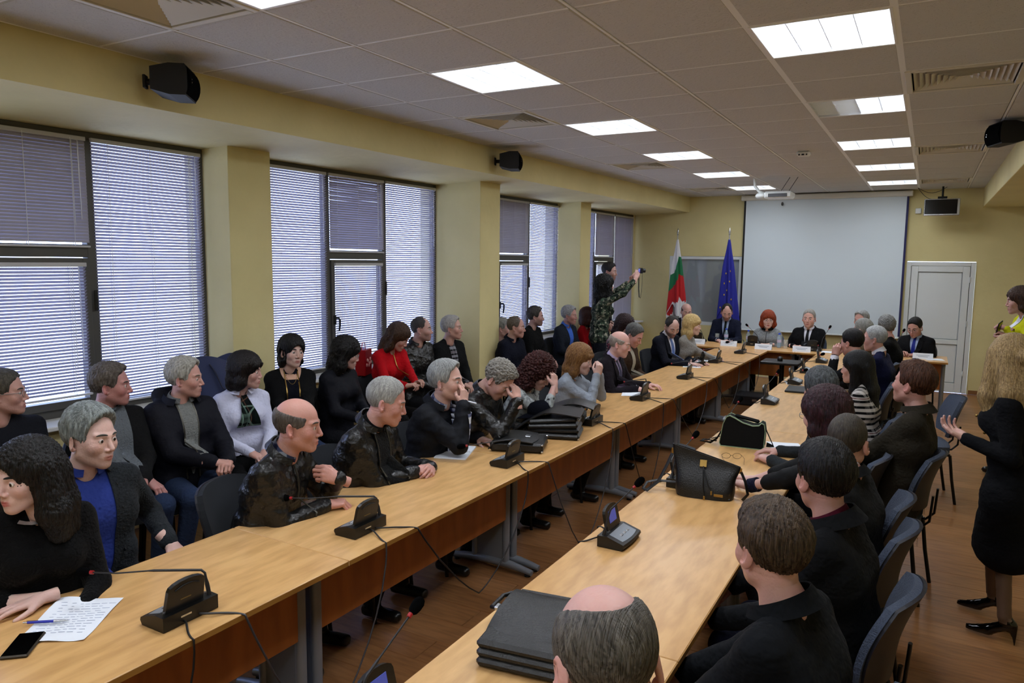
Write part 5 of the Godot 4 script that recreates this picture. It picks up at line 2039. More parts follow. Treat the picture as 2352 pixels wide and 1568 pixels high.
func shared(k: String) -> Texture2D:
	if shared_tex.has(k):
		return shared_tex[k]
	var t: Texture2D
	match k:
		"leather folds":
			t = noise_tex(0.018, 256, Color(), Color(), FastNoiseLite.TYPE_SIMPLEX_SMOOTH, 5, 201, true, 9.0)
		"leather creases":
			var rt := noise_tex(0.012, 256, Color(), Color(), FastNoiseLite.TYPE_SIMPLEX_SMOOTH, 4, 205, true, 10.0)
			(rt.noise as FastNoiseLite).fractal_type = FastNoiseLite.FRACTAL_RIDGED
			t = rt
		"weave":
			t = noise_tex(0.25, 128, Color(), Color(), FastNoiseLite.TYPE_VALUE, 2, 202, true, 5.0)
		"tweed":
			t = noise_tex(0.22, 128, Color(0.72, 0.72, 0.72), Color(1.1, 1.1, 1.1), FastNoiseLite.TYPE_VALUE, 2, 203)
		"camo", "lace", "floral":
			var im := Image.create(256, 256, false, Image.FORMAT_RGB8)
			var a := FastNoiseLite.new()
			a.seed = 77 if k == "camo" else (78 if k == "lace" else 79)
			a.frequency = 0.022 if k != "floral" else 0.03
			a.fractal_octaves = 3
			if k == "lace":
				a.noise_type = FastNoiseLite.TYPE_CELLULAR
				a.frequency = 0.04
			for y in 256:
				for x in 256:
					# wraps by blending across the border
					var wx := x / 256.0
					var v := lerpf(a.get_noise_2d(x, y), a.get_noise_2d(x - 256, y), smoothstep(0.8, 1.0, wx))
					var q := lerpf(a.get_noise_2d(x + 900, y), a.get_noise_2d(x + 644, y), smoothstep(0.8, 1.0, wx))
					var c := Color(1, 1, 1)
					if k == "camo":
						c = Color(0.09, 0.11, 0.1) if v < -0.05 else (Color(0.27, 0.33, 0.27) if q < 0.0 else (Color(0.7, 0.68, 0.6) if v > 0.22 else Color(0.16, 0.2, 0.17)))
					elif k == "lace":
						c = Color(0.1, 0.1, 0.12) if v > -0.42 else (Color(0.75, 0.75, 0.72))
						if q > 0.1:
							c = Color(0.62, 0.64, 0.66)
					else:
						c = Color(0.16, 0.17, 0.22) if v < 0.1 else (Color(0.6, 0.62, 0.64) if q < 0.1 else Color(0.62, 0.18, 0.3))
					im.set_pixel(x, y, c)
			t = ImageTexture.create_from_image(im)
		"stripe":
			var im := Image.create(64, 128, false, Image.FORMAT_RGB8)
			im.fill(Color(0.74, 0.72, 0.7))
			for q in 6:
				im.fill_rect(Rect2i(0, q * 21, 64, 9), Color(0.045, 0.045, 0.055))
			im.fill_rect(Rect2i(0, 13, 64, 3), Color(0.4, 0.25, 0.25))
			t = ImageTexture.create_from_image(im)
		"check":
			var im := Image.create(32, 32, false, Image.FORMAT_RGB8)
			im.fill(Color(0.85, 0.87, 0.92))
			im.fill_rect(Rect2i(0, 0, 14, 32), Color(0.35, 0.38, 0.52))
			im.fill_rect(Rect2i(0, 0, 32, 14), Color(0.35, 0.38, 0.52))
			im.fill_rect(Rect2i(0, 0, 14, 14), Color(0.1, 0.12, 0.25))
			t = ImageTexture.create_from_image(im)
		"tartan":
			var im := Image.create(64, 64, false, Image.FORMAT_RGB8)
			im.fill(Color(0.03, 0.05, 0.05))
			im.fill_rect(Rect2i(8, 0, 5, 64), Color(0.45, 0.55, 0.5))
			im.fill_rect(Rect2i(0, 30, 64, 5), Color(0.45, 0.55, 0.5))
			im.fill_rect(Rect2i(40, 0, 3, 64), Color(0.4, 0.28, 0.22))
			im.fill_rect(Rect2i(22, 0, 8, 64), Color(0.06, 0.12, 0.1))
			t = ImageTexture.create_from_image(im)
		"strands":
			# streaks that run along the second axis
			var im := Image.create(256, 256, false, Image.FORMAT_L8)
			var a := FastNoiseLite.new()
			a.seed = 9
			a.frequency = 1.0
			a.fractal_octaves = 3
			for y in 256:
				for x in 256:
					var bx := lerpf(a.get_noise_2d(x * 0.20, y * 0.012), a.get_noise_2d((x - 256) * 0.20, y * 0.012), smoothstep(0.75, 1.0, x / 256.0))
					var by := lerpf(bx, lerpf(a.get_noise_2d(x * 0.20, (y - 256) * 0.012), a.get_noise_2d((x - 256) * 0.20, (y - 256) * 0.012), smoothstep(0.75, 1.0, x / 256.0)), smoothstep(0.75, 1.0, y / 256.0))
					var g := clampf(0.5 + by * 0.75, 0.0, 1.0)
					im.set_pixel(x, y, Color(g, g, g))
			shared_tex["strand height"] = ImageTexture.create_from_image(im)
			var nm: Image = im.duplicate()
			nm.convert(Image.FORMAT_RGBA8)
			nm.bump_map_to_normal_map(7.0)
			t = ImageTexture.create_from_image(nm)
	shared_tex[k] = t
	return t

func hair_mat() -> StandardMaterial3D:
	if mats.has("hair"):
		return mats["hair"]
	var m := mat("hair", Color(1, 1, 1), 0.5, 0.0, 0.4)
	m.vertex_color_use_as_albedo = true
	m.uv1_triplanar = true
	m.uv1_scale = Vector3(7, 5, 7)
	bump(m, shared("strands"), 1.3)
	return m

func skin_mat() -> StandardMaterial3D:
	if mats.has("skin"):
		return mats["skin"]
	var m := mat("skin", Color(1, 1, 1), 0.46, 0.0, 0.42)
	m.vertex_color_use_as_albedo = true
	m.subsurf_scatter_enabled = true
	m.subsurf_scatter_strength = 0.12
	m.uv1_triplanar = true
	m.uv1_scale = Vector3(6, 6, 6)
	bump(m, noise_tex(0.12, 128, Color(), Color(), FastNoiseLite.TYPE_SIMPLEX_SMOOTH, 3, 301, true, 3.0), 0.25)
	return m

func calm(c: Color) -> Color:
	var g := c.get_luminance()
	return lin(Color(lerpf(c.r, g, 0.14), lerpf(c.g, g, 0.16) + 0.015, lerpf(c.b, g, 0.34) + 0.02))

func lin(c: Color) -> Color:
	return c.srgb_to_linear()

# ---------------------------------------------------------------- one person
static func yawdir(a: float) -> Vector3:
	return Vector3(sin(deg_to_rad(a)), 0, cos(deg_to_rad(a)))

func two_bone(a: Vector3, t: Vector3, l1: float, l2: float, hint: Vector3) -> Array:
	var d := t - a
	var L := minf(d.length(), (l1 + l2) * 0.998)
	var dir := d.normalized()
	var x := (l1 * l1 - l2 * l2 + L * L) / (2.0 * L)
	var hgt := sqrt(maxf(0.0, l1 * l1 - x * x))
	var side := (hint - dir * hint.dot(dir)).normalized()
	return [a + dir * x + side * hgt, a + dir * L]

func hair_field(S: Dictionary, hh: float) -> Field:
	var st: String = S.get("hair", "short")
	var low: float = {"long": -0.36, "wavy": -0.27, "curly": -0.2, "shoulder": -0.2, "bob": -0.14, "puff": -0.13, "hood": -0.1}.get(st, -0.12)
	var tight: bool = st in ["short", "crew", "full", "receding", "swept", "fringe", "horseshoe"]
	var f := Field.new(Vector3(-0.115, -0.10, -0.15), Vector3(0.115, 0.16, 0.13), hh) if tight else Field.new(Vector3(-0.17, low - 0.06, -0.21 - S.get("fall", 0.0)), Vector3(0.17, 0.17, 0.13), hh)
	var T: float = S.get("thick", 0.016)
	var c := Vector3(0, 0.032, -0.012)
	var r := Vector3(0.0755, 0.086, 0.096)
	match st:
		"short", "crew", "full", "receding", "swept":
			var t2 := T * 0.38
			f.ell(c + Vector3(0, T * 0.45, -T * 0.2), r + Vector3(t2, T * 0.75, T * 0.75), 0.005, 1)
			if st in ["full", "swept"]:
				f.ell(Vector3(0, 0.085, 0.02), Vector3(0.062, 0.03 + T * 0.6, 0.075), 0.02, 1)
				for s in [-1.0, 1.0]:
					f.ell(Vector3(s * 0.060, 0.035, -0.03), Vector3(0.018 + T * 0.12, 0.048, 0.055), 0.02, 1)
				f.ell(Vector3(0, 0.02, -0.085), Vector3(0.05, 0.05, 0.02 + T * 0.3), 0.02, 1)
			# face, brow line and neck are cut away
			var brow := 0.03 if st == "receding" else (0.02 if st in ["full", "swept"] else 0.012)
			f.ell(Vector3(0, -0.03 + brow, 0.093), Vector3(0.082, 0.098 + brow, 0.066), 0.022, 1, -1.0)
			f.ell(Vector3(0, -0.085, 0.05), Vector3(0.11, 0.075, 0.07), 0.018, 1, -1.0)
			for s in [-1.0, 1.0]:
				f.ell(Vector3(s * 0.046, 0.022 + brow * 0.5, 0.092), Vector3(0.036, 0.047, 0.05), 0.014, 1, -1.0)
			if st == "receding":
				f.ell(Vector3(0, 0.12, 0.07), Vector3(0.05, 0.05, 0.055), 0.01, 1, -1.0)
			for s in [-1.0, 1.0]:
				f.ell(Vector3(s * 0.098, -0.022, -0.004), Vector3(0.04, 0.036, 0.027), 0.006, 1, -1.0)
			f.ell(Vector3(0, -0.15, -0.02), Vector3(0.13, 0.085, 0.15), 0.02, 1, -1.0)
		"fringe", "horseshoe":
			f.ell(c + Vector3(0, 0, -0.002), r + Vector3(T * 0.8, T * 0.4, T * 0.9), 0.005, 1)
			f.ell(Vector3(0, -0.02, 0.095), Vector3(0.09, 0.13, 0.075), 0.006, 1, -1.0)
			f.ell(Vector3(0, -0.085, 0.05), Vector3(0.11, 0.075, 0.07), 0.018, 1, -1.0)
			if st == "fringe":
				f.ell(Vector3(0, 0.115, 0.01), Vector3(0.098, 0.085, 0.125), 0.016, 1, -1.0)
			else:
				f.ell(Vector3(0.006, 0.105, 0.0), Vector3(0.060, 0.062, 0.125), 0.014, 1, -1.0)
			for s in [-1.0, 1.0]:
				f.ell(Vector3(s * 0.098, -0.022, -0.004), Vector3(0.04, 0.034, 0.026), 0.006, 1, -1.0)
			f.ell(Vector3(0, -0.15, -0.02), Vector3(0.13, 0.085, 0.15), 0.02, 1, -1.0)
		_:
			# longer hair: cap and a hanging mass
			f.ell(c + Vector3(0, T * 0.4, -T * 0.3), r + Vector3(T, T * 0.9, T), 0.005, 1)
			var bot := low
			var wd: float = S.get("wide", 0.085)
			var rr: float = S.get("bulk", 0.034)
			for s in [-1.0, 1.0]:
				f.cap(Vector3(s * 0.07, 0.03, -0.015), Vector3(s * wd, bot * 0.5, -0.01), rr, rr, 0.03, 1)
				f.cap(Vector3(s * wd, bot * 0.5, -0.012), Vector3(s * wd * 0.92, bot + rr, -0.03), rr, rr * 0.8, 0.03, 1)
				f.cap(Vector3(s * 0.045, 0.0, -0.075), Vector3(s * wd * 0.6, bot * 0.45, -0.085 - S.get("fall", 0.0)), rr + 0.008, rr, 0.03, 1)
				f.cap(Vector3(s * wd * 0.6, bot * 0.45, -0.085 - S.get("fall", 0.0)), Vector3(s * wd * 0.6, bot + rr, -0.085 - S.get("fall", 0.0)), rr, rr, 0.03, 1)
			var fall: float = S.get("fall", 0.0)
			f.cap(Vector3(0, 0.0, -0.085), Vector3(0, bot * 0.45, -0.095 - fall), rr + 0.008, rr, 0.03, 1)
			f.cap(Vector3(0, bot * 0.45, -0.095 - fall), Vector3(0, bot + rr, -0.095 - fall), rr, rr, 0.03, 1)
			if S.has("bun"):
				f.ell(Vector3(0, 0.02, -0.135), Vector3(0.045, 0.045, 0.04), 0.01, 1)
			# the face window
			var fr: float = S.get("face", 0.056)
			f.ell(Vector3(0, -0.04, 0.088), Vector3(fr, 0.098, 0.062), 0.008, 1, -1.0)
			f.ell(Vector3(0, -0.12, 0.085), Vector3(fr + 0.012, 0.11, 0.07), 0.01, 1, -1.0)
			if S.has("bangs"):
				f.cap(Vector3(-0.045, 0.05, 0.075), Vector3(0.045, 0.05, 0.075), 0.022, 0.022, 0.012, 1)
				f.ell(Vector3(0, -0.032, 0.105), Vector3(fr + 0.006, 0.058, 0.05), 0.006, 1, -1.0)
			if S.has("ears"):
				for s in [-1.0, 1.0]:
					f.ell(Vector3(s * 0.1, -0.02, 0.005), Vector3(0.035, 0.045, 0.03), 0.006, 1, -1.0)
	return f

func rough_hair(v: PackedVector3Array, n: PackedVector3Array, S: Dictionary, base: Color, grey: Color) -> PackedColorArray:
	var amp: float = S.get("mess", 0.0022 if S.get("hair", "short") in ["short", "crew", "receding", "fringe", "horseshoe"] else 0.0032)
	var curly: bool = S.get("hair", "") == "curly" or S.has("curl")
	var long: bool = not (S.get("hair", "short") in ["short", "crew", "full", "receding", "swept", "fringe", "horseshoe"])
	var cols := PackedColorArray()
	cols.resize(v.size())
	nz.frequency = 1.0
	var sd: float = S.get("seed", 0) * 3.7
	for k in v.size():
		var p := v[k]
		var q: Vector3
		if curly:
			q = p * 62.0
		elif long:
			q = Vector3(p.x * 110.0, p.y * 12.0, p.z * 110.0)
		else:
			# locks run from the crown outwards
			var a := atan2(p.x, p.z + 0.05)
			q = Vector3(a * 13.0, (p.y + p.z * 0.3) * 13.0, Vector2(p.x, p.z).length() * 10.0)
		var t := nz.get_noise_3d(q.x + sd, q.y, q.z)
		var t2 := nz.get_noise_3d(q.x * 2.3, q.y * 1.6 + sd, q.z * 2.3)
		v[k] = p + n[k] * (amp * (t * (2.4 if curly else 1.4) + t2 * 0.7))
		var mixv := clampf(0.5 + t2 * 0.9 + t * 0.4, 0.0, 1.0)
		cols[k] = base.lerp(grey, mixv * 0.85)
	return cols

# S holds everything that tells one person from another
func person(S: Dictionary) -> void:
	var female: bool = S.get("f", false)
	var near: int = S.get("near", 0)
	var H: Vector3 = w(S.H[0], S.H[1], S.H[2])
	var cam_yaw := rad_to_deg(atan2(-H.x, -H.z))
	# the head: yaw relative to the viewer (0 towards, 90 to picture right), nod down is positive
	var fy: float = cam_yaw + S.look
	var hb := Basis(Vector3.UP, deg_to_rad(fy)) * Basis(Vector3.RIGHT, deg_to_rad(S.get("nod", 0.0))) * Basis(Vector3(0, 0, 1), deg_to_rad(S.get("tilt", 0.0)))
	var hs: float = S.get("hs", 1.0 if not female else 0.965)
	var by: float = S.body
	var F := yawdir(by)
	var lean_a := deg_to_rad(S.get("lean", 4.0))
	var side_a := deg_to_rad(S.get("side", 0.0))
	var Rt := Vector3.UP.cross(F)          # the person's left in this handedness is +Rt
	var U := (Vector3.UP * cos(lean_a) + F * sin(lean_a)).rotated(F, side_a).normalized()
	var Fw := Rt.cross(U).normalized()
	if Fw.dot(F) < 0.0:
		Fw = -Fw
	var J := H + hb * (Vector3(0, -0.088, -0.03) * hs)
	var N := J - Vector3(0, 0.030, 0) * hs - Fw * 0.018 - U * 0.008
	var standing: bool = S.has("stand")
	var bw: float = S.get("bw", 1.0 if not female else 0.88)
	var seat_y := 0.525
	var P: Vector3
	if standing:
		P = N - U * 0.50
	else:
		P = N - U * ((N.y - seat_y) / U.y)
	var Lt := (N - P).length()
	var sh: float = (0.162 if not female else 0.138) * S.get("shw", 1.0)
	var grid: float = [0.0185, 0.0145, 0.0115][near]

	# arms
	var arms := []
	var hand_in: Array = S.get("hands", [])
	for s in 2:
		var sg := 1.0 if s == 0 else -1.0    # 0: left, 1: right
		var sp := N - U * 0.078 + Rt * sg * sh
		var spec: Dictionary = hand_in[s] if s < hand_in.size() else {}
		var tgt: Vector3
		if spec.has("at"):
			tgt = w(spec.at[0], spec.at[1], spec.at[2])
		elif spec.has("rel"):
			# relative to the head: to the person's left, up, forward of the body
			tgt = H + Rt * spec.rel[0] + Vector3.UP * spec.rel[1] + F * spec.rel[2]
		elif standing:
			tgt = sp - Vector3(0, 0.5, 0) + Rt * sg * 0.05 + F * 0.06
		else:
			tgt = P + F * 0.30 + Rt * sg * 0.05 + Vector3(0, 0.14, 0)
		var hint: Vector3 = Rt * sg * spec.get("out", 0.5) - Vector3.UP * 0.8 - F * spec.get("back", 0.25)
		var al := 0.275 * (0.93 if female else 1.0)
		var fl := 0.245 * (0.93 if female else 1.0)
		var e := two_bone(sp, tgt, al, fl, hint)
		arms.append({"s": sp, "e": e[0], "w": e[1], "spec": spec, "sg": sg})

	# ---- clothing field
	var lo := H - Vector3(0.3, 0.2, 0.3)
	var hi := H + Vector3(0.3, 0.0, 0.3)
	var pts := [P - Vector3(0.25, 0.15, 0.25), P + Vector3(0.25, 0.1, 0.25)]
	var legs := []
	var lpts := []
	for s in 2:
		var sg := 1.0 if s == 0 else -1.0
		var hip := P + Rt * sg * 0.088 + (Vector3(0, -0.03, 0) if not standing else Vector3(0, -0.05, 0))
		var knee: Vector3
		var ank: Vector3
		if standing:
			ank = w(S.feet[s][0], 0.135 if S.has("heels") else 0.085, S.feet[s][1])
			knee = hip.lerp(ank, 0.5) + F * 0.03
		else:
			knee = hip + F * 0.36 + Rt * sg * 0.05 + Vector3(0, 0.015, 0)
			ank = Vector3(knee.x, 0.09, knee.z) + F * S.get("foot", -0.13) + Rt * sg * 0.01
		legs.append([hip, knee, ank])
		lpts.append_array([knee + Vector3(0.1, 0.1, 0.1), knee - Vector3(0.1, 0.1, 0.1), ank + Vector3(0.08, 0.1, 0.08) + F * 0.2, ank - Vector3(0.08, 0.1, 0.08), ank + F * 0.2 - Vector3(0.06, 0.08, 0.06)])
	if S.has("skirt"):
		for L in legs:
			pts.append(L[0].lerp(L[2], S.skirt) - Vector3(0.2, 0.16, 0.2))
			pts.append(L[0].lerp(L[2], S.skirt) + Vector3(0.2, 0.1, 0.2))
	for a in arms:
		for q in ["s", "e", "w"]:
			pts.append(a[q] + Vector3(0.09, 0.09, 0.09))
			pts.append(a[q] - Vector3(0.09, 0.09, 0.09))
	for q in pts:
		lo = lo.min(q)
		hi = hi.max(q)
	var llo := lo
	var lhi := hi
	for q in lpts:
		llo = llo.min(q)
		lhi = lhi.max(q)
	lhi.y = P.y + 0.12
	var cf := Field.new(lo, hi, grid)
	var lf := Field.new(llo, lhi, 0.02 if near < 2 and not standing else 0.016)
	var puff: float = S.get("puff", 0.0)
	var belly: float = S.get("belly", 1.0)
	var hip_l := 1 if S.get("long_top", true) else 2
	# legs first, so the top lies over them
	var trouser: bool = true
	var lg: float = S.get("leg", 1.0)
	for L in legs:
		if trouser:
			lf.cap(L[0], L[1], 0.088 * bw * lg, 0.064 * bw * lg, 0.03, 2)
			lf.cap(L[1], L[2], 0.062 * bw * lg, 0.046 * lg, 0.02, 2)
		var toe: Vector3 = L[2] + F * 0.15
		if S.has("heels"):
			var hk := Vector3(L[2].x, 0.0, L[2].z) - F * 0.035
			lf.cap(hk + Vector3(0, 0.105, 0), hk + F * 0.10 + Vector3(0, 0.045, 0), 0.028, 0.026, 0.015, 3)
			lf.cap(hk + F * 0.10 + Vector3(0, 0.04, 0), hk + F * 0.19 + Vector3(0, 0.022, 0), 0.028, 0.018, 0.015, 3)
			lf.cap(hk + Vector3(0, 0.09, 0) - F * 0.012, hk - F * 0.016, 0.017, 0.010, 0.01, 3)
			continue
		lf.cap(Vector3(L[2].x, 0.042, L[2].z) - F * 0.03, Vector3(toe.x, 0.034, toe.z), 0.036, 0.031, 0.015, 3)
	if not S.get("long_top", true):
		lf.cap(P - Rt * 0.085 * bw, P + Rt * 0.085 * bw, 0.112 * bw, 0.112 * bw, 0.05, 2)
	if S.has("skirt"):
		for L in legs:
			var q: Vector3 = L[0].lerp(L[2], S.skirt)
			cf.cap(L[0], q, 0.11, 0.125, 0.06, 1)
	var ctr := func(u: float) -> Vector3: return P + U * (Lt * u)
	cf.cap(ctr.call(0.0) - Rt * 0.085 * bw, ctr.call(0.0) + Rt * 0.085 * bw, 0.118 * bw, 0.118 * bw, 0.05, hip_l)
	var m1: Vector3 = ctr.call(0.3) + Fw * 0.02 * (belly - 1.0) * 4.0
	cf.cap(m1 - Rt * 0.075 * bw, m1 + Rt * 0.075 * bw, (0.112 + puff) * bw * belly, (0.112 + puff) * bw * belly, 0.06, 1)
	var m2: Vector3 = ctr.call(0.62)
	cf.cap(m2 - Rt * 0.085 * bw, m2 + Rt * 0.085 * bw, (0.115 + puff) * bw, (0.115 + puff) * bw, 0.06, 1)
	if female:
		for sg in [-1.0, 1.0]:
			cf.ell(ctr.call(0.66) + Fw * 0.085 + Rt * sg * 0.068, Vector3(0.062, 0.062, 0.062), 0.04, 1)
	var m3: Vector3 = N - U * 0.115
	cf.cap(m3 - Rt * sh * 0.72, m3 + Rt * sh * 0.72, (0.074 + puff) * bw, (0.074 + puff) * bw, 0.05, 1)
	for a in arms:
		cf.cap(N - U * 0.012 - Fw * 0.012 + Rt * a.sg * 0.025, a.s, 0.036, 0.05 + puff * 0.6, 0.04, 1)
	for a in arms:
		var sl: float = a.spec.get("sleeve", S.get("sleeve", 1.0))
		var r0: float = (0.0545 + puff * 0.9) * lerpf(1.0, bw, 0.6) * (0.9 if female else 1.0)
		cf.cap(a.s, a.e, r0, r0 * 0.88, 0.025, 1)
		if sl > 0.02:
			cf.cap(a.e, a.e.lerp(a.w, minf(sl, 1.0) * 0.97), r0 * 0.86, lerpf(r0 * 0.86, r0 * 0.70, sl), 0.02, 1)
	if S.has("hooded"):
		cf.cap(N - Rt * 0.09 - Fw * 0.07 + U * 0.02, N + Rt * 0.09 - Fw * 0.07 + U * 0.02, 0.05, 0.05, 0.04, 1)
	# ---- creases: shallow folds pressed into the field
	var net := cf.net()
	var vv: PackedVector3Array = net.v
	var nn: PackedVector3Array = net.n
	var crease: float = S.get("crease", 0.0032)
	nz.frequency = 1.0
	var ph: float = S.get("seed", 1) * 1.31
	for k in vv.size():
		var p := vv[k]
		var t := nz.get_noise_3d(p.x * 5.0 + p.y * 3.0 + ph, p.y * 9.0 - p.x * 3.0, p.z * 5.0)
		var t2 := nz.get_noise_3d(p.x * 13.0 + p.y * 8.0, p.y * 19.0 + ph, p.z * 13.0)
		var dsp := crease * (0.8 - 2.2 * absf(t)) + crease * 0.45 * (0.5 - 1.6 * absf(t2))
		if S.has("quilt"):
			dsp += 0.009 * (absf(sin(p.y * PI / S.quilt + ph)) - 0.6)
		vv[k] = p + nn[k] * dsp
	net.v = vv
	recompute_normals(net)

	# ---- node
	var root := Node3D.new()
	root.name = numbered("person")
	add_child(root)
	var base := Vector3(P.x, 0, P.z)
	root.position = base
	tag(root, S.label, "person", S.get("group", ""))
	var tops := pick(net, [1])
	var am := ArrayMesh.new()
	surface(am, shift(tops.v, base), tops.n, PackedColorArray(), tops.i, S.top)
	obj(S.get("top_name", "jacket"), am, root)
	var lnet := lf.net()
	if lnet.i.has(2):
		var tr := pick(lnet, [2])
		am = ArrayMesh.new()
		surface(am, shift(tr.v, base), tr.n, PackedColorArray(), tr.i, S.get("legs", cloth("wool", Color(0.10, 0.105, 0.12))))
		obj("trousers", am, root)
	for L in 2:
		var so := split_side(lnet, Rt, P, 1.0 if L == 0 else -1.0)
		var sm := ArrayMesh.new()
		surface(sm, shift(so.v, base), so.n, PackedColorArray(), so.i, S.get("shoe", mat("shoe leather", Color(0.03, 0.03, 0.032), 0.3)))
		if sm.get_surface_count():
			obj("shoe", sm, root)

	# ---- skin: neck, wrists, head and hands in one mesh
	var tone: Color = calm(S.get("skin", Color(0.80, 0.63, 0.55)))
	var red: Color = lin(Color(0.76, 0.47, 0.44))
	var sv := PackedVector3Array()
	var sn := PackedVector3Array()
	var sc := PackedColorArray()
	var si := PackedInt32Array()
	var blo := N - Vector3(0.16, 0.2, 0.16)
	var bhi := J + Vector3(0.1, 0.05, 0.1)
	bhi = bhi.max(N + Vector3(0.16, 0.02, 0.16))
	var nf := Field.new(blo, bhi, minf(grid, 0.012))
	var nr: float = (0.0515 if not female else 0.0425) * hs * S.get("neck", 1.0)
	nf.cap(J, N, nr, nr * 1.04, 0.02, 1)
	nf.cap(N, N - U * 0.1, nr, 0.045, 0.02, 1)
	var nk := pick(nf.net(), [1])
	append_skin(sv, sn, sc, si, nk, Transform3D(), tone, tone, 0)
	for a in arms:
		# forearm under the sleeve down to the wrist
		var sl: float = a.spec.get("sleeve", S.get("sleeve", 1.0))
		var im := MB.new()
		im.tube([N - U * 0.05, a.s, a.e, a.e.lerp(a.w, 0.7)], [0.03, 0.032, 0.028, 0.02], 8)
		append_skin(sv, sn, sc, si, {"v": im.v, "n": im.n, "i": im.i}, Transform3D(), tone, tone, 0)
		if true:
			var from: Vector3 = a.e.lerp(a.w, 0.6) if sl > 0.9 else a.e
			var mb := MB.new()
			var rw := 0.0255 * (0.9 if female else 1.0)
			var fp := []
			var frr := []
			for q in 7:
				var u := q / 6.0
				fp.append(from.lerp(a.w, u))
				frr.append(lerpf(rw * (1.08 if sl > 0.9 else 1.55), rw, smoothstep(0.0, 1.0, u)) * (1.0 + 0.06 * sin(u * 3.0)))
			mb.tube(fp, frr, 14)
			append_skin(sv, sn, sc, si, {"v": mb.v, "n": mb.n, "i": mb.i}, Transform3D(), tone, tone, 0)
		var hp := hand_proto(a.spec.get("pose", "relax"), near)
		var fd: Vector3
		if a.spec.has("dir"):
			fd = Vector3(a.spec.dir[0], a.spec.dir[1], -a.spec.dir[2]).normalized()
		else:
			fd = (a.w - a.e).normalized()
		var pn := Vector3(0, -1, 0)
		if a.spec.has("palm"):
			pn = Vector3(a.spec.palm[0], a.spec.palm[1], -a.spec.palm[2])
		elif absf(fd.y) > 0.8:
			pn = -Rt * a.sg
		var up := -(pn - fd * pn.dot(fd)).normalized()
		var xb := up.cross(fd)
		var hsz: float = 0.98 if not female else 0.88
		var tb := Transform3D(Basis(xb * hsz * (-a.sg), up * hsz, fd * hsz), a.w)
		append_skin(sv, sn, sc, si, hp, tb, tone, tone.lerp(red, 0.25), 2, S.get("nails", Color(0, 0, 0, 0)))
		if a.spec.has("cuff"):
			var cm := MB.new()
			var cd: Vector3 = (a.w - a.e).normalized()
			cm.tube([a.w - cd * 0.05 - base, a.w - cd * 0.0 - base], 0.037, 14)
			part("cuff", cm, a.spec.cuff, root)
		if a.spec.has("watch"):
			var wm := MB.new()
			var cd2: Vector3 = (a.w - a.e).normalized()
			wm.tube([a.w - cd2 * 0.008 - base, a.w + cd2 * 0.010 - base], 0.0292 if not female else 0.0265, 14)
			var wp := part("wristwatch", wm, mats["black plastic"] if a.spec.watch == "dark" else mats["silver metal" if a.spec.watch == "steel" else "gold metal"], root)
			var fm := MB.new()
			fm.ball(a.w + up * 0.026 - base, Vector3(0.018, 0.006, 0.018), 12, 6, Basis(xb, up, fd))
			part("watch_face", fm, mat("watch dial", Color(0.85, 0.85, 0.83), 0.2), wp)
	var hp2 := head_proto(female, near)
	var wide: float = S.get("face_w", 1.0)
	var tb2 := Transform3D(hb.scaled_local(Vector3(hs * wide, hs, hs)), H)
	append_skin(sv, sn, sc, si, hp2, tb2, tone, red, 1, S.get("stubble", Color(0, 0, 0, 0)), S.get("lip", Color(0.66, 0.37, 0.34)), S.get("ruddy", 0.3))
	am = ArrayMesh.new()
	surface(am, shift(sv, base), sn, sc, si, skin_mat())
	obj("body", am, root)

	# ---- eyes and brows
	var hair_c: Color = S.get("hc", Color(0.1, 0.08, 0.07))
	for s in [-1.0, 1.0]:
		var ey := MB.new()
		eye(ey, tb2 * Vector3(s * 0.0315, -0.0008, 0.0732) - base, hb, 0.0132 * hs, S.get("iris", Color(0.2, 0.13, 0.08)), S.get("gaze", 0.0))
		part("eye", ey, eye_mat(), root)
	if not S.has("no_brow"):
		for b in hp2.brows:
			var bm := MB.new()
			var line := []
			for p in b:
				line.append(tb2 * (p + Vector3(0, 0, 0.0004)) - base)
			bm.tube(line, [0.0018, 0.0036, 0.0042, 0.0042, 0.0038, 0.003, 0.0014], 6, true, 0.8, hb.z)
			part("eyebrow", bm, mat("brow " + S.get("bc", hair_c).to_html(false), S.get("bc", hair_c), 0.8), root)
	# ---- hair
	if S.get("hair", "short") != "none":
		var hf := hair_field(S, [0.0075, 0.0058, 0.0042][near])
		var hn := pick(hf.net(), [1])
		var hv: PackedVector3Array = hn.v
		var cols := rough_hair(hv, hn.n, S, lin(hair_c), lin(S.get("hc2", hair_c.lightened(0.12))))
		var hn2 := {"v": hv, "n": hn.n, "i": {1: hn.i}}
		recompute_normals(hn2)
		var tv := PackedVector3Array()
		var tn := PackedVector3Array()
		tv.resize(hv.size())
		tn.resize(hv.size())
		for k in hv.size():
			tv[k] = tb2 * hv[k] - base
			tn[k] = (hb * hn2.n[k]).normalized()
		am = ArrayMesh.new()
		surface(am, tv, tn, cols, hn.i, hair_mat())
		obj("hair", am, root)
	# ---- spectacles
	if S.has("glasses"):
		var gm := MB.new()
		for s in [-1.0, 1.0]:
			var ring := []
			for q in 15:
				var an := TAU * q / 14.0
				ring.append(tb2 * Vector3(s * 0.032 + cos(an) * 0.0235, -0.002 + sin(an) * 0.0165, 0.0975) - base)
			gm.tube(ring, 0.0014, 5)
			gm.tube([tb2 * Vector3(s * 0.056, 0.004, 0.096) - base, tb2 * Vector3(s * 0.074, 0.004, 0.04) - base, tb2 * Vector3(s * 0.08, 0.002, -0.01) - base], 0.0015, 5)
		gm.tube([tb2 * Vector3(-0.009, 0.0, 0.099) - base, tb2 * Vector3(0.009, 0.0, 0.099) - base], 0.0014, 5)
		part("glasses", gm, mat("spectacle wire", S.glasses, 0.3, 0.4), root)
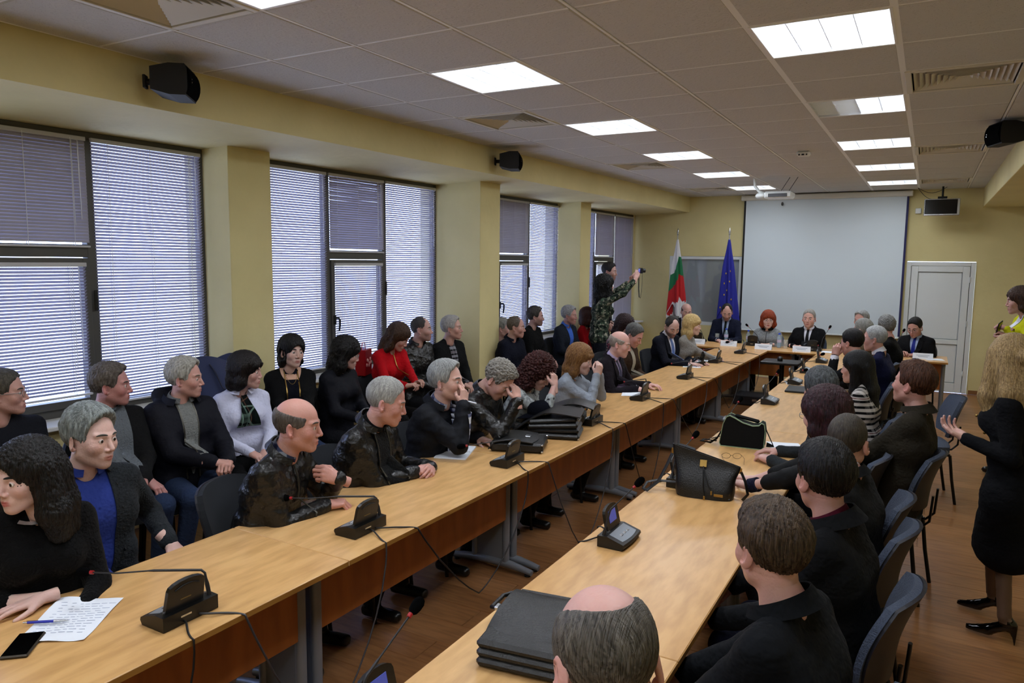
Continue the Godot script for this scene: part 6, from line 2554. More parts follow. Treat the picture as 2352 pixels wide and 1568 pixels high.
	# ---- what lies on the chest
	var K := {"P": P, "U": U, "F": Fw, "R": Rt, "L": Lt, "N": N, "base": base, "field": cf, "root": root, "crease": crease, "J": J, "hs": hs, "female": female, "H": H, "hb": hb}
	if S.has("front"):
		front(S, K)
	if S.has("collar"):
		for c in S.collar:
			collar(K, c[0], c[1], c[2], c[3], c[4], c[5])
	if S.has("extra"):
		S.extra.call(K)
	if not standing and not S.has("no_chair"):
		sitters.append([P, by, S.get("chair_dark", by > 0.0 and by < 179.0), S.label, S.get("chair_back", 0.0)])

var sitters := []

static func split_side(net: Dictionary, Rt: Vector3, P: Vector3, sg: float) -> Dictionary:
	var keep := PackedInt32Array()
	var v: PackedVector3Array = net.v
	if net.i.has(3):
		var idx: PackedInt32Array = net.i[3]
		for k in range(0, idx.size(), 3):
			if (v[idx[k]] + v[idx[k + 1]] + v[idx[k + 2]] - P * 3.0).dot(Rt) * sg > 0.0:
				keep.append_array(PackedInt32Array([idx[k], idx[k + 1], idx[k + 2]]))
	return pick({"v": net.v, "n": net.n, "i": {3: keep}}, [3])

static func shift(v: PackedVector3Array, base: Vector3) -> PackedVector3Array:
	var o := PackedVector3Array()
	o.resize(v.size())
	for k in v.size():
		o[k] = v[k] - base
	return o

static func recompute_normals(net: Dictionary) -> void:
	var v: PackedVector3Array = net.v
	var n := PackedVector3Array()
	n.resize(v.size())
	for l in net.i:
		var idx: PackedInt32Array = net.i[l]
		for k in range(0, idx.size(), 3):
			var a := idx[k]
			var b := idx[k + 1]
			var c := idx[k + 2]
			var g := (v[c] - v[a]).cross(v[b] - v[a])
			n[a] += g
			n[b] += g
			n[c] += g
	var old: PackedVector3Array = net.n
	for k in n.size():
		var q := n[k].normalized()
		if q.dot(old[k]) < 0.0:
			q = -q
		n[k] = q if q.length_squared() > 0.5 else old[k]
	net.n = n

# mode 0 plain, 1 head (lips, flush, stubble), 2 hand (nails)
func append_skin(sv: PackedVector3Array, sn: PackedVector3Array, sc: PackedColorArray, si: PackedInt32Array, p: Dictionary, t: Transform3D, tone: Color, red: Color, mode: int, extra := Color(0, 0, 0, 0), lip := Color(0.66, 0.37, 0.34), ruddy := 0.3) -> void:
	var o := sv.size()
	var pv: PackedVector3Array = p.v
	var pn: PackedVector3Array = p.n
	var nb := t.basis.orthonormalized()
	var flip := t.basis.determinant() < 0.0
	if flip:
		nb = Basis(nb.x, nb.y, nb.z)
	nz.frequency = 1.0
	var lipl := lin(lip)
	var exl := lin(extra)
	for k in pv.size():
		var q := pv[k]
		sv.append(t * q)
		var nn := pn[k]
		sn.append((t.basis * nn).normalized())
		var c := tone
		if mode == 1:
			var m := nz.get_noise_3d(q.x * 70.0, q.y * 70.0, q.z * 70.0) * 0.5 + 0.5
			var cheek := smoothstep(0.045, 0.0, (q - Vector3(signf(q.x) * 0.045, -0.03, 0.06)).length())
			var nose := smoothstep(0.03, 0.0, (q - Vector3(0, -0.035, 0.1)).length())
			var ear := smoothstep(0.070, 0.078, absf(q.x))
			c = tone.lerp(red, clampf(ruddy * (0.25 * m + 0.75 * maxf(maxf(cheek, nose), ear * 0.9)), 0.0, 0.9))
			if extra.a > 0.0:
				var jaw := smoothstep(-0.035, -0.055, q.y + absf(q.x) * -0.15) * smoothstep(-0.02, 0.02, q.z)
				c = c.lerp(exl, jaw * extra.a * (0.6 + 0.4 * m))
			if absf(q.x) < 0.0235 and q.y < -0.0592 and q.y > -0.081 and q.z > 0.0765:
				var wgt := 1.0 - pow(absf(q.x) / 0.0235, 3.0)
				if q.y > -0.0600 - 0.004 * absf(q.x) / 0.0235 or q.y < -0.0805:
					wgt *= 0.3
				c = c.lerp(lipl, 0.75 * wgt)
		elif mode == 2:
			var tip := smoothstep(0.11, 0.17, q.z)
			c = tone.lerp(red, 0.25 + 0.35 * tip)
			if extra.a > 0.0 and q.z > 0.165 and nn.y > 0.2:
				c = exl
		sc.append(c)
	var idx: PackedInt32Array = p.i
	if flip:
		for k in range(0, idx.size(), 3):
			si.append(o + idx[k])
			si.append(o + idx[k + 2])
			si.append(o + idx[k + 1])
	else:
		for k in idx:
			si.append(o + k)

func eye_mat() -> StandardMaterial3D:
	if mats.has("eyeball"):
		return mats["eyeball"]
	var m := mat("eyeball", Color(1, 1, 1), 0.12)
	m.vertex_color_use_as_albedo = true
	return m

func eye(b: MB, o: Vector3, hb: Basis, r: float, iris: Color, gaze: float) -> void:
	var t := hb * Basis(Vector3.UP, deg_to_rad(gaze))
	var steps := [0.0, 12.0, 13.0, 29.0, 31.0, 50.0, 68.0, 95.0]
	var cols := [Color(0.01, 0.01, 0.01), Color(0.01, 0.01, 0.01), lin(iris), lin(iris), Color(0.62, 0.58, 0.55), Color(0.62, 0.56, 0.52), Color(0.22, 0.15, 0.12), Color(0.05, 0.035, 0.03)]
	var rows := []
	for a in steps.size():
		b.col = cols[a]
		var row := []
		var th := deg_to_rad(steps[a])
		for s in 12:
			var ph := TAU * s / 12.0
			var d := Vector3(sin(th) * cos(ph), sin(th) * sin(ph), cos(th))
			row.append(b.add(o + t * d * r, t * d))
		rows.append(row)
	for a in steps.size() - 1:
		for s in 12:
			var s2 := (s + 1) % 12
			b.tri_i(rows[a][s], rows[a + 1][s], rows[a + 1][s2])
			b.tri_i(rows[a][s], rows[a + 1][s2], rows[a][s2])

# a point on the clothing in front of the torso axis at height u (0 hips, 1 neck base), x to the person's left
func on_chest(K: Dictionary, u: float, x: float, off: float) -> Vector3:
	var c: Vector3 = K.P + K.U * (K.L * u) + K.R * x
	var f: Field = K.field
	var s := 0.30
	var prev := 9.0
	while s > -0.12:
		var d := f.sample(c + K.F * s)
		if d < off:
			if prev < 5.0:
				s += 0.012 * clampf((off - d) / maxf(prev - d, 1e-5), 0.0, 1.0)
			break
		prev = d
		s -= 0.012
	return c + K.F * s - K.base

# strip over the chest: rows of [u, x_from, x_to]
func chest_patch(K: Dictionary, called: String, rows: Array, off: float, m: Material, cols := 6, th := 0.004) -> MeshInstance3D:
	var grid := []
	for r in rows:
		var row := []
		for q in cols + 1:
			row.append(on_chest(K, r[0], lerpf(r[1], r[2], q / float(cols)), off))
		grid.append(row)
	var b := MB.new()
	b.sheet(grid, th)
	return part(called, b, m, K.root)

func span(u0: float, u1: float, n: int, fn: Callable) -> Array:
	var out := []
	for q in n + 1:
		var v := q / float(n)
		var r: Array = fn.call(v)
		out.append([lerpf(u0, u1, v), r[0], r[1]])
	return out

func front(S: Dictionary, K: Dictionary) -> void:
	var F: Dictionary = S.front
	var cr: float = K.crease * 0.8
	var low: float = F.get("low", 0.42)
	var wd: float = F.get("wide", 0.055)
	if F.has("shirt"):
		chest_patch(K, F.get("shirt_name", "shirt"), span(0.985, low, 12, func(v): return [-wd * (1.0 - pow(v, F.get("curve", 1.4))) - 0.004, wd * (1.0 - pow(v, F.get("curve", 1.4))) + 0.004]), cr + 0.003, F.shirt, 8)
	if F.has("tie"):
		chest_patch(K, "tie", span(0.955, low + 0.01, 10, func(v): return [-lerpf(0.014, 0.032, v), lerpf(0.014, 0.032, v)]), cr + 0.009, F.tie, 4)
		chest_patch(K, "tie_knot", span(0.985, 0.94, 3, func(v): return [-lerpf(0.022, 0.014, v), lerpf(0.022, 0.014, v)]), cr + 0.015, F.tie, 4, 0.008)
	if F.has("lapel"):
		for sg in [-1.0, 1.0]:
			chest_patch(K, "lapel", span(0.96, low, 12, func(v):
				var e := wd * (1.0 - pow(v, F.get("curve", 1.4)))
				var o := e + 0.012 + 0.055 * sin(minf(1.0, v * 1.35) * PI * 0.75 + 0.5) * (1.0 - pow(v, 3.0))
				return [sg * (e - 0.002), sg * o]), cr + 0.010, F.lapel, 4)
	if F.has("zip"):
		for x in [-wd, wd] if F.has("shirt") else [0.0]:
			chest_patch(K, "zip", span(0.95, 0.05, 14, func(v): return [x * (1.0 - 0.2 * v) - 0.004, x * (1.0 - 0.2 * v) + 0.004]), cr + 0.004, F.zip, 2)
	if F.has("buttons"):
		for q in 4:
			var bm := MB.new()
			var o := on_chest(K, lerpf(0.85, 0.35, q / 3.0), F.get("button_x", 0.0), cr + 0.008)
			bm.ball(o, Vector3(0.007, 0.007, 0.004), 10, 6)
			part("button", bm, F.buttons, K.root)

# a band standing round the neck: radius, height, how far it opens in front (degrees), material, flare, lift
func collar(K: Dictionary, r: float, hgt: float, gap: float, m: Material, flare: float, lift: float) -> void:
	var ax: Vector3 = (K.J - K.N).normalized()
	var c: Vector3 = K.N + ax * 0.010 + ax * lift + K.F * 0.006
	var grid := []
	for a in 4:
		var v := a / 3.0
		var row := []
		for q in 25:
			var an := deg_to_rad(lerpf(gap, 360.0 - gap, q / 24.0))
			var front_k := 0.5 + 0.5 * cos(an)
			var rr: float = r * K.hs + flare * (1.0 - v)
			var p: Vector3 = c + (K.F * cos(an) + K.R * sin(an)) * rr + ax * (hgt * v * (1.0 - 0.35 * front_k)) - ax * (0.042 * front_k)
			row.append(p - K.base)
		grid.append(row)
	var b := MB.new()
	b.sheet(grid, 0.005)
	part("collar", b, m, K.root)

# ---------------------------------------------------------------- the people
func on_table(x: float, depth: float, pose := "flat", more := {}) -> Dictionary:
	var d := {"at": [x, TOP + 0.030, depth], "pose": pose, "palm": [0, -1, 0]}
	d.merge(more, true)
	return d

func near_head(l: float, u: float, f: float, pose := "curl", more := {}) -> Dictionary:
	var d := {"rel": [l, u, f], "pose": pose}
	d.merge(more, true)
	return d

func people() -> void:
	nz.noise_type = FastNoiseLite.TYPE_SIMPLEX_SMOOTH
	nz.fractal_octaves = 2
	var black_leather := cloth("leather", Color(0.055, 0.058, 0.062))
	var navy_suit := cloth("wool", Color(0.075, 0.085, 0.125))
	var dark_suit := cloth("wool", Color(0.065, 0.067, 0.078))
	var white := cloth("cotton", Color(0.84, 0.85, 0.9))
	var pale_blue := cloth("cotton", Color(0.62, 0.68, 0.8))
	var denim := cloth("denim", Color(0.14, 0.19, 0.29))
	var grey_legs := cloth("wool", Color(0.17, 0.18, 0.19))
	var zipm := mat("zip metal", Color(0.3, 0.29, 0.26), 0.4, 0.7)
	var rA := "people seated along the window-side tables"
	var rB := "people seated in the back row under the windows"
	var rC := "people seated along the door-side tables"
	var rH := "people at the head table"

	# --- window-side tables, from the viewer to the head table
	person({"H": [-2.70, 1.159, 1.324], "look": -52.0, "nod": 4.0, "body": 72.0, "lean": 3.0, "f": true, "near": 2, "seed": 1, "group": rA,
		"label": "woman with long dark wavy hair in black top with a brooch, hand on table", "top": cloth("knit", Color(0.03, 0.03, 0.034)), "top_name": "blouse", "long_top": true,
		"hair": "wavy", "thick": 0.022, "wide": 0.1, "bulk": 0.05, "mess": 0.0035, "face": 0.054, "hc": Color(0.05, 0.045, 0.045), "hc2": Color(0.12, 0.11, 0.11),
		"skin": Color(0.86, 0.68, 0.6), "lip": Color(0.68, 0.22, 0.25), "nails": Color(0.7, 0.1, 0.14, 1.0), "sleeve": 0.55,
		"collar": [[0.075, 0.014, 4.0, mats["silver metal"], 0.012, -0.024]],
		"hands": [{}, on_table(-2.60, 1.30, "flat", {"dir": [-0.25, -0.04, -1.0], "sleeve": 0.5, "out": 0.7})],
		"extra": func(K): brooch(K)})
	person({"H": [-2.92, 1.189, 1.687], "look": 44.0, "nod": 2.0, "tilt": -4.0, "body": 82.0, "lean": -2.0, "near": 2, "seed": 2, "group": rA,
		"label": "grey-haired man in dark tweed jacket and open blue shirt", "top": cloth("tweed", Color(0.15, 0.165, 0.18)), "legs": cloth("wool", Color(0.11, 0.13, 0.17)),
		"hair": "swept", "thick": 0.028, "hc": Color(0.33, 0.35, 0.35), "hc2": Color(0.62, 0.65, 0.64), "bc": Color(0.25, 0.24, 0.22), "skin": Color(0.84, 0.66, 0.57), "stubble": Color(0.5, 0.42, 0.38, 0.3),
		"front": {"shirt": cloth("cotton", Color(0.16, 0.22, 0.5)), "lapel": cloth("tweed", Color(0.14, 0.155, 0.17)), "low": 0.05, "wide": 0.07, "curve": 3.0, "buttons": mats["black plastic"], "button_x": 0.09},
		"collar": [[0.064, 0.05, 22.0, cloth("cotton", Color(0.16, 0.22, 0.5)), 0.014, 0.0], [0.083, 0.03, 48.0, cloth("tweed", Color(0.14, 0.155, 0.17)), 0.02, -0.006]],
		"hands": [{"at": [-2.80, 0.69, 1.93], "pose": "relax", "dir": [0.6, -0.6, 0.3]}, {}]})
	person({"H": [-2.52, 1.150, 2.422], "look": 76.0, "nod": 6.0, "body": 108.0, "lean": 18.0, "near": 2, "seed": 3, "group": rA, "hs": 1.04,
		"label": "bald man in black leather jacket leaning on the table beside an empty chair", "top": black_leather, "crease": 0.006, "hair": "fringe", "thick": 0.007, "hc": Color(0.28, 0.25, 0.23), "hc2": Color(0.45, 0.42, 0.4),
		"skin": Color(0.80, 0.55, 0.45), "ruddy": 0.5, "belly": 1.08,
		"collar": [[0.068, 0.035, 24.0, cloth("check", Color(0.6, 0.6, 0.6)), 0.008, 0.004], [0.085, 0.04, 40.0, black_leather, 0.014, -0.006]],
		"front": {"zip": zipm},
		"hands": [{"at": [-2.42, 0.865, 2.58], "pose": "curl", "dir": [-0.35, 0.35, -0.6], "palm": [-0.7, -0.3, 0.2], "watch": "steel", "out": 0.6}, on_table(-2.46, 2.53, "curl", {"dir": [0.5, 0.0, 0.7]})]})
	person({"H": [-2.52, 1.153, 3.069], "look": 84.0, "nod": 16.0, "body": 98.0, "lean": 17.0, "near": 2, "seed": 4, "group": rA, "hs": 1.04, "bw": 1.06,
		"label": "man with cropped white hair in black leather jacket, hands clasped on table", "top": black_leather, "crease": 0.006, "hair": "crew", "thick": 0.012, "hc": Color(0.5, 0.5, 0.49), "hc2": Color(0.74, 0.74, 0.72), "bc": Color(0.4, 0.38, 0.36),
		"skin": Color(0.80, 0.56, 0.47), "ruddy": 0.45, "front": {"shirt": cloth("knit", Color(0.06, 0.065, 0.07)), "low": 0.1, "wide": 0.06, "curve": 4.0, "zip": zipm},
		"collar": [[0.062, 0.04, 6.0, cloth("knit", Color(0.06, 0.065, 0.07)), 0.006, 0.0], [0.088, 0.045, 46.0, black_leather, 0.016, -0.004]],
		"hands": [on_table(-2.40, 3.31, "curl", {"dir": [0.45, 0.0, -0.8], "palm": [-0.5, -0.6, -0.4]}), on_table(-2.425, 3.19, "curl", {"dir": [0.6, 0.0, 0.75], "palm": [-0.5, -0.7, 0.3]})]})
	person({"H": [-2.58, 1.168, 3.728], "look": 68.0, "nod": -2.0, "body": 92.0, "lean": 11.0, "near": 2, "seed": 5, "group": rA, "hs": 1.03, "bw": 1.05, "puff": 0.008,
		"label": "grey-haired man in dark quilted jacket and checked shirt, pen at his mouth", "top": cloth("puffer", Color(0.07, 0.08, 0.105)), "crease": 0.006, "hair": "full", "thick": 0.018, "hc": Color(0.45, 0.46, 0.46), "hc2": Color(0.72, 0.73, 0.72), "bc": Color(0.32, 0.3, 0.28),
		"skin": Color(0.82, 0.62, 0.52), "front": {"shirt": cloth("check", Color(1, 1, 1)), "low": 0.35, "wide": 0.05, "curve": 2.0},
		"collar": [[0.064, 0.042, 20.0, cloth("check", Color(1, 1, 1)), 0.01, 0.0], [0.09, 0.05, 40.0, cloth("puffer", Color(0.07, 0.08, 0.105)), 0.02, -0.01]],
		"hands": [on_table(-2.53, 4.03, "flat", {"dir": [0.75, -0.02, -0.2], "watch": "steel"}), near_head(-0.02, -0.135, 0.135, "pinch", {"cuff": cloth("check", Color(1, 1, 1)), "dir": [-0.1, 0.75, 0.25], "palm": [-0.9, 0.1, 0.2], "out": 0.5})],
		"extra": func(K): held_pen(K)})
	person({"H": [-2.45, 1.129, 4.151], "look": 62.0, "nod": 44.0, "body": 95.0, "lean": 21.0, "near": 1, "seed": 6, "group": rA, "hs": 1.02,
		"label": "curly grey-haired man bowing his head into his hand, black leather jacket", "top": black_leather, "crease": 0.006, "hair": "full", "curl": 1, "thick": 0.02, "mess": 0.005, "hc": Color(0.36, 0.35, 0.33), "hc2": Color(0.66, 0.64, 0.6),
		"skin": Color(0.82, 0.6, 0.5), "collar": [[0.082, 0.04, 36.0, black_leather, 0.014, -0.004]],
		"hands": [on_table(-2.35, 4.42, "curl"), near_head(-0.03, -0.12, 0.15, "curl", {"dir": [-0.25, 0.8, 0.2], "palm": [-0.8, 0.2, 0.3], "out": 0.4})]})
	person({"H": [-2.42, 1.114, 4.673], "look": 66.0, "nod": 34.0, "body": 96.0, "lean": 17.0, "f": true, "near": 1, "seed": 7, "group": rA,
		"label": "woman with curly burgundy hair in grey lace-patterned top, hand at her brow", "top": cloth("lace", Color(0.85, 0.88, 0.92)), "top_name": "cardigan", "hair": "curly", "thick": 0.028, "wide": 0.085, "bulk": 0.05, "mess": 0.009, "hc": Color(0.14, 0.075, 0.075), "hc2": Color(0.32, 0.15, 0.14),
		"skin": Color(0.82, 0.62, 0.54), "hands": [{}, near_head(-0.05, -0.08, 0.14, "curl", {"dir": [-0.15, 0.8, 0.2], "palm": [-0.8, 0.2, 0.3], "sleeve": 0.6, "out": 0.5})]})
	person({"H": [-2.42, 1.127, 5.401], "look": 74.0, "nod": 12.0, "body": 96.0, "lean": 13.0, "f": true, "near": 1, "seed": 8, "group": rA,
		"label": "woman with golden brown hair in pale grey coat, hands raised to mouth", "top": cloth("wool", Color(0.55, 0.58, 0.62)), "top_name": "coat", "crease": 0.006, "hair": "shoulder", "bangs": 1, "thick": 0.02, "wide": 0.075, "bulk": 0.036, "hc": Color(0.38, 0.25, 0.14), "hc2": Color(0.6, 0.44, 0.26),
		"skin": Color(0.84, 0.66, 0.57), "collar": [[0.075, 0.04, 30.0, cloth("wool", Color(0.5, 0.53, 0.57)), 0.02, -0.01]],
		"hands": [near_head(0.035, -0.115, 0.15, "grip", {"dir": [0.2, 0.8, -0.1], "palm": [-0.5, 0.2, -0.6]}), near_head(-0.03, -0.115, 0.15, "grip", {"dir": [0.2, 0.8, 0.1], "palm": [-0.5, 0.2, 0.6]})]})
	person({"H": [-2.50, 1.144, 6.475], "look": 82.0, "nod": 12.0, "body": 88.0, "lean": 10.0, "near": 1, "seed": 9, "group": rA,
		"label": "bald man in dark purple suit and lilac shirt writing at the table", "top": cloth("wool", Color(0.105, 0.09, 0.115)), "hair": "fringe", "thick": 0.006, "hc": Color(0.55, 0.5, 0.46), "hc2": Color(0.7, 0.66, 0.62), "skin": Color(0.84, 0.62, 0.53), "ruddy": 0.5,
		"front": {"shirt": cloth("cotton", Color(0.7, 0.64, 0.78)), "tie": cloth("satin", Color(0.25, 0.25, 0.33)), "lapel": cloth("wool", Color(0.1, 0.085, 0.11)), "low": 0.3},
		"collar": [[0.06, 0.045, 16.0, cloth("cotton", Color(0.72, 0.66, 0.8)), 0.008, 0.0], [0.08, 0.03, 50.0, cloth("wool", Color(0.1, 0.085, 0.11)), 0.016, -0.008]],
		"hands": [on_table(-2.26, 6.66, "relax", {"cuff": white}), on_table(-2.3, 6.42, "pinch", {"cuff": white, "dir": [0.9, -0.1, 0.3]})]})
	person({"H": [-2.72, 1.129, 7.463], "look": 64.0, "nod": 30.0, "body": 85.0, "lean": 6.0, "near": 0, "seed": 10, "group": rA,
		"label": "dark grey-haired man looking down in brown jacket beside the floral blouse", "top": cloth("suede", Color(0.19, 0.13, 0.09)), "hair": "short", "thick": 0.016, "hc": Color(0.24, 0.24, 0.23), "hc2": Color(0.42, 0.42, 0.41), "skin": Color(0.8, 0.56, 0.48), "ruddy": 0.45,
		"front": {"shirt": cloth("cotton", Color(0.62, 0.6, 0.55)), "low": 0.1, "wide": 0.03, "curve": 5.0}})
	person({"H": [-2.98, 1.182, 7.87], "look": 60.0, "nod": 20.0, "body": 70.0, "f": true, "near": 0, "seed": 11, "group": rA,
		"label": "woman with dark curly hair in floral blouse half hidden behind brown jacket", "top": cloth("floral", Color(0.95, 0.95, 0.95)), "top_name": "blouse", "hair": "curly", "thick": 0.026, "hc": Color(0.09, 0.055, 0.06), "hc2": Color(0.2, 0.11, 0.12), "skin": Color(0.82, 0.63, 0.55)})
	person({"H": [-2.60, 1.159, 8.414], "look": 28.0, "nod": 30.0, "body": 66.0, "lean": 8.0, "near": 1, "seed": 12, "group": rA,
		"label": "bearded balding man in navy suit with blue tie, hands on table", "top": navy_suit, "hair": "receding", "thick": 0.008, "hc": Color(0.13, 0.11, 0.1), "hc2": Color(0.2, 0.18, 0.16), "skin": Color(0.8, 0.62, 0.54), "stubble": Color(0.15, 0.12, 0.1, 0.85),
		"front": {"shirt": white, "tie": cloth("satin", Color(0.36, 0.45, 0.66)), "lapel": navy_suit, "low": 0.3},
		"collar": [[0.06, 0.045, 16.0, white, 0.008, 0.0], [0.08, 0.03, 50.0, navy_suit, 0.016, -0.008]],
		"hands": [on_table(-2.34, 8.55, "flat", {"cuff": white, "dir": [0.9, 0.0, -0.2]}), on_table(-2.38, 8.34, "flat", {"cuff": white, "dir": [0.95, 0.0, 0.2]})]})
	person({"H": [-2.45, 1.161, 8.75], "look": 80.0, "nod": 4.0, "body": 88.0, "lean": 10.0, "f": true, "near": 1, "seed": 13, "group": rA,
		"label": "blond woman in light grey jacket beside the bearded man", "top": cloth("tweed", Color(0.56, 0.55, 0.53)), "hair": "shoulder", "bangs": 1, "thick": 0.02, "wide": 0.075, "bulk": 0.034, "hc": Color(0.66, 0.54, 0.32), "hc2": Color(0.86, 0.76, 0.54), "skin": Color(0.85, 0.67, 0.58),
		"hands": [on_table(-2.22, 9.0, "curl"), on_table(-2.2, 8.9, "curl", {"watch": "steel"})]})

	# --- back row under the windows
	person({"H": [-4.25, 1.192, 2.004], "look": 74.0, "body": 80.0, "near": 1, "seed": 21, "group": rB, "lean": -4.0,
		"label": "man with glasses in dark jacket at the very edge under the window", "top": cloth("cotton", Color(0.08, 0.085, 0.11)), "hair": "short", "hc": Color(0.2, 0.19, 0.17), "hc2": Color(0.36, 0.34, 0.3), "glasses": Color(0.5, 0.5, 0.5), "skin": Color(0.76, 0.55, 0.46)})
	person({"H": [-4.12, 1.172, 2.514], "look": 76.0, "nod": 2.0, "body": 78.0, "near": 1, "seed": 22, "group": rB, "lean": -6.0, "belly": 1.1,
		"label": "ruddy man with tousled brown-grey hair in grey sweater and dark jacket", "top": cloth("cotton", Color(0.075, 0.075, 0.08)), "legs": denim, "hair": "full", "thick": 0.022, "mess": 0.004, "hc": Color(0.25, 0.22, 0.2), "hc2": Color(0.46, 0.43, 0.4), "skin": Color(0.72, 0.48, 0.42), "ruddy": 0.75,
		"front": {"shirt": cloth("knit", Color(0.36, 0.38, 0.4)), "shirt_name": "sweater", "low": 0.05, "wide": 0.09, "curve": 6.0}, "collar": [[0.066, 0.03, 6.0, cloth("knit", Color(0.36, 0.38, 0.4)), 0.008, 0.0]],
		"hands": [{}, {"at": [-3.83, 0.65, 2.52], "pose": "relax", "dir": [0.6, -0.5, 0.3]}]})
	person({"H": [-4.00, 1.169, 2.918], "look": 70.0, "nod": 2.0, "body": 80.0, "near": 1, "seed": 23, "group": rB, "lean": -3.0, "puff": 0.012, "hooded": 1,
		"label": "white-haired man in navy hooded winter jacket, hands clasped in lap", "top": cloth("puffer", Color(0.055, 0.06, 0.1)), "legs": denim, "hair": "full", "thick": 0.022, "mess": 0.004, "hc": Color(0.52, 0.51, 0.48), "hc2": Color(0.78, 0.77, 0.73), "bc": Color(0.4, 0.36, 0.3), "skin": Color(0.8, 0.57, 0.47), "ruddy": 0.5,
		"front": {"shirt": cloth("knit", Color(0.45, 0.46, 0.45)), "shirt_name": "hoodie", "low": 0.1, "wide": 0.05, "curve": 3.0, "zip": zipm}, "collar": [[0.068, 0.05, 24.0, cloth("knit", Color(0.42, 0.43, 0.43)), 0.02, 0.0], [0.095, 0.06, 40.0, cloth("puffer", Color(0.055, 0.06, 0.1)), 0.03, -0.012]],
		"hands": [{"at": [-3.68, 0.68, 2.96], "pose": "curl", "dir": [0.5, -0.1, -0.7]}, {"at": [-3.70, 0.69, 2.86], "pose": "curl", "dir": [0.5, -0.1, 0.7]}]})
	person({"H": [-3.95, 1.163, 3.347], "look": 72.0, "nod": 4.0, "body": 70.0, "f": true, "near": 1, "seed": 24, "group": rB, "lean": 2.0,
		"label": "woman with black bob in white shirt and tartan scarf", "top": cloth("cotton", Color(0.78, 0.79, 0.88)), "top_name": "shirt", "long_top": false, "legs": cloth("wool", Color(0.04, 0.04, 0.045)), "hair": "bob", "thick": 0.024, "wide": 0.078, "bulk": 0.036, "bangs": 1, "hc": Color(0.055, 0.04, 0.04), "hc2": Color(0.12, 0.085, 0.08), "skin": Color(0.78, 0.58, 0.5),
		"front": {"tie": cloth("tartan", Color(1, 1, 1)), "low": 0.55}, "collar": [[0.062, 0.04, 26.0, cloth("cotton", Color(0.8, 0.81, 0.9)), 0.03, -0.004]],
		"extra": func(K): scarf(K)})
	person({"H": [-4.20, 1.206, 3.995], "look": 28.0, "nod": -2.0, "tilt": -5.0, "body": 55.0, "f": true, "near": 1, "seed": 25, "group": rB, "lean": -6.0, "bw": 1.0,
		"label": "woman with short black hair and gold earring in black zipped jacket", "top": cloth("wool", Color(0.06, 0.06, 0.065)), "legs": denim, "hair": "puff", "ears": 1, "thick": 0.026, "wide": 0.07, "bulk": 0.03, "hc": Color(0.035, 0.03, 0.03), "hc2": Color(0.09, 0.08, 0.08), "skin": Color(0.82, 0.64, 0.54),
		"front": {"shirt": cloth("cotton", Color(0.055, 0.06, 0.1)), "low": 0.1, "wide": 0.05, "curve": 5.0, "zip": mats["gold metal"]}, "extra": func(K): neckline(K, 0.80, 0.075)})
	person({"H": [-4.00, 1.167, 4.379], "look": 84.0, "nod": 14.0, "body": 95.0, "f": true, "near": 0, "seed": 26, "group": rB, "puff": 0.012,
		"label": "woman with glasses and black shoulder hair in navy quilted coat", "top": cloth("puffer", Color(0.05, 0.055, 0.09)), "top_name": "coat", "hair": "shoulder", "bangs": 1, "thick": 0.028, "wide": 0.08, "bulk": 0.04, "mess": 0.006, "hc": Color(0.035, 0.03, 0.032), "hc2": Color(0.09, 0.08, 0.085), "skin": Color(0.78, 0.58, 0.5), "glasses": Color(0.15, 0.1, 0.1),
		"collar": [[0.07, 0.06, 10.0, cloth("knit", Color(0.03, 0.03, 0.035)), 0.03, -0.004]]})
	person({"H": [-4.15, 1.216, 5.227], "look": 72.0, "nod": 30.0, "body": 80.0, "f": true, "near": 1, "seed": 27, "group": rB,
		"label": "woman with straight brown hair in bright red jacket looking down", "top": cloth("wool", Color(0.68, 0.05, 0.09)), "legs": cloth("wool", Color(0.05, 0.05, 0.055)), "hair": "shoulder", "thick": 0.02, "wide": 0.07, "bulk": 0.034, "hc": Color(0.17, 0.11, 0.08), "hc2": Color(0.34, 0.24, 0.17), "skin": Color(0.76, 0.56, 0.46),
		"front": {"zip": mats["gold metal"]}, "hands": [{"at": [-3.86, 0.84, 5.10], "pose": "pinch", "dir": [0.7, 0.3, -0.2]}, {"at": [-3.88, 0.83, 4.98], "pose": "curl", "dir": [0.8, 0.2, 0.4]}]})
	person({"H": [-4.35, 1.228, 5.845], "look": 80.0, "body": 85.0, "near": 0, "seed": 28, "group": rB,
		"label": "man with shaved dark hair in black leather jacket behind red jacket", "top": black_leather, "hair": "receding", "thick": 0.006, "hc": Color(0.2, 0.18, 0.17), "hc2": Color(0.3, 0.28, 0.26), "skin": Color(0.78, 0.58, 0.5), "stubble": Color(0.4, 0.33, 0.3, 0.5), "collar": [[0.08, 0.04, 36.0, black_leather, 0.014, -0.004]]})
	person({"H": [-4.25, 1.217, 6.235], "look": 78.0, "nod": -2.0, "body": 80.0, "near": 0, "seed": 29, "group": rB,
		"label": "white-haired man in dark jacket over striped top beside the column", "top": cloth("cotton", Color(0.07, 0.075, 0.08)), "hair": "full", "thick": 0.018, "hc": Color(0.55, 0.54, 0.52), "hc2": Color(0.78, 0.77, 0.75), "skin": Color(0.78, 0.58, 0.48), "ruddy": 0.45,
		"front": {"shirt": cloth("stripe", Color(0.7, 0.72, 0.78)), "low": 0.1, "wide": 0.04, "curve": 4.0}})
	person({"H": [-4.40, 1.106, 7.533], "look": 80.0, "body": 85.0, "near": 0, "seed": 30, "group": rB,
		"label": "grey-haired man with dark glasses half hidden behind the column", "top": dark_suit, "hair": "short", "hc": Color(0.42, 0.42, 0.41), "hc2": Color(0.62, 0.62, 0.6), "glasses": Color(0.05, 0.05, 0.05), "skin": Color(0.78, 0.58, 0.5)})
